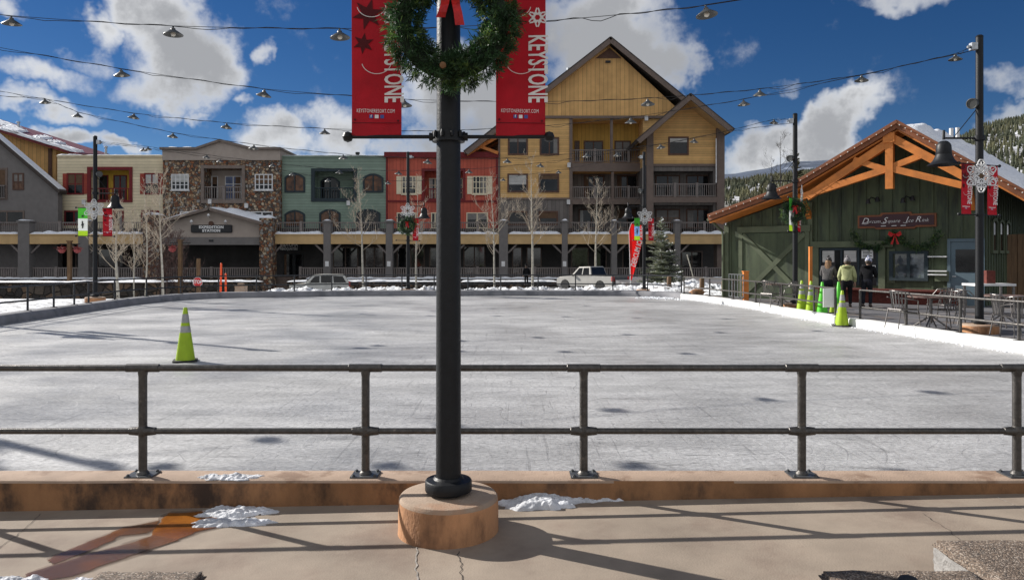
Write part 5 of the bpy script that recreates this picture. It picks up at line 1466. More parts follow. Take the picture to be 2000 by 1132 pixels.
for k in range(5): b.box(cx(531), cx(571), CY - .5 + k * .35, CY + 2.4, BASEZ + k * .3 - .0, BASEZ + (k + 1) * .3)
b.build('steps', M['greybeam'], ar, False, True)
for i, (a, bb) in enumerate(((-90, 284), (536, 1430))): 
    snow_strip(ar, cx(a) if i == 0 else cx(600), cx(bb), CY - .62, CY - .2, cz(544), .18, 40 + i, 'snow_ledge')
for a in (641, 761, 983, 1102):
    b = MB(); b.box(cx(a - 3.4), cx(a + 3.4), CY - .49, CY - .452, cz(520), cz(510)); b.build('notice', M['letter'], ar, False, True)
# shop windows set in the dark back wall
sh = MB()
shops = [(-40, 30, 482, 535), (70, 150, 482, 535), (190, 275, 485, 535), (650, 700, 482, 535), (712, 750, 482, 535), (775, 830, 482, 535), (838, 872, 482, 535), (905, 948, 480, 535), (1000, 1020, 482, 535), (1028, 1058, 482, 530), (1115, 1150, 482, 535), (1160, 1185, 482, 540), (1215, 1250, 482, 540), (1330, 1372, 490, 540), (1402, 1414, 485, 530)]
for a, bb, p0, p1 in shops: window(ar, a, bb, p0, p1, FY - .03, M['greybeam'], M['shopglass'], (1, 0) if bb - a > 35 else (0, 0), .12)
window(ar, 553, 574, 494, 545, FY - .03, M['dark'], M['glass'], (0, 0), .12); window(ar, 575, 592, 494, 545, FY - .03, M['dark'], M['glass'], (0, 0), .12)
sg = thing('sign', 'white lettered shop sign under the arcade above the double door', 'sign', (X7(567), FY - .4, Z7(490)))
b = MB(); b.box(X7(545), X7(590), FY - .4, FY - .3, Z7(490), Z7(472)); b.build('board', M['dark'], sg, False, True)
text_mesh('KIDTOPIA', .62, Matrix.Translation((0, -.03, .62)) @ FACE, .62, 0, .02).build('lettering', M['letter'], sg)
text_mesh('HEADQUARTERS', .36, Matrix.Translation((0, -.03, .20)) @ FACE, .62, 0, .012).build('lettering', M['letter'], sg)
# small square wall lamps
for i, (px_, py_, Y, lab) in enumerate([(165, 395, FY, 'cream building'), (411, 394, FY - .5, 'stone building below its balcony'), (482, 402, FY - .5, 'stone building beside a white window'), (681, 397, FY, 'green building'), (1111, 323, FY - .12, 'yellow lodge corner post, upper one'), (1110, 395, FY - .12, 'yellow lodge corner post, lower one'), (1262, 232, FY - .3, 'yellow lodge under the gable')]):
    b = MB(); b.box(PX(px_ - 3.2, Y), PX(px_ + 3.2, Y), Y - .22, Y - .01, PZ(py_ + 4, Y), PZ(py_ - 3.5, Y)); b.prism([(PX(px_ - 3.6, Y), PZ(py_ - 3.5, Y)), (PX(px_ + 3.6, Y), PZ(py_ - 3.5, Y)), (PX(px_ + 2.5, Y), PZ(py_ - 5, Y)), (PX(px_ - 2.5, Y), PZ(py_ - 5, Y))], Y - .24, Y - .01)
    b.thing('wall_lamp', M['whitetrim'], 'small square white wall lamp on the ' + lab, 'wall lamp', 'small wall lamps on the facades')

# ---- entrance pavilion of the stone building
pv = thing('entrance_pavilion', 'taupe gabled entrance pavilion with snow on its roof before the stone building', 'pavilion', (PX(413, CY), CY, BASEZ))
Yp = 69.2
b = MB(); b.prism([(PX(316, Yp), PZ(463, Yp)), (PX(512, Yp), PZ(463, Yp)), (PX(512, Yp), PZ(436, Yp)), (PX(413, Yp), PZ(411, Yp)), (PX(316, Yp), PZ(438, Yp))], Yp, FY - .6); b.build('gable_wall', M['taupe'], pv, False, True)
b = MB(); b.box(PX(314, Yp), PX(514, Yp), Yp - .12, FY - .7, PZ(478, Yp), PZ(463, Yp)); b.build('beam', M['grey_stucco'], pv, False, True)
b = MB(); roof_slab(b, 413.5, 408, 308, 437, Yp - .7, FY - .55, .26, Yp); roof_slab(b, 412.5, 408, 518, 437, Yp - .7, FY - .55, .26, Yp); rf = b.build('roof', M['taupedark'], pv, False, True)
for i, (xa, za, xb, zb_, h) in enumerate(((413, 405.5, 517, 434, .55), (413, 405.5, 309, 434.5, .30))):
    b = MB(); nx, ny = 40, 6; vs = []
    for j in range(ny + 1):
        for k in range(nx + 1):
            u = k / nx; y = Yp - .55 + (FY - .6 - Yp + .5) * j / ny
            z = PZ(za + (zb_ - za) * u, Yp); hh = h * (.25 + .75 * sstep(0, .35, u)) * (.75 + .5 * noise.noise(Vector((u * 6, j * .6, i)))) if 0 < j < ny and 0 < k < nx else 0
            vs.append((PX(xa + (xb - xa) * u, Yp), y - (.08 if j == 1 else 0), z + max(0, hh)))
    b.add(vs, [(j * (nx + 1) + k, j * (nx + 1) + k + 1, (j + 1) * (nx + 1) + k + 1, (j + 1) * (nx + 1) + k) for j in range(ny) for k in range(nx)]); b.build('snow', M['snow'], rf, 'all', True)
for a, bb in ((510, 535), (284, 315)):
    b = MB(); b.box(PX(a, Yp), PX(bb, Yp), Yp - .5, Yp + .8, BASEZ, PZ(426 if a > 400 else 420, Yp)); b.build('stone_column', M['fieldstone'], pv, False, True)
    snow_strip(pv, PX(a, Yp), PX(bb, Yp), Yp - .5, Yp + .8, PZ(426 if a > 400 else 420, Yp), .28, a, 'snow_cap', 10)
for px_, py_ in ((378, 433), (411, 421), (444, 433)):
    b = MB(); q = at(px_, py_, Yp); b.tube([(q.x - .1, Yp, q.z - .25), (q.x - .1, Yp - .35, q.z - .1), (q.x + .05, Yp - .7, q.z + .1)], .03, 6); b.lathe([(.04, 0), (.16, -.2)], (q.x + .1, Yp - .7, q.z + .15), 10); b.build('gooseneck_lamp', M['whitetrim'], pv, True, True)
sg = thing('sign', 'black rounded EXPEDITION STATION sign with white serif letters on the taupe gable', 'sign', (PX(414, Yp), Yp - .15, PZ(455, Yp)))
b = MB(); b.box(PX(373.5, Yp), PX(454.5, Yp), Yp - .16, Yp - .02, PZ(454.5, Yp), PZ(439, Yp)); bd_ = b.build('board', M['dark'], sg, False, True, bevel=.06)
b = MB(); b.lathe([(.22, -.16), (.22, -.02)], (PX(413, Yp), Yp, PZ(436.5, Yp)), 16, 'Y'); b.build('medallion', M['browntrim'], sg, True, True)
def serif(body, size, x, z, sx, par): text_mesh(body, size, Matrix.Translation((x, -.02, z)) @ FACE, sx, 0, .018, space=1.12).build('lettering', M['letter'], par)
serif('EXPEDITION', .33, 0, .535, 1.12, sg); serif('STATION', .33, 0, .21, 1.12, sg)
b = MB(); b.box(PX(409, Yp), PX(418, Yp), Yp - .16, Yp - .125, PZ(472, Yp), PZ(468, Yp)); b.build('address_plate', M['dark'], pv, False, True)
# ================================================================== RINK HOUSE (green board building, turned toward the ice)
HP, HR = Vector((12.6, 26.5, .15)), R(-43)
ROT = Matrix.Rotation(HR, 4, 'Z'); WHM = Matrix.Translation(HP) @ ROT
IV = WHM.inverted()
def hpt(px, py, c=0.0):
    d = Vector(((px - 1000) / F, 1, -(py - HY) / F)); o = Vector((0, 0, EYE))
    lo, ld = IV @ o, IV.to_3x3() @ d
    t = (c - lo.y) / ld.y
    p = lo + ld * t
    return p
def hx(px, py=500, c=0): return hpt(px, py, c).x
def hz(px, py, c=0): return hpt(px, py, c).z
hs_ = thing('rink_house', 'dark green board-and-batten rink building with an orange timber truss gable', 'building', HP, HR)
XL, XR = hx(1418), hx(1918)
CF = -1.15
A = hpt(1752, 240, CF); L1 = hpt(1549, 362, CF); L2 = hpt(1384, 423, CF); R1 = hpt(1918, 331, CF); R2 = hpt(2004, 380, CF)
sl = (R1.z - A.z) / (R1.x - A.x); R2 = Vector((A.x + (R2.x - A.x), CF, A.z + sl * (R2.x - A.x)))
DEP = 9.0
def roofz(x):
    if x <= L1.x: return L2.z + (L1.z - L2.z) * (x - L2.x) / (L1.x - L2.x)
    if x <= A.x: return L1.z + (A.z - L1.z) * (x - L1.x) / (A.x - L1.x)
    return A.z + sl * (x - A.x)
b = MB()
b.prism([(XL, -.15), (XR, -.15), (XR, roofz(XR) - .3), (A.x, A.z - .32), (L1.x, L1.z - .3), (XL, roofz(XL) - .28)], 0, DEP)
wall = b.build('wall', M['greenboard'], hs_)
b = MB(); xb = XL + .2
GX0, GX1, GZ1 = hx(1453, 520), hx(1574, 520), hz(1500, 455)
SX0, SX1, SZ0, SZ1 = hx(1602, 500), hx(1716, 500), hz(1660, 556), hz(1660, 484)
WX0, WX1, WZ0, WZ1 = hx(1738, 520), hx(1814, 520), hz(1776, 548), hz(1776, 490)
DX0, DX1, DZ1 = hx(1858, 520), hx(1917, 520), hz(1885, 472)
holes_ = [(GX0 - .15, GX1 + .15, GZ1 + .15), (SX0 - .2, SX1 + .2, SZ1 + .2), (WX0 - .12, WX1 + .12, WZ1 + .12), (DX0 - .12, DX1 + .1, DZ1 + .1)]
while xb < XR - .1:
    zb = .0
    for a, c, z in holes_:
        if a < xb < c: zb = z
    b.box(xb - .028, xb + .028, -.032, -.002, zb, roofz(xb) - .32); xb += .43
b.build('battens', M['greenboard'], hs_)
b = MB(); y = .5
while y < DEP: b.box(XR + .002, XR + .03, y - .028, y + .028, 0, roofz(XR) - .32); y += .43
b.build('side_battens', M['greenboard'], hs_)
# roof
def slab(b, p, q, th, y0, y1, lift=0):
    P, Q = Vector((p.x, (y0 + y1) / 2, p.z - th / 2 + lift)), Vector((q.x, (y0 + y1) / 2, q.z - th / 2 + lift)); b.bar(P, Q, y1 - y0, th, (0, 0, 1))
b = MB(); A2 = Vector((A.x + .03, 0, A.z)); 
slab(b, Vector((A.x + .05, 0, A.z + .02)), L1, .16, CF + .05, DEP + .6); slab(b, Vector((L1.x + .05, 0, L1.z - .03)), L2, .16, CF + .05, DEP + .6, -.01); slab(b, Vector((A.x - .05, 0, A.z + .02)), R2, .16, CF + .05, DEP + .6)
roof = b.build('roof', M['shingle'], hs_)
b = MB()
for (p, q, k) in ((A, L1, 0), (L1, L2, 1), (A, R2, 2)):
    d = (q - p).normalized()
    for (th, off, y0, y1) in ((.11, .035, CF - .10, CF + .06), (.17, -.085, CF - .045, CF + .062)):
        b.bar(Vector((p.x, (y0 + y1) / 2 + .004 * k, p.z + off)) - d * .02, Vector((q.x, (y0 + y1) / 2 + .004 * k, q.z + off)), y1 - y0, th, (0, 0, 1))
b.build('fascia', M['timberdark'], roof)
b = MB()
for (p, q, k) in ((A, L1, 0), (L1, L2, 1), (A, R2, 2)): slab(b, Vector((p.x, 0, p.z - .2)), Vector((q.x, 0, q.z - .2)), .05, CF + .07, -.01, -.003 * k)
b.build('soffit', M['timber'], roof)
b = MB(); b.tube([(L2.x - .03, CF, L2.z - .12), (L2.x - .03, DEP * .6, L2.z - .12)], .06, 8)
b.tube([(L2.x + .05, CF + .2, L2.z - .2), (XL - .1, -.12, L2.z - .55), (XL - .08, -.1, L2.z - .8), (XL - .08, -.1, 0)], .05, 8)
b.build('gutter_and_downpipe', M['greentrim'], roof)
# orange truss in the gable
def tb(b, p0, p1, w, c=CF + .12, d=.18): 
    p, q = hpt(*p0, c), hpt(*p1, c); b.bar(p, q, d, w, (0, 0, 1)) if False else b.bar(Vector((p.x, c, p.z)), Vector((q.x, c, q.z)), w, d, (0, 1, 0))
b = MB()
c0 = CF + .14
for (p, q, w, dy) in [((1738, 262), (1738, 369), .24, 0), ((1740, 276), (1577, 385), .26, .012), ((1744, 270), (1898, 352), .26, .014), ((1733, 330), (1567, 384), .22, .02), ((1745, 330), (1880, 362), .22, .022), ((1735, 333), (1668, 312), .20, .03), ((1745, 325), (1806, 301), .20, .032)]:
    P, Q = hpt(*p, c0), hpt(*q, c0); b.bar(Vector((P.x, c0 + dy, P.z)), Vector((Q.x, c0 + dy, Q.z)), w, .2, (0, 1, 0))
k = hpt(1738, 270, c0); b.box(k.x - .18, k.x + .18, c0 - .14, c0 + .12, k.z - .16, k.z + .18)
b.build('truss', M['timber'], hs_)
for px_, py_ in ((1572, 384),):
    b = MB(); p = hpt(px_, py_, -.5); b.bar((p.x, -.02, p.z - .75), (p.x, CF + .2, p.z + .02), .18, .18, (1, 0, 0)); b.build('knee_brace', M['timber'], hs_)
b = MB(); p = hpt(1895, 360, -.5); b.bar((p.x, -.02, p.z - .75), (p.x, CF + .2, p.z + .02), .18, .18, (1, 0, 0))
b.build('knee_brace', M['timber'], hs_)
# light string with small bulbs along the rake
b = MB()
for (p, q, n) in ((A, L1, 15), (L1, L2, 12), (A, R2, 20)):
    for i in range(n):
        v = p.lerp(q, (i + .6) / n); b.lathe([(.001, -.022), (.02, -.008), (.02, .008), (.001, .022)], (v.x, CF - .115, v.z - .02), 8)
o = b.build('bulb_string', M['bulb'], roof); o['kind'] = 'stuff'
# snow on the roof
def roof_snow(p, q, u0, u1, y0, y1, h, seed, nx=60, ny=44, fade=.12):
    b = MB(); vs = []
    for j in range(ny + 1):
        for i in range(nx + 1):
            u = u0 + (u1 - u0) * i / nx; y = y0 + (y1 - y0) * j / ny
            s = i / nx; e = min(1, s / fade) ** .5 * min(1, (1 - s) / .05) ** .5 * min(1, (j + .0001) / 5) ** .45
            nz = noise.noise(Vector((u * 4, y * .9, seed))) + .4 * noise.noise(Vector((u * 11, y * 3, seed)))
            hh = max(0, h * e * (.8 + .55 * nz)) if 0 < i < nx and j > 0 else 0
            v = p.lerp(q, u); sy = -.14 * (1 - min(1, j / 4)) * e * (0.6 + nz)
            vs.append((v.x, y + sy, v.z + .02 + hh))
    b.add(vs, [(j * (nx + 1) + i, j * (nx + 1) + i + 1, (j + 1) * (nx + 1) + i + 1, (j + 1) * (nx + 1) + i) for j in range(ny) for i in range(nx)])
    return b.build('snow', M['snow'], roof, 'all')
roof_snow(A, R2, .03, .985, CF + .16, DEP + .3, .46, 3.1)
roof_snow(L1, L2, .05, .92, CF + .2, DEP + .3, .17, 7.7)
b = MB(); p = hpt(1858, 255, 3.0)
for dx in (0, .2): b.tube([(p.x + dx, 3.0, p.z - 1.1), (p.x + dx, 3.0, p.z + .08)], .07, 10)
b.build('vent_pipes', M['whitetrim'], roof, True)
# front details
b = MB(); b.box(GX0, GX1, -.10, -.02, 0, GZ1); gd = b.build('garage_door', M['greenboard'], hs_)
b = MB()
gm, gw = (GX0 + GX1) / 2, GX1 - GX0
for (x0, z0, x1, z1) in ((GX0, .1, GX0 + gw, GZ1 - .05), (GX0, GZ1 - .05, GX0 + gw, .1)):
    b.bar((x0, -.12, z0), (x1, -.12, z1), .18, .03 + .006 * (z1 > z0), (0, 1, 0))
b.build('cross_brace', M['greentrim'], gd)
b = MB(); b.box(GX0 - .17, GX0 - .01, -.13, -.033, 0, GZ1 + .02); b.box(GX1 + .01, GX1 + .17, -.13, -.033, 0, GZ1 + .02); b.box(GX0 - .22, GX1 + .22, -.15, -.034, GZ1 + .022, GZ1 + .26); b.build('door_frame', M['greentrim'], gd)
MB().box(SX0 - .3, SX1 + .5, -.14, -.034, SZ1 + .02, SZ1 + .24).build('lintel', M['greentrim'], hs_)
for bx_ in ((SX0 - .25, SX0 - .02, -.12, -.034, 0, SZ1 + .018), (SX1 + .02, SX1 + .24, -.12, -.034, SZ0 - .1, SZ1 + .018)): MB().box(*bx_).build('trim_board', M['greentrim'], hs_)
b = MB(); b.box(XL - .06, XL + .14, -.06, -.034, 0, roofz(XL) - .35); b.build('corner_board', M['greentrim'], hs_); MB().box(XR - .14, XR + .05, -.06, -.034, 0, roofz(XR) - .35).build('corner_board', M['greentrim'], hs_)
b = MB(); xx = hx(1585, 500); b.box(xx - .1, xx + .06, -.09, -.034, 0, hz(1585, 395)); b.build('trim_board', M['greentrim'], hs_)
b = MB(); b.box(SX0, SX1, -.03, -.005, SZ0, SZ1); sw_ = b.build('service_window', M['dark'], hs_)
b = MB(); w = SX1 - SX0
b.box(SX0, SX1, -.09, -.033, SZ1 - .08, SZ1); 
for f in (0, .37, .66, .98): b.box(SX0 + w * f, SX0 + w * f + .07, -.092, -.0335, SZ0, SZ1 - .08)
b.build('frame', M['navytrim'], sw_)
MB().box(SX0 + .1, SX0 + w * .26, -.06, -.04, SZ1 - .52, SZ1 - .1).build('blind', M['blind'], sw_)
b = MB(); b.box(SX0 + w * .43, SX0 + w * .64, -.06, -.04, SZ1 - .50, SZ1 - .1); b.build('blind', M['blind'], sw_)
b = MB(); b.box(SX0 + w * .28, SX0 + w * .36, -.06, -.04, SZ0 + .2, SZ1 - .1); b.build('pane', M['glass'], sw_)
b = MB(); b.box(SX0 + w * .73, SX0 + w * .92, -.07, -.04, SZ1 - .38, SZ1 - .08); b.box(SX0 + w * .74, SX0 + w * .96, -.07, -.04, SZ1 - 1.0, SZ1 - .62); mn = b.build('menu_sheet', M['letter'], sw_)
b = MB()
for k in range(5): b.box(SX0 + w * .75, SX0 + w * (.87 + .03 * (k % 2)), -.075, -.071, SZ1 - .15 - k * .05, SZ1 - .128 - k * .05)
for k in range(5): b.box(SX0 + w * .76, SX0 + w * (.9 + .03 * (k % 2)), -.075, -.071, SZ1 - .68 - k * .06, SZ1 - .65 - k * .06)
b.build('print', M['dark'], mn)
b = MB(); b.box(SX0 - .05, WX1 + 1.05, -.42, -.145, SZ0 - .16, SZ0 - .10); b.box(SX0 - .02, WX1 + 1.0, -.14, -.034, -.1, SZ0 - .10); b.build('counter', M['brick'], hs_)
b = MB(); b.ring([(WX0, WZ0), (WX1, WZ0), (WX1, WZ1), (WX0, WZ1)], [(WX0 + .12, WZ0 + .1), (WX1 - .12, WZ0 + .1), (WX1 - .12, WZ1 - .1), (WX0 + .12, WZ1 - .1)], -.1, -.02); xm = (WX0 + WX1) / 2; b.box(xm - .05, xm + .05, -.098, -.02, WZ0 + .1, WZ1 - .1); wn = b.build('window', M['navytrim'], hs_)
b = MB(); b.box(WX0 + .1, WX1 - .1, -.05, -.03, WZ0 + .08, WZ1 - .08); b.build('pane', mat('window_glass_pale', (.18, .21, .23), .03, 0, .6, .9, .02, 2, spec=1.0, col2=(.05, .06, .07), thr=(.45, .55)), wn)
b = MB(); b.box(WX1 + .2, WX1 + .62, -.10, -.04, WZ0 + .0, WZ0 + .34); b.build('wall_box', M['greentrim'], hs_)
b = MB(); b.box(SX1 + .3, SX1 + .55, -.05, -.035, SZ0 + .1, SZ1 - .05); b.build('wall_box', M['greentrim'], hs_)
for py_ in (501, 529, 536):
    q = hpt(1833, py_); b = MB(); b.box(q.x - .28, q.x + .28, -.20, -.035, q.z - .02, q.z + .02); b.build('shelf', M['whitetrim'], hs_)
b = MB(); b.box(DX0, DX1, -.06, -.02, 0, DZ1); dr = b.build('door', M['bluedoor'], hs_)
b = MB(); b.box(DX0 - .1, DX0 - .005, -.09, -.034, 0, DZ1 + .1); b.box(DX1 + .005, DX1 + .1, -.09, -.034, 0, DZ1 + .1); b.box(DX0 - .004, DX1 + .004, -.09, -.034, DZ1 + .005, DZ1 + .1); b.build('frame', M['bluedoor'], dr)
d0 = hz(1885, 531); d1 = hz(1885, 487)
b = MB(); b.box(DX0 + .14, DX1 - .1, -.075, -.062, d0, d1); b.build('pane', M['glass'], dr)
b = MB(); b.tube([(DX0 + .07, -.06, .98), (DX0 + .07, -.13, .98), (DX0 + .17, -.13, .98)], .015, 8); b.build('handle', M['galv'], dr)
for px_, py_ in ((1712, 389), (1780, 387)):
    q = hpt(px_, py_); b = MB(); b.lathe([(.05, -.06), (.05, -.035)], (q.x, 0, q.z), 12, 'Y'); b.tube([(q.x, -.05, q.z), (q.x - .1, -.25, q.z + .06), (q.x - .16, -.35, q.z - .05)], .018, 6)
    b.lathe([(.03, .05), (.05, .02), (.085, -.12), (.07, -.12)], (q.x - .17, -.36, q.z - .05), 14); b.lathe([(.03, .05), (.05, .02), (.085, -.12), (.07, -.12)], (q.x + .09, -.2, q.z + .02), 14); b.build('spotlight', M['dark'], hs_, True)
# side wall windows
for k in range(3):
    y0_ = 1.3 + k * 1.15
    b = MB(); b.M = Matrix.Translation((XR, 0, 0)) @ Matrix.Rotation(R(90), 4, 'Z')
    o_ = arc_poly(y0_, y0_ + .85, 1.75, 2.95, .12); i_ = arc_poly(y0_ + .1, y0_ + .75, 1.85, 2.85, .1)
    b.ring(o_, i_, -.08, -.004); sw2 = b.build('window', M['greentrim'], hs_)
    b = MB(); b.M = Matrix.Translation((XR, 0, 0)) @ Matrix.Rotation(R(90), 4, 'Z'); b.prism(i_, -.045, -.01); b.build('pane', M['glass'], sw2)
# sign with its lettering
p0, p1 = hpt(1676, 447, -.12), hpt(1826, 433, -.12)
sgn = thing('sign', 'maroon wooden Dercum Square Ice Rink sign in white script over the service window', 'sign', WHM @ Vector(((p0.x + p1.x) / 2, -.05, p0.z)), HR)
w, h = p1.x - p0.x, hz(1750, 421, -.12) - hz(1750, 449, -.12)
sh_ = lambda e: [(-w / 2 - e, .1 * h - e), (-w * .28, .1 * h - e), (-w * .26, -e), (w * .24, -e), (w * .26, .1 * h - e), (w / 2 + e, .1 * h - e), (w / 2 + e, .9 * h + e), (w * .2 + e, .9 * h + e), (w * .18 + e, 1.04 * h + e), (-w * .18 - e, 1.04 * h + e), (-w * .2 - e, .9 * h + e), (-w / 2 - e, .9 * h + e)]
b = MB(); b.prism(sh_(.03), -.02, .04); b.build('backing', M['timberdark'], sgn)
b = MB(); b.prism(sh_(-.035), -.05, -.0205); b.build('board', M['maroon'], sgn)
# script lettering: capitals leaning and larger, thin joined lower case
for body, x, sz in (('D', -.41, .50), ('ercum', -.292, .30), ('S', -.145, .50), ('quare', -.025, .30), ('I', .14, .50), ('ce', .195, .30), ('R', .285, .50), ('ink', .375, .31)):
    text_mesh(body, sz * h * 1.12, Matrix.Translation((x * w, -.055, .52 * h + (.03 * h if len(body) == 1 else -.03 * h))) @ FACE, 1.05, .38, -.002, ext=.004, space=1.0).build('lettering', M['letter'], sgn)
b = MB()
for x in (-.16, -.02, .10):
    b.tube([((x - .03) * w, -.058, .16 * h), ((x + .035) * w, -.058, .165 * h)], .014, 6)
for x0, x1, zz in ((-.45, -.36, .36), (-.19, -.12, .37), (.10, .16, .37)):
    b.tube([((x0) * w, -.057, zz * h), ((x0 + x1) / 2 * w, -.057, (zz - .035) * h), (x1 * w, -.057, (zz + .02) * h)], .008, 6)
b.build('flourish', M['letter'], sgn)
# garland with a bow
gl = thing('garland', 'dark green evergreen garland with a red bow draped below the rink sign', 'garland', WHM @ Vector((p0.x + w / 2, -.2, p0.z - .4)), HR)
ga, gm1, gb_ = hpt(1666, 455, -.2), None, hpt(1838, 452, -.2)
pts = [hpt(1666, 450, -.2), hpt(1678, 478, -.2), hpt(1708, 486, -.2), hpt(1735, 470, -.2), hpt(1747, 455, -.2), hpt(1760, 470, -.2), hpt(1790, 484, -.2), hpt(1822, 476, -.2), hpt(1836, 450, -.2)]
org = IV @ gl.location
b = MB(); rnd = random.Random(8)
for i in range(len(pts) - 1):
    for k in range(70):
        c = pts[i].lerp(pts[i + 1], rnd.random()) - org + Vector((rnd.gauss(0, .05), rnd.gauss(0, .03), rnd.gauss(0, .06)))
        needles(b, c, Vector((rnd.gauss(0, 1), rnd.gauss(-.3, .7), rnd.gauss(-.2, 1))), 9, .085, rnd, .008)
b.build('greenery', M['needle'], gl, recalc=False)
b = MB(); c = hpt(1748, 458, -.32) - org
for sg in (-1, 1):
    b.add([c, c + Vector((sg * .18, -.04, .12)), c + Vector((sg * .22, -.02, .0)), c + Vector((sg * .12, -.05, -.08))], [(0, 1, 2, 3)])
    b.add([c, c + Vector((sg * .03, -.03, -.05)), c + Vector((sg * .14, -.02, -.32)), c + Vector((sg * .06, -.02, -.34))], [(0, 1, 2, 3)])
b.lathe([(.001, -.04), (.045, 0), (.001, .04)], tuple(c), 10); b.build('bow', M['bow'], gl)

# ================================================================== PEOPLE AT THE SERVICE WINDOW
def skin_mesh(name, joints, edges, m, parent, sub=2, root=0):
    me = bpy.data.meshes.new(name)
    me.from_pydata([j[0] for j in joints], edges, [])
    o = bpy.data.objects.new(name, me); COL.objects.link(o)
    md = o.modifiers.new('skin', 'SKIN'); md.use_smooth_shade = True
    if not me.skin_vertices: 
        bpy.context.view_layer.objects.active = o
    for i, j in enumerate(joints):
        r = j[1] if isinstance(j[1], tuple) else (j[1], j[1])
        me.skin_vertices[0].data[i].radius = r
        me.skin_vertices[0].data[i].use_root = (i == root)
    sd = o.modifiers.new('sub', 'SUBSURF'); sd.levels = sub; sd.render_levels = sub
    dg = bpy.context.evaluated_depsgraph_get(); dg.update()
    nm = bpy.data.meshes.new_from_object(o.evaluated_get(dg))
    bpy.data.objects.remove(o)
    nm.materials.clear(); nm.materials.append(m); nm.name = name
    for p in nm.polygons: p.use_smooth = True
    o2 = bpy.data.objects.new(name, nm); COL.objects.link(o2)
    if parent: o2.parent = parent
    return o2
def person(label, loc, rz, hgt, jm, tm, hm, lean=.10, arms='fwd', hood=False, longhair=False, jlen=.0, seed=0):
    # local: facing +y, feet at 0
    s = hgt / 1.70
    root = thing('person', label, 'person', loc, rz)
    root.scale = (s, s, s)
    L = lean
    hip, chest, neck, head = (0, 0, .92), (0, L * .5, 1.22), (0, L, 1.43), (0, L * 1.35, 1.57)
    def arm(sg):
        if arms == 'fwd': return [(sg * .18, L * .9, 1.37), (sg * .235, L + .05, 1.12), (sg * .17, L + .28, 1.04), (sg * .14, L + .36, 1.06)]
        return [(sg * .18, L * .9, 1.37), (sg * .25, L * .5 - .02, 1.10), (sg * .24, L + .10, .88), (sg * .23, L + .16, .80)]
    def leg(sg, k): return [(sg * .09, 0, .88), (sg * .10, .02 + k, .48), (sg * .105, -.02 + k, .09), (sg * .115, .10 + k, .035)]
    J = [(hip, (.135, .10)), (chest, (.15, .105)), (neck, .055), (head, (.085, .10)), ((0, L * 1.35 + .01, 1.66), (.07, .085))]
    E = [(0, 1), (1, 2), (2, 3), (3, 4)]
    for sg in (-1, 1):
        n0 = len(J)
        a = arm(sg)
        J += [(a[0], .058), (a[1], .045), (a[2], .033), (a[3], .032)]; E += [(1, n0), (n0, n0 + 1), (n0 + 1, n0 + 2), (n0 + 2, n0 + 3)]
        d = Vector(a[3]) - Vector(a[2]); d.normalize(); side = Vector((1, 0, 0)); h0 = n0 + 3
        for f, (u, ln) in enumerate(((-.030, .075), (-.010, .088), (.010, .082), (.030, .066))):
            q = Vector(a[3]) + side * u + d * .05; q2 = q + d * ln * .6 + Vector((0, 0, -.025)); n1 = len(J)
            J += [(tuple(q), .009), (tuple(q2), .008)]; E += [(h0, n1), (n1, n1 + 1)]
        q = Vector(a[3]) - side * (sg * .036); n1 = len(J); J += [(tuple(q), .011), (tuple(q + d * .045 - side * sg * .012), .009)]; E += [(h0, n1), (n1, n1 + 1)]
        n0 = len(J); l_ = leg(sg, .05 * sg)
        J += [(l_[0], .085), (l_[1], .058), (l_[2], .042), (l_[3], .04)]; E += [(0, n0), (n0, n0 + 1), (n0 + 1, n0 + 2), (n0 + 2, n0 + 3)]
    skin_mesh('body', J, E, M['skin'], root, 1)
    # jacket
    J = [((0, 0, .80 - jlen), (.215, .165)), ((0, L * .3, 1.05), (.19, .145)), ((0, L * .75, 1.30), (.185, .13)), ((0, L, 1.41), (.10, .09)), ((0, L * 1.1, 1.475), (.085, .085))]
    E = [(0, 1), (1, 2), (2, 3), (3, 4)]
    for sg in (-1, 1):
        n0 = len(J); a = arm(sg)
        mid = tuple((Vector(a[0]) + Vector(a[1])) / 2)
        J += [(a[0], .088), (mid, .082), (a[1], .076), (tuple(Vector(a[1]).lerp(Vector(a[2]), .6)), .064), (a[2], .058)]; E += [(2, n0)] + [(n0 + k, n0 + k + 1) for k in range(4)]
    jk = skin_mesh('jacket', J, E, jm, root, 2)
    for v in jk.data.vertices: v.co += noise.noise_vector(v.co * 11 + Vector((seed, 0, 0))) * .012
    J = [((0, 0, .91), (.185, .15)), ((0, L * .1, 1.06), (.165, .13))]; E = [(0, 1)]
    for sg in (-1, 1):
        n0 = len(J); l_ = leg(sg, .05 * sg)
        J += [((sg * .095, .0, .80), .105), (tuple((Vector(l_[0]) + Vector(l_[1])) / 2), .09), (l_[1], .074), (tuple((Vector(l_[1]) + Vector(l_[2])) / 2), .066), ((l_[2][0], l_[2][1], .10), .062)]; E += [(0, n0)] + [(n0 + k, n0 + k + 1) for k in range(4)]
    skin_mesh('trousers', J, E, tm, root, 2)
    for sg in (-1, 1):
        l_ = leg(sg, .05 * sg); x, y, z = l_[2]
        skin_mesh('boot', [((x, y - .03, .14), .058), ((x, y - .035, .05), .052), ((x, y + .09, .042), (.05, .042)), ((x, y + .16, .035), (.042, .033))], [(0, 1), (1, 2), (2, 3)], M['boot'], root, 2)
    # hat, hair, face
    hx_, hy_, hz_ = head
    b = MB(); b.lathe([(.100, .005), (.112, .02), (.113, .055), (.108, .09), (.09, .135), (.055, .165), (.002, .178)], (hx_, hy_ + .005, hz_), 20)
    b.lathe([(.002, .165), (.035, .175), (.045, .20), (.03, .232), (.002, .24)], (hx_, hy_, hz_), 12)
    hat = b.build('hat', hm, root, True)
    for v in hat.data.vertices: v.co += noise.noise_vector(v.co * 40) * .006
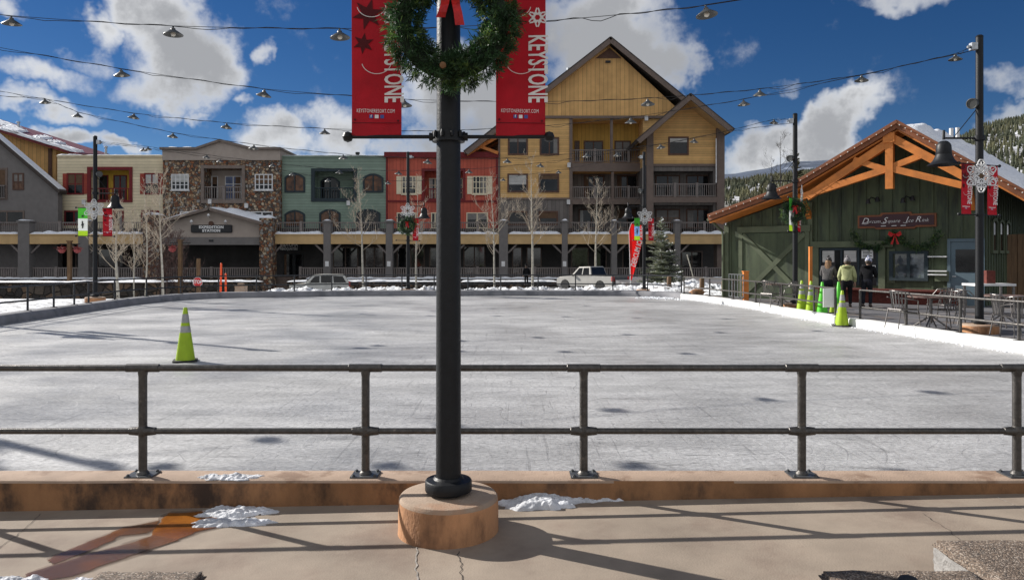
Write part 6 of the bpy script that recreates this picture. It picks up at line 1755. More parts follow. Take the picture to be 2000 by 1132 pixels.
    b = MB()
    b.lathe([(.02, -.10), (.075, -.08), (.098, -.03), (.102, .03), (.09, .06)], (hx_, hy_ - .018, hz_), 18)
    if longhair:
        for k in range(60):
            g = R(200 + 140 * k / 59); rr = .095
            p = Vector((hx_ + rr * math.cos(g), hy_ - .02 + rr * math.sin(g), hz_)); 
            b.tube([p, p + Vector((.012 * math.sin(k), -.02, -.10)), p + Vector((.03 * math.cos(g) + .02 * math.sin(k * 3), -.045, -.22)), p + Vector((.04 * math.cos(g) + .03 * math.sin(k * 5), -.05, -.34 + .05 * math.sin(k * 2)))], [.012, .014, .012, .003], 5)
    b.build('hair', M['hair'] if longhair else M['darkhair'], root, True)
    b = MB()
    for sg in (-1, 1): b.lathe([(.001, -.009), (.011, 0), (.001, .009)], (sg * .034, hy_ + .098, hz_ + .005), 8)
    b.build('eyes', M['dark'], root, True)
    b = MB(); b.lathe([(.001, .03), (.012, .0), (.016, -.02), (.001, -.03)], (0, hy_ + .10, hz_ - .02), 8); b.box(-.024, .024, hy_ + .085, hy_ + .095, hz_ - .068, hz_ - .060)
    for sg in (-1, 1): b.lathe([(.001, -.03), (.014, -.01), (.016, .015), (.001, .03)], (sg * .092, hy_ - .005, hz_ - .01), 8)
    b.build('face_features', M['skin'], root, True)
    if hood:
        b = MB(); b.lathe([(.10, -.05), (.155, -.04), (.165, 0), (.13, .03), (.09, .03)], (0, L * .7 - .05, 1.44), 18); b.build('hood', jm, root, True)
    return root
def foot(px, Y): return (PX(px, Y), Y, .15)
person('person with long blond hair and a grey tweed jacket, leftmost at the counter', foot(1616, 24.5), R(-36), 1.58, M['greyjacket'], M['navy_cloth'], M['hatblack'], .12, 'fwd', False, True, 0, 1)
person('person in a light olive-green jacket and grey knit hat, middle of three', foot(1654, 24.0), R(-30), 1.57, M['olive'], M['black_cloth'], M['hatgrey'], .12, 'down', True, False, -.02, 2)
person('person in a black coat and pale blue knit hat, rightmost at the counter', foot(1693, 24.0), R(-42), 1.58, M['black_cloth'], M['navy_cloth'], M['hatblue'], .14, 'fwd', True, False, .10, 3)

# ================================================================== PATIO FURNITURE
def chair(label):
    root = thing('patio_chair', label, 'chair', (0, 0, 0), group='metal slat patio chairs')
    m = M['chairmetal']
    for sx in (-1, 1):
        b = MB(); b.tube([(sx * .25, -.25, 0), (sx * .235, -.2, .43), (sx * .28, -.16, .64), (sx * .29, .05, .67), (sx * .22, .24, .70)], .013, 8); b.build('front_leg', m, root, True)
        b = MB(); b.tube([(sx * .23, .30, 0), (sx * .21, .22, .43)], .013, 8); b.build('rear_leg', m, root, True)
    b = MB(); n = 9
    arc = [(.25 * math.cos(R(a)) * 1.0, .06 + .22 * math.sin(R(a)), .82 + .03 * math.sin(R(a))) for a in range(0, 181, 18)]
    b.tube([(.27, -.05, .68)] + arc + [(-.27, -.05, .68)], .013, 8)
    for i in range(1, n + 1):
        a = R(180 * i / (n + 1)); t = (.25 * math.cos(a), .06 + .22 * math.sin(a), .82 + .03 * math.sin(a)); q = (.20 * math.cos(a), .05 + .17 * math.sin(a), .44)
        b.bar(t, q, .024, .006, (math.cos(a), math.sin(a), 0))
    b.build('backrest', m, root)
    b = MB()
    for i in range(9): x = -.2 + .05 * i; b.box(x - .018, x + .018, -.21, .21, .436, .446)
    b.tube([(-.23, -.22, .43), (.23, -.22, .43), (.22, .22, .43), (-.22, .22, .43), (-.23, -.22, .43)], .012, 6); b.build('seat', m, root)
    return root
ch = chair('x'); first = [True]
for px, Y, rz, lab in [(1764, 16.9, 100, 'metal slat chair at the left side of the middle patio table'), (1838, 18.6, -150, 'metal slat chair behind the middle patio table, before the blue door'), (1850, 16.6, -80, 'metal chair right of the middle table, its back to the lamp post'), (1894, 17.6, 70, 'metal slat chair just left of the lamp post, facing the far table'),
                      (1965, 15.3, 60, 'metal slat chair right of the lamp post at the right edge'), (1992, 14.6, 170, 'metal slat chair nearest the right edge behind the railing'), (1506, 24.2, 120, 'metal slat chair in front of the garage door, left one'), (1541, 23.6, -120, 'metal slat chair beside the concrete base before the garage door')]:
    o = ch if first[0] else dup(ch, (0, 0, 0)); first[0] = False
    o.location = (PX(px, Y), Y, .15); o.rotation_euler = (0, 0, R(rz)); o['label'] = lab
def table(label):
    root = thing('patio_table', label, 'table', (0, 0, 0), group='patio tables')
    b = MB(); b.lathe([(.46, .70), (.48, .705), (.48, .73), (.46, .735), (.02, .735)], (0, 0, 0), 36); b.build('table_top', M['tabletop'], root, True)
    b = MB(); b.tube([(0, 0, .12), (0, 0, .70)], .035, 12); b.build('pedestal', M['chairmetal'], root, True)
    for k in range(4):
        g = R(45 + 90 * k); b = MB(); b.tube([(0, 0, .30), (math.cos(g) * .18, math.sin(g) * .18, .16), (math.cos(g) * .40, math.sin(g) * .40, .015)], .018, 8); b.build('leg', M['chairmetal'], root, True)
    return root
tb_ = table('round dark patio table in front of the window, left of the lamp post'); tb_.location = (PX(1818, 16.8), 16.8, .15)
dup(tb_, (PX(1958, 17.2), 17.2, .15), .4, 'round patio table behind the lamp post at the right edge')
dup(tb_, (PX(1524, 24.6), 24.6, .15), .2, 'round patio table before the garage door between two chairs')
b = MB(); p = post_hits([1629], .16)[0]
nb = thing('notice_board', 'blank white notice board hung on the railing beside the cones', 'sign', (p.x, p.y, .55))
b.box(-.36, .02, -.05, -.035, -.13, .38); b.build('sheet', M['letter'], nb); nb.rotation_euler = (0, 0, R(12))
b = MB()
for z in (.0, .3): b.tube([(-.02, -.04, z), (-.02, .02, z)], .006, 6)
b.build('tie', M['dark'], nb)
# gate of thin bars with an orange timber post at the patio's left end
gp = post_hits([1424, 1446], .3)
gt = thing('gate', 'grey metal bar gate between the rink wall and the patio', 'gate', (gp[0].x, gp[0].y, .15))
b = MB(); a_, c_ = Vector((gp[0].x, gp[0].y, 0)), Vector((gp[1].x + .1, gp[1].y - .05, 0))
for z in (.28, 1.12): b.tube([a_ + Vector((0, 0, z)), c_ + Vector((0, 0, z))], .02, 6)
b.build('gate_frame', M['railfar'], gt, True, True)
b = MB()
for i in range(6): q = a_.lerp(c_, i / 5); b.tube([q + Vector((0, 0, .28)), q + Vector((0, 0, 1.12))], .014, 6)
b.build('bars', M['galv'], gt, True, True)
b = MB(); b.box(c_.x + .02, c_.x + .2, c_.y + .02, c_.y + .2, .1, 1.22); b.box(c_.x, c_.x + .22, c_.y, c_.y + .22, 1.22, 1.26); b.thing('timber_post', M['timber'], 'orange stained timber post at the end of the metal gate', 'post')
for px, Y, hgt, lab in ((1583, 25.6, 2.1, 'tall orange timber post beside the leftmost person'),):
    b = MB(); x = PX(px, Y); b.box(x - .05, x + .05, Y - .05, Y + .05, .14, hgt); b.box(x - .055, x + .055, Y - .055, Y + .055, hgt, hgt + .03); b.thing('timber_post', M['timber'], lab, 'post')
b = MB(); x, Y = PX(1931, 20.2), 20.2
tr = thing('side_cart', 'small pale-topped cart with a brown box against the rink house at right', 'cart', (x, Y, .15))
b.box(-.55, .55, -.3, .3, .84, .90); b.build('top', M['whitetrim'], tr)
b = MB(); b.box(-.12, .12, -.1, .1, .90, 1.25); b.build('box', M['brick'], tr)
for sx in (-1, 1):
    for sy in (-1, 1): b = MB(); b.box(sx * .5 - .025, sx * .5 + .025, sy * .26 - .025, sy * .26 + .025, 0, .84); b.build('leg', M['chairmetal'], tr)
# ================================================================== TREES
def bare_tree(label, px, Y, zb, pytop, seed, lean=0, spread=.55, m=None, mt=None, r0=.09, start=.28, name='bare_tree', dens=1.0, cat='tree', maxd=3):
    rnd = random.Random(seed)
    x = PX(px, Y); H = PZ(pytop, Y) - zb
    root = thing(name, label, cat, (x, Y, zb), group='bare winter trees')
    tr, br = MB(), MB()
    n = 12; pts = []
    for i in range(n + 1):
        t = i / n; pts.append(Vector((lean * H * t + .12 * math.sin(t * 4 + seed) * t, .1 * math.cos(t * 3 + seed) * t, H * t)))
    tr.tube(pts, [max(.012, .82 * r0 * (1 - t_ / n) ** .85) for t_ in range(n + 1)], 8)
    def grow(p, d, L, r, depth):
        k = 4; q = [p]
        for i in range(k):
            d = (d + Vector((rnd.gauss(0, .16), rnd.gauss(0, .16), rnd.gauss(.10, .1)))).normalized(); q.append(q[-1] + d * L / k)
        br.tube(q, [r * (1 - .75 * i / k) for i in range(k + 1)], 4 if depth else 5, False)
        if depth >= maxd: return
        for j in range(rnd.randint(3, 4) if depth == 0 else rnd.randint(2, 4)):
            i = rnd.randint(1, k); dd = (d + Vector((rnd.gauss(0, .75), rnd.gauss(0, .75), rnd.uniform(-.1, .7)))).normalized()
            grow(q[i], dd, L * rnd.uniform(.4, .68), max(.0062, r * .52), depth + 1)
    nb = int(23 * dens)
    for j in range(nb):
        t = start + (1 - start) * (j + rnd.random()) / nb
        i = min(n - 1, int(t * n)); p = pts[i].lerp(pts[i + 1], t * n - i)
        a = rnd.uniform(0, 6.283); up = rnd.uniform(.35, 1.1)
        L = H * spread * .5 * (1.12 - t) ** .7 * rnd.uniform(.6, 1.15)
        grow(p, Vector((math.cos(a), math.sin(a), up)).normalized(), L, max(.011, r0 * .28 * (1.1 - t)), 0)
    tr.build('trunk', m or M['bark'], root, True); o = br.build('branches', mt or M['twig'], root, False, recalc=False)
    return root
bare_tree('pale bare aspen by the left street lamp, rooted behind the rink wall', 231, 31.5, -.1, 404, 3, -.02, .8, start=.32, r0=.085)
bare_tree('slim bare aspen behind the left railing, right of the lowest-branching aspen', 262, 38, -.4, 408, 12, -.03, .45, r0=.05)
bare_tree('slim leaning bare aspen next to the stone column', 284, 38, -.4, 372, 13, .02, .42, r0=.055)
bare_tree('tall bare aspen in front of the stone column left of the pavilion', 318, 37, -.4, 345, 21, -.012, .62, start=.42, r0=.085)
bare_tree('bare aspen leaning left before the green building', 710, 52, -.7, 338, 31, -.045, .55, start=.35, r0=.11)
bare_tree('bare aspen behind the far lamp post before the red building', 813, 55, -.7, 352, 36, -.0, .5, start=.3, r0=.10)
bare_tree('dense bare aspen right of the near post before the red and yellow facades', 966, 52, -.5, 352, 44, -.03, .62, start=.3, r0=.10)
bare_tree('tallest bare aspen in front of the yellow lodge windows', 1040, 54, -.5, 314, 52, .0, .5, start=.3, r0=.13)
bare_tree('bare aspen behind the silver pickup before the lodge balconies', 1164, 61, -.5, 356, 61, .0, .62, start=.3, r0=.12)
bare_tree('dark bare tree rising behind the rink house roof', 1526, 62, 0, 266, 71, .0, .42, M['darktwig'], M['darktwig'], .13, .2)
bare_tree('small dark bare tree left of the taller one behind the rink house', 1505, 66, 0, 318, 73, .0, .5, M['darktwig'], M['darktwig'], .1, .2)
for k, (px, Y, top, lab) in enumerate([(296, 42, 415, 'reddish-brown twiggy shrub against the stone column, left one'), (326, 42, 440, 'reddish-brown twiggy shrub beside the entrance pavilion'), (352, 43, 455, 'low brown twiggy shrub under the flower basket post')]):
    bare_tree(lab, px, Y, -.5, top, 80 + k, 0, .62, M['redtwig'], M['redtwig'], .03, .06, 'bare_shrub', 2.0, 'shrub')
bare_tree('brown leafless shrub hanging beyond the fence at the right edge', 1992, 30, .5, 452, 91, 0, .7, M['redtwig'], M['redtwig'], .03, .1, 'bare_shrub', 1.5, 'shrub')

def conifer(label, px, Y, zb, pytop, wid, seed, m=None, nlev=22, snow=True, name='spruce_tree'):
    rnd = random.Random(seed); x = PX(px, Y); H = PZ(pytop, Y) - zb
    root = thing(name, label, 'tree', (x, Y, zb))
    t = MB(); t.tube([(0, 0, 0), (0, 0, H * .5), (0, 0, H)], [.035 * H / 3, .02 * H / 3, .004], 7); t.build('trunk', M['sprucetrunk'], root, True)
    c = MB(); s = MB()
    for i in range(nlev):
        f = i / (nlev - 1); z = H * (.06 + .92 * f); R_ = wid * (1 - f) ** .85 + .03
        for k in range(int(11 - 5 * f)):
            a = rnd.uniform(0, 6.283); L = R_ * rnd.uniform(.65, 1.12)
            d = Vector((math.cos(a), math.sin(a), rnd.uniform(-.12, .30) + .5 * f)); p = Vector((0, 0, z + rnd.uniform(-.05, .05) * H / 3))
            n = max(4, int(L / .055))
            for j in range(n):
                u = (j + .7) / n; q = p + d * L * u + Vector((0, 0, -.10 * L * u * u))
                for e in (-1, 1):
                    sd = Vector((-math.sin(a) * e, math.cos(a) * e, rnd.uniform(-.15, .3))); l2 = L * .30 * (1.15 - u) + .05
                    tip = q + sd * l2 + d * l2 * .8
                    w = Vector((0, 0, .014 * H / 3)) + d * .022
                    c.add([q - w, q + w, tip], [(0, 1, 2)]); c.add([q + d * .04 - Vector((0, 0, .02)), q + d * .05 + sd * .03, tip + Vector((0, 0, -.04))], [(0, 1, 2)])
                    if snow and rnd.random() < .30 and abs(a - 3.2) < 3.5:
                        h = Vector((0, 0, .018)); s.add([q - w + h, q + w * 1.5 + h, tip * .4 + q * .6 + h + Vector((0, 0, .02)), q + sd * .04 + h], [(0, 1, 2, 3)])
    c.build('crown', m or M['spruce'], root, recalc=False)
    if snow: so = s.build('snow', M['snow'], root, recalc=False); so['kind'] = 'stuff'
    return root
conifer('young spruce dusted with snow beside the feather flag lamp post', 1292, 39.5, -.2, 424, 1.35, 4)
conifer('low spreading spruce right behind the taller young spruce', 1318, 40.5, -.2, 512, .95, 9, nlev=8)
conifer('dark conifer tip showing over the rink house roof behind the lamp post', 1556, 60, 0, 290, 2.2, 14, M['forest'], 26, False, 'conifer_tree')

conifer('unseen conifer added outside the left edge to shade the ice at lower left', -826, 13.5, -.1, -157, 3.0, 33, M['spruce'], 22, False, 'conifer_tree')  # unseen tree, added only for the shadow it throws on the ice
# ================================================================== HILLS AND FAR FOREST
def ridge(px, tab):
    for i in range(len(tab) - 1):
        if tab[i][0] <= px <= tab[i + 1][0]:
            t = (px - tab[i][0]) / (tab[i + 1][0] - tab[i][0]); t = t * t * (3 - 2 * t); return tab[i][1] + (tab[i + 1][1] - tab[i][1]) * t
    return tab[0][1] if px < tab[0][0] else tab[-1][1]
T1 = [(600, 500), (1100, 470), (1350, 380), (1430, 366), (1560, 352), (1700, 330), (1860, 290), (1930, 262), (2010, 250), (2200, 235), (2700, 300), (3200, 470)]
T2 = [(300, 500), (900, 420), (1300, 372), (1420, 345), (1480, 336), (1560, 320), (1640, 316), (1800, 330), (2300, 340), (2900, 480)]
def hill(name, tab, Y0, Y1, m, seed, nx=150, ny=36):
    b = MB(); vs = []
    for j in range(ny + 1):
        for i in range(nx + 1):
            px = 200 + 3200 * i / nx; t = j / ny; Y = Y0 + (Y1 - Y0) * t
            Hh = (EYE - (ridge(px, tab) - HY) / F * Y1)
            f = sstep(0, 1, t) if t < 1 else 1
            z = -2 + (Hh + 2) * f + (noise.noise(Vector((px / 60, t * 7, seed))) * .022 * Hh if 0 < t else 0)
            vs.append((PX(px, Y), Y, z))
    for i in range(nx + 1):
        px = 200 + 3200 * i / nx; vs.append((PX(px, Y1) * 1.25, Y1 * 1.25, -5))
    b.add(vs, [(j * (nx + 1) + i, j * (nx + 1) + i + 1, (j + 1) * (nx + 1) + i + 1, (j + 1) * (nx + 1) + i) for j in range(ny + 1) for i in range(nx)])
    o = b.struct(name, m, smooth='all'); return o
hm1 = mat('snowy_hill_ground', (.56, .57, .60), .9, 0, .2, .02, .2, .2, col2=(.13, .115, .085), thr=(.42, .56))
hm2 = mat('far_forest_ridge', (.055, .075, .115), .95, 0, .4, .012, .1, .05, col2=(.30, .34, .42), thr=(.56, .64))  # blue tint puts the distance haze into the ridge colour
hill('hills', T1, 130, 520, hm1, 3.3)
hill('far_hills', T2, 1300, 2600, hm2, 8.8)
b = MB(); rnd = random.Random(77)
cnt = 0
while cnt < 7500:
    px = rnd.choice((rnd.uniform(1380, 1720), rnd.uniform(1380, 1620), rnd.uniform(1850, 2120))); t = rnd.random() ** .7
    Y = 130 + 390 * t
    dn = noise.noise(Vector((px / 26, t * 10, 2.2))) + .5 * noise.noise(Vector((px / 9, t * 26, 5)))
    if dn < (.15 if px < 1750 else -.35) and rnd.random() < .85: continue
    Hh = EYE - (ridge(px, T1) - HY) / F * 520
    z = -2 + (Hh + 2) * sstep(0, 1, t) + noise.noise(Vector((px / 60, t * 7, 3.3))) * .022 * Hh - .5
    h = rnd.uniform(2.2, 5.0) * (.9 + .25 * t); r = h * rnd.uniform(.13, .22); x = PX(px, Y); n = 5; g0 = rnd.random() * 6
    vs = []; fs = []
    for k, (rr, zz) in enumerate(((1, .10), (.45, .42), (.70, .40), (.25, .72), (.42, .70))):
        for q in range(n): g = g0 + 6.283 * q / n; vs.append((x + r * rr * math.cos(g) * rnd.uniform(.7, 1.2), Y + r * rr * math.sin(g), z + h * zz))
    vs.append((x, Y, z + h)); top = len(vs) - 1
    for q in range(n):
        q2 = (q + 1) % n
        fs += [(q, q2, n + q2, n + q), (2 * n + q, 2 * n + q2, 3 * n + q2, 3 * n + q), (4 * n + q, 4 * n + q2, top)]
    b.add(vs, fs); cnt += 1
o = b.build('forest', M['forest'], recalc=False); o['kind'] = 'stuff'

# ================================================================== SNOW BANKS, LOW WALLS
def bank(name, x0, x1, yf, yb, hf, seed, m, nx=220, ny=26, zf=None, amp=.12):
    b = MB(); vs = []
    for j in range(ny + 1):
        for i in range(nx + 1):
            x = x0 + (x1 - x0) * i / nx; y0, y1 = yf(x), yb(x); t = j / ny; y = y0 + (y1 - y0) * t
            s = math.sin(math.pi * min(1, t * 1.0)) ** .7 if t < 1 else 0
            e = min(1, i / 6, (nx - i) / 6)
            P = Vector((x, y, seed))
            nz = noise.noise(P * .9) * .5 + noise.noise(P * 2.6) * .5 + abs(noise.noise(P * 6.0)) * .45
            z = (zf(x, y) if zf else gz(x, y)) - .04 + s * e * (hf(x) * (.8 + .35 * nz) + amp * nz)
            vs.append((x, y, z))
    b.add(vs, [(j * (nx + 1) + i, j * (nx + 1) + i + 1, (j + 1) * (nx + 1) + i + 1, (j + 1) * (nx + 1) + i) for j in range(ny) for i in range(nx)])
    o = b.struct(name, m, 'stuff', 'all'); return o
OUT = offset_path(.55)
def outer_y(x):
    c = [OUT[i].lerp(OUT[i + 1], (x - OUT[i].x) / (OUT[i + 1].x - OUT[i].x)).y for i in range(len(OUT) - 1) if (OUT[i].x - x) * (OUT[i + 1].x - x) <= 0 and OUT[i].x != OUT[i + 1].x]
    return max(c) if c else 31
bank('snow_bank', -12.0, 7.2, lambda x: outer_y(x) - .02, lambda x: outer_y(x) + 5.5, lambda x: .74 + .22 * sstep(3, 7, x), 2.0, M['snowdirty'], 300, 30)
bank('snow_bank', 6.3, 9.8, lambda x: 33.2 - (x - 6.3) * .9, lambda x: 40, lambda x: .75, 6.0, M['snowdirty'], 70, 40, lambda x, y: -.1)
# snowy planting strip left of the rink
bank('snow_bank', -40, -13.6, lambda x: 14.0, lambda x: 34.5, lambda x: .16, 4.0, M['snowdirty'], 90, 60, lambda x, y: -.12 if x < -15 else -.2, .05)
bank('snow_bank', -17, -8.4, lambda x: 33.6, lambda x: 39, lambda x: .42, 9.0, M['snow'], 60, 30, None, .1)
# stone terrace wall at the left
tw = thing('terrace_wall', 'low dark stone terrace wall with snowy cap left of the far rink corner', 'wall', (PX(140, 39), 39, -1))
b = MB(); b.box(PX(-120, 39), PX(310, 39), 39, 39.8, -1.0, PZ(553, 39)); b.build('stonework', M['wallstone'], tw, False, True)
b = MB(); b.box(PX(-120, 39) - .05, PX(310, 39) + .05, 38.9, 39.9, PZ(553, 39) + .002, PZ(551, 39)); b.build('cap', M['greybeam'], tw, False, True)
snow_strip(tw, PX(-120, 39), PX(120, 39), 38.86, 40, PZ(551, 39), .09, 5); snow_strip(tw, PX(125, 39), PX(305, 39), 38.86, 40, PZ(551, 39), .12, 8)
tw = thing('terrace_wall', 'long low snow-capped wall before the porch between pavilion and far lamp', 'wall', (PX(520, 60), 60, -1.7))
for a, bb in ((318, 508), (560, 880), (900, 1090)):
    b = MB(); b.box(PX(a, 60), PX(bb, 60), 60, 60.6, -1.7, PZ(550, 60)); b.build('stonework', M['wallstone'], tw, False, True)
    snow_strip(tw, PX(a, 60), PX(bb, 60), 59.9, 60.8, PZ(550, 60), .14, a)

# ================================================================== SMALL STREET THINGS
Y = 36.3
ss = thing('stop_sign', 'red octagonal STOP sign on a brown wooden post at the far left rink corner', 'stop sign', (PX(386, Y), Y, -.3))
b = MB(); x = PX(386, Y); b.box(x - .075, x + .075, Y + .02, Y + .17, -.4, PZ(505, Y)); b.build('post', M['wood'], ss, False, True)
b = MB(); b.prism([(x + .25 * math.cos(R(22.5 + 45 * k)), PZ(550.5, Y) + .25 * math.sin(R(22.5 + 45 * k))) for k in range(8)], Y - .01, Y); b.build('rim', M['letter'], ss, False, True)
b = MB(); b.prism([(x + .232 * math.cos(R(22.5 + 45 * k)), PZ(550.5, Y) + .232 * math.sin(R(22.5 + 45 * k))) for k in range(8)], Y - .016, Y - .0102); b.build('plate', M['stopred'], ss, False, True)
text_mesh('STOP', .24, Matrix.Translation((0, -.022, PZ(550.5, Y) + .3)) @ FACE, .78, 0, .006).build('lettering', M['letter'], ss)
for px, top, lab in ((430.5, 515, 'taller thin orange marker pole right of the stop sign'), (441, 535, 'shorter orange marker pole right of the taller one')):
    b = MB(); x = PX(px, Y); b.tube([(x, Y, -.4), (x + (.0 if top > 520 else .04), Y, PZ(top, Y))], .045, 10); b.lathe([(.045, 0), (.02, .05)], (x + (.0 if top > 520 else .04), Y, PZ(top, Y)), 10); b.thing('marker_pole', M['orange'], lab, 'marker pole', 'orange marker poles')
b = MB(); x = PX(468, Y); b.box(x - .24, x + .24, Y, Y + .4, -.3, PZ(558, Y)); b.box(x - .26, x + .26, Y - .02, Y + .42, PZ(558, Y), PZ(556.5, Y)); b.box(x - .12, x + .14, Y + .05, Y + .3, PZ(556.5, Y), PZ(553, Y)); b.thing('utility_box', M['concrete'], 'pale low utility box right of the orange marker poles', 'box')
def basket_post(px, Y, top, bot, lab, arms):
    x = PX(px, Y); root = thing('flower_post', lab, 'flower post', (x, Y, PZ(bot, Y)), group='wooden flower basket posts')
    b = MB(); b.box(x - .09, x + .09, Y - .09, Y + .09, PZ(bot, Y), PZ(top, Y)); b.box(x - .12, x + .12, Y - .12, Y + .12, PZ(top, Y), PZ(top, Y) + .06); b.build('post', M['wood'], root, False, True)
    b = MB(); b.tube([(x - .55, Y, PZ(top, Y) - .12), (x + .55, Y, PZ(top, Y) - .12)], .025, 6); b.build('crossarm', M['dark'], root, True, True)
    rnd = random.Random(px)
    for sg in arms:
        cx_ = x + sg * .42; z = PZ(top, Y) - .42; b = MB()
        b.lathe([(.05, -.2), (.16, -.12), (.2, .0), (.02, .01)], (cx_, Y, z), 14)
        for k in range(90): needles(b, Vector((cx_ + rnd.gauss(0, .09), Y + rnd.gauss(0, .09), z + rnd.uniform(-.02, .12))), Vector((rnd.gauss(0, 1), rnd.gauss(0, 1), rnd.uniform(-.5, 1))), 4, .06, rnd, .02)
        b.tube([(cx_, Y, z + .05), (cx_, Y, PZ(top, Y) - .12)], .008, 5); b.build('flower_basket', M['flower'], root, False, True, recalc=False)
basket_post(136, 40, 472, 580, 'brown wooden post with faded red flower baskets left of the left street lamp', (-1, 1))
basket_post(352, 40, 470, 575, 'brown wooden post with a faded red flower basket before the pavilion', (-1,))
# red feather flag
Y = 37.0
ff = thing('feather_flag', 'tall red feather flag with white lettering by the far right rink corner', 'flag', (PX(1231, Y), Y, 0))
b = MB(); b.tube([(PX(1232, Y), Y, -.1), (PX(1230, Y), Y, PZ(500, Y)), (PX(1228.5, Y), Y, PZ(450, Y)), (PX(1233, Y), Y, PZ(436, Y)), (PX(1243, Y), Y, PZ(430, Y))], [.02, .018, .014, .01, .006], 8); b.build('pole', M['whitetrim'], ff, True, True)
b = MB(); left = [(1232, 548), (1230, 500), (1228.7, 452), (1233, 437)]; right = [(1234, 546), (1245, 510), (1256, 462), (1253, 440)]
def lrp(tab, t): 
    k = t * (len(tab) - 1); i = min(len(tab) - 2, int(k)); u = k - i; return (tab[i][0] + (tab[i + 1][0] - tab[i][0]) * u, tab[i][1] + (tab[i + 1][1] - tab[i][1]) * u)
vs = []; ny, nx = 24, 8
for j in range(ny + 1):
    a, c_ = lrp(left, j / ny), lrp(right, j / ny)
    for i in range(nx + 1):
        px, py = a[0] + (c_[0] - a[0]) * i / nx, a[1] + (c_[1] - a[1]) * i / nx
        q = at(px, py, Y); vs.append((q.x, Y - .02 + .03 * math.sin(i * .9 + j * .3), q.z))
b.add(vs, [(j * (nx + 1) + i, j * (nx + 1) + i + 1, (j + 1) * (nx + 1) + i + 1, (j + 1) * (nx + 1) + i) for j in range(ny) for i in range(nx)])
b.build('cloth', mat('bright_red_flag_cloth', srgb(226, 20, 18), .6, 0, .1, 3, .1, 20, trans=.35), ff, True, True)
tl = text_mesh('DERCUM ICE RINK', .36, Matrix.Translation((at(1246.5, 482, Y).x - ff.location.x, -.075, at(1246.5, 482, Y).z)) @ FACE @ Matrix.Rotation(R(75), 4, 'Z'), .68, .12, .008)
tl.build('lettering', M['letter'], ff)
# split rail fence posts and boulder at the far right corner
for px, Y, t0, lab in ((1307, 34.6, 540, 'round wooden post at the snow pile, left of the boulder'), (1371, 33.2, 541, 'round wooden post at the snow pile, beside the brown boulder'), (1414, 32.0, 548, 'dark wooden post by the corner downpipe of the rink house')):
    b = MB(); x = PX(px, Y); z = PZ(t0, Y); b.lathe([(.11, -.1), (.115, z * .5), (.105, z - .03), (.08, z), (.01, z + .01)], (x, Y, 0), 12); b.thing('wooden_post', M['wood'], lab, 'post', 'round wooden posts', True)
bm = bmesh.new(); bmesh.ops.create_icosphere(bm, subdivisions=3, radius=.42); b = MB(); bm.verts.index_update()
b.add([v.co * (1 + .35 * noise.noise(v.co * 2.2)) for v in bm.verts], [tuple(v.index for v in f.verts) for f in bm.faces]); bm.free()
b.v = [Vector((PX(1364, 32.6) + p.x * 1.1, 32.6 + p.y, .12 + p.z * .62)) for p in b.v]; b.thing('boulder', M['conc_rust'], 'rusty brown boulder in the snow beside the wooden post', 'boulder', smooth=True)
b = MB(); Y = 37.5; b.tube([at(1356, 548, Y), at(1342, 497, Y)], [.02, .03], 6); b.thing('snow_stake', M['bark'], 'thin leaning pale stake stuck in the snow by the rink house', 'stake')
# dark board fence right of the rink house
fn = thing('board_fence', 'dark brown board fence right of the rink house at the edge', 'fence', (PX(2000, 27), 27, 0))
b = MB()
for k in range(26): x = PX(1966, 27) + k * .2; b.box(x, x + .185, 27 + .01 * (k % 2), 27.04 + .01 * (k % 2), 0, PZ(458, 27) + .02 * math.sin(k * 7))
b.build('boards', M['wood'], fn, False, True)
b = MB(); b.box(PX(1966, 27), PX(1966, 27) + 5.2, 27.06, 27.14, .5, .6); b.build('rail', M['wood'], fn, False, True)

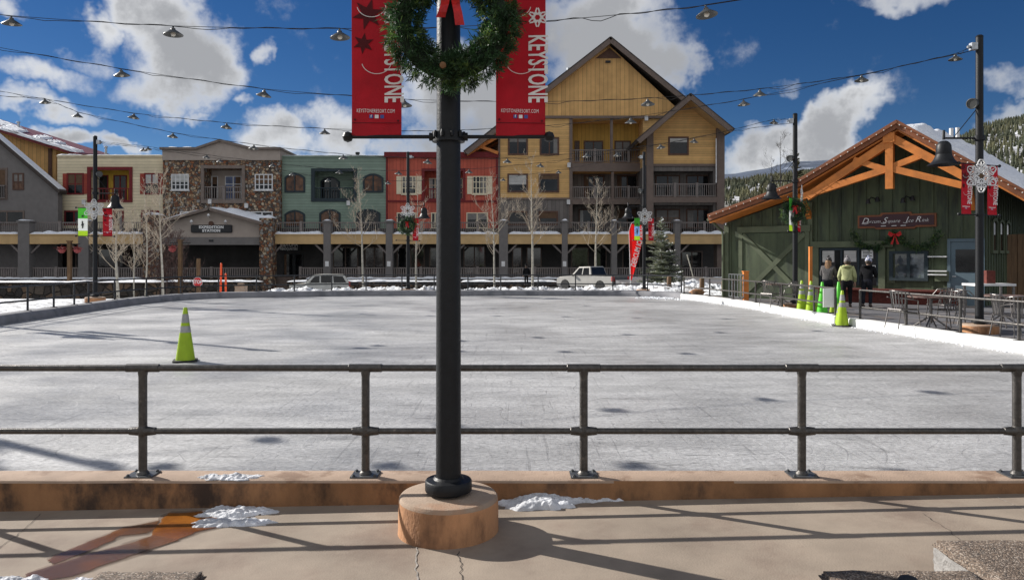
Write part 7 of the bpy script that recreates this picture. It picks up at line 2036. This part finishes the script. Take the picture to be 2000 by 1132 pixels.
# ================================================================== VEHICLES
def car(name, label, loc, rz, body, cabin, W, wheels, m, windows, wr=.36, cat='car', extra=None, cw=.80):
    # profiles in x (forward = -x) and z
    root = thing(name, label, cat, loc, rz)
    b = MB(); hw = W / 2
    n = len(body)
    vs = [(x, s * (hw - (.05 if z > .95 or z < .35 else 0)), z) for s in (-1, 1) for x, z in body]
    b.add(vs, [tuple(range(n)), tuple(reversed(range(n, 2 * n)))] + [(i, n + i, n + (i + 1) % n, (i + 1) % n) for i in range(n)])
    bo = b.build('body', m, root, True, bevel=.03)
    b = MB(); n = len(cabin); zb = min(z for x, z in cabin); zt = max(z for x, z in cabin)
    wz = lambda z: hw * (1 - (1 - cw) * (z - zb) / (zt - zb)) - .03
    vs = [(x, s * wz(z), z) for s in (-1, 1) for x, z in cabin]
    b.add(vs, [tuple(range(n)), tuple(reversed(range(n, 2 * n)))] + [(i, n + i, n + (i + 1) % n, (i + 1) % n) for i in range(n)])
    b.build('cabin', m, root, True, bevel=.03)
    for poly in windows:
        for s in (-1, 1):
            b = MB(); n = len(poly); vs = [(x, s * (wz(z) + .012), z) for x, z in poly] + [(x, s * (wz(z) - .02), z) for x, z in poly]
            b.add(vs, [tuple(range(n)), tuple(reversed(range(n, 2 * n)))] + [(i, (i + 1) % n, n + (i + 1) % n, n + i) for i in range(n)]); b.build('window', M['glass'], root)
    # windscreen and rear screen along the cabin's front and back edges
    def screen(p, q, nm):
        (xa, za), (xb, zb_) = p, q; d = Vector((xb - xa, 0, zb_ - za)); nrm = Vector((-d.z, 0, d.x)).normalized() * .015
        if (nrm.x > 0) != (nm == 'rear'): nrm = -nrm
        a = [(.08, .9), (.92, .9)]; vs = []
        for t in (.10, .90):
            c = Vector((xa, 0, za)) + d * t; w = wz(c.z) * .9
            vs += [c + nrm + Vector((0, -w, 0)), c + nrm + Vector((0, w, 0))]
        b = MB(); b.add([vs[0], vs[1], vs[3], vs[2]] + [v - nrm * 1.5 for v in (vs[0], vs[1], vs[3], vs[2])], [(0, 1, 2, 3), (7, 6, 5, 4), (0, 4, 5, 1), (1, 5, 6, 2), (2, 6, 7, 3), (3, 7, 4, 0)]); b.build('windscreen' if nm == 'front' else 'rear_window', M['glass'], root)
    screen(cabin[0], cabin[1], 'front'); screen(cabin[-2], cabin[-1], 'rear')
    for x in wheels:
        for s in (-1, 1):
            b = MB(); b.lathe([(wr * .62, -.11), (wr * .93, -.11), (wr, -.07), (wr, .07), (wr * .93, .11), (wr * .62, .11)], (x, s * (hw - .10), wr), 26, 'Y'); wl = b.build('wheel', M['rubber'], root, True)
            b = MB(); b.lathe([(wr * .63, -.09), (wr * .55, -.06), (wr * .2, -.075), (.02, -.08), (.02, .08), (wr * .2, .075), (wr * .55, .06), (wr * .63, .09)], (x, s * (hw - .10), wr), 20, 'Y'); b.build('rim', M['galv'], wl, True)
    xf, xr = min(x for x, z in body), max(x for x, z in body)
    for s in (-1, 1):
        b = MB(); b.box(xf - .012, xf + .18, s * (hw - .38), s * (hw - .06), .72, .90); b.build('headlight', M['bulb'], root, bevel=.02)
        b = MB(); b.box(xr - .10, xr + .012, s * (hw - .22), s * (hw + .006), .78, 1.12); b.build('tail_light', M['redlens'], root, bevel=.01)
        b = MB(); b.box(cabin[0][0] + .25, cabin[0][0] + .40, s * (hw + .02), s * (hw + .2), 1.08, 1.24); b.build('mirror', m, root, bevel=.02)
    b = MB(); b.box(xf - .06, xf + .1, -hw + .04, hw - .04, .42, .60); b.build('bumper', M['dark'], root, bevel=.02)
    b = MB(); b.box(xr - .1, xr + .06, -hw + .04, hw - .04, .45, .62); b.build('bumper', M['galv'], root, bevel=.02)
    if extra: extra(root, hw, xr)
    return root
def arch(x, r=.44, z=.36, n=6): return [(x + r * math.cos(math.pi * i / n), z + r * math.sin(math.pi * i / n) * 1.0) for i in range(n + 1)][::-1] if False else [(x - r * math.cos(math.pi * i / n), z + r * math.sin(math.pi * i / n)) for i in range(n + 1)]
# silver crew-cab pickup, seen from behind its right rear corner
pb = [(-2.75, .38)] + arch(-1.85, .46) + arch(1.62, .46) + [(2.75, .42), (2.78, 1.14), (.72, 1.14), (-1.25, 1.12), (-2.5, 1.02), (-2.75, .85)]
pc = [(-1.30, 1.10), (-.62, 1.80), (.50, 1.84), (.75, 1.12)]
def bed(root, hw, xr):
    b = MB(); b.box(.85, xr - .08, -hw + .12, hw - .12, 1.141, 1.146); b.build('bed_floor', M['dark'], root)
    b = MB(); b.box(xr - .005, xr + .02, -hw + .24, hw - .24, .66, 1.13); b.build('tailgate', mat('dark_tailgate', (.10, .10, .10), .4, .2), root, bevel=.01)
Yt = 56.0
car('pickup_truck', 'silver crew-cab pickup parked at the snow bank, seen from its rear corner', (PX(1156, Yt), Yt, -.74), R(-47), pb, pc, 1.95, (-1.85, 1.62), M['silvercar'],
    [[(-1.02, 1.18), (-.56, 1.70), (-.22, 1.72), (-.22, 1.18)], [(-.12, 1.18), (-.12, 1.72), (.40, 1.74), (.52, 1.18)]], .40, 'pickup', bed)
sb = [(-2.1, .34)] + arch(-1.32, .41) + arch(1.28, .41) + [(2.12, .38), (2.15, .98), (1.9, 1.0), (-.95, 1.0), (-1.9, .90), (-2.1, .75)]
sc_ = [(-1.05, .98), (-.45, 1.60), (.3, 1.66), (1.75, 1.62), (2.1, .99)]
car('car', 'white station wagon parked behind the snow bank before the porch steps', (PX(624, 54.5), 54.5, PZ(535, 54.5) - 1.66), R(16), sb, sc_, 1.78, (-1.32, 1.28), M['whitecar'],
    [[(-.78, 1.05), (-.36, 1.50), (-.02, 1.53), (-.02, 1.05)], [(.08, 1.05), (.08, 1.54), (.82, 1.54), (.86, 1.05)], [(.98, 1.05), (.94, 1.53), (1.62, 1.50), (1.88, 1.05)]], .35, 'car')
# a dark figure standing by the tallest aspen
person('person in black standing at the porch beside the tallest aspen', (PX(1028, 58), 58, PZ(557, 58)), R(10), 1.62, M['black_cloth'], M['black_cloth'], M['black_cloth'], .02, 'down', False, False, .1, 5)
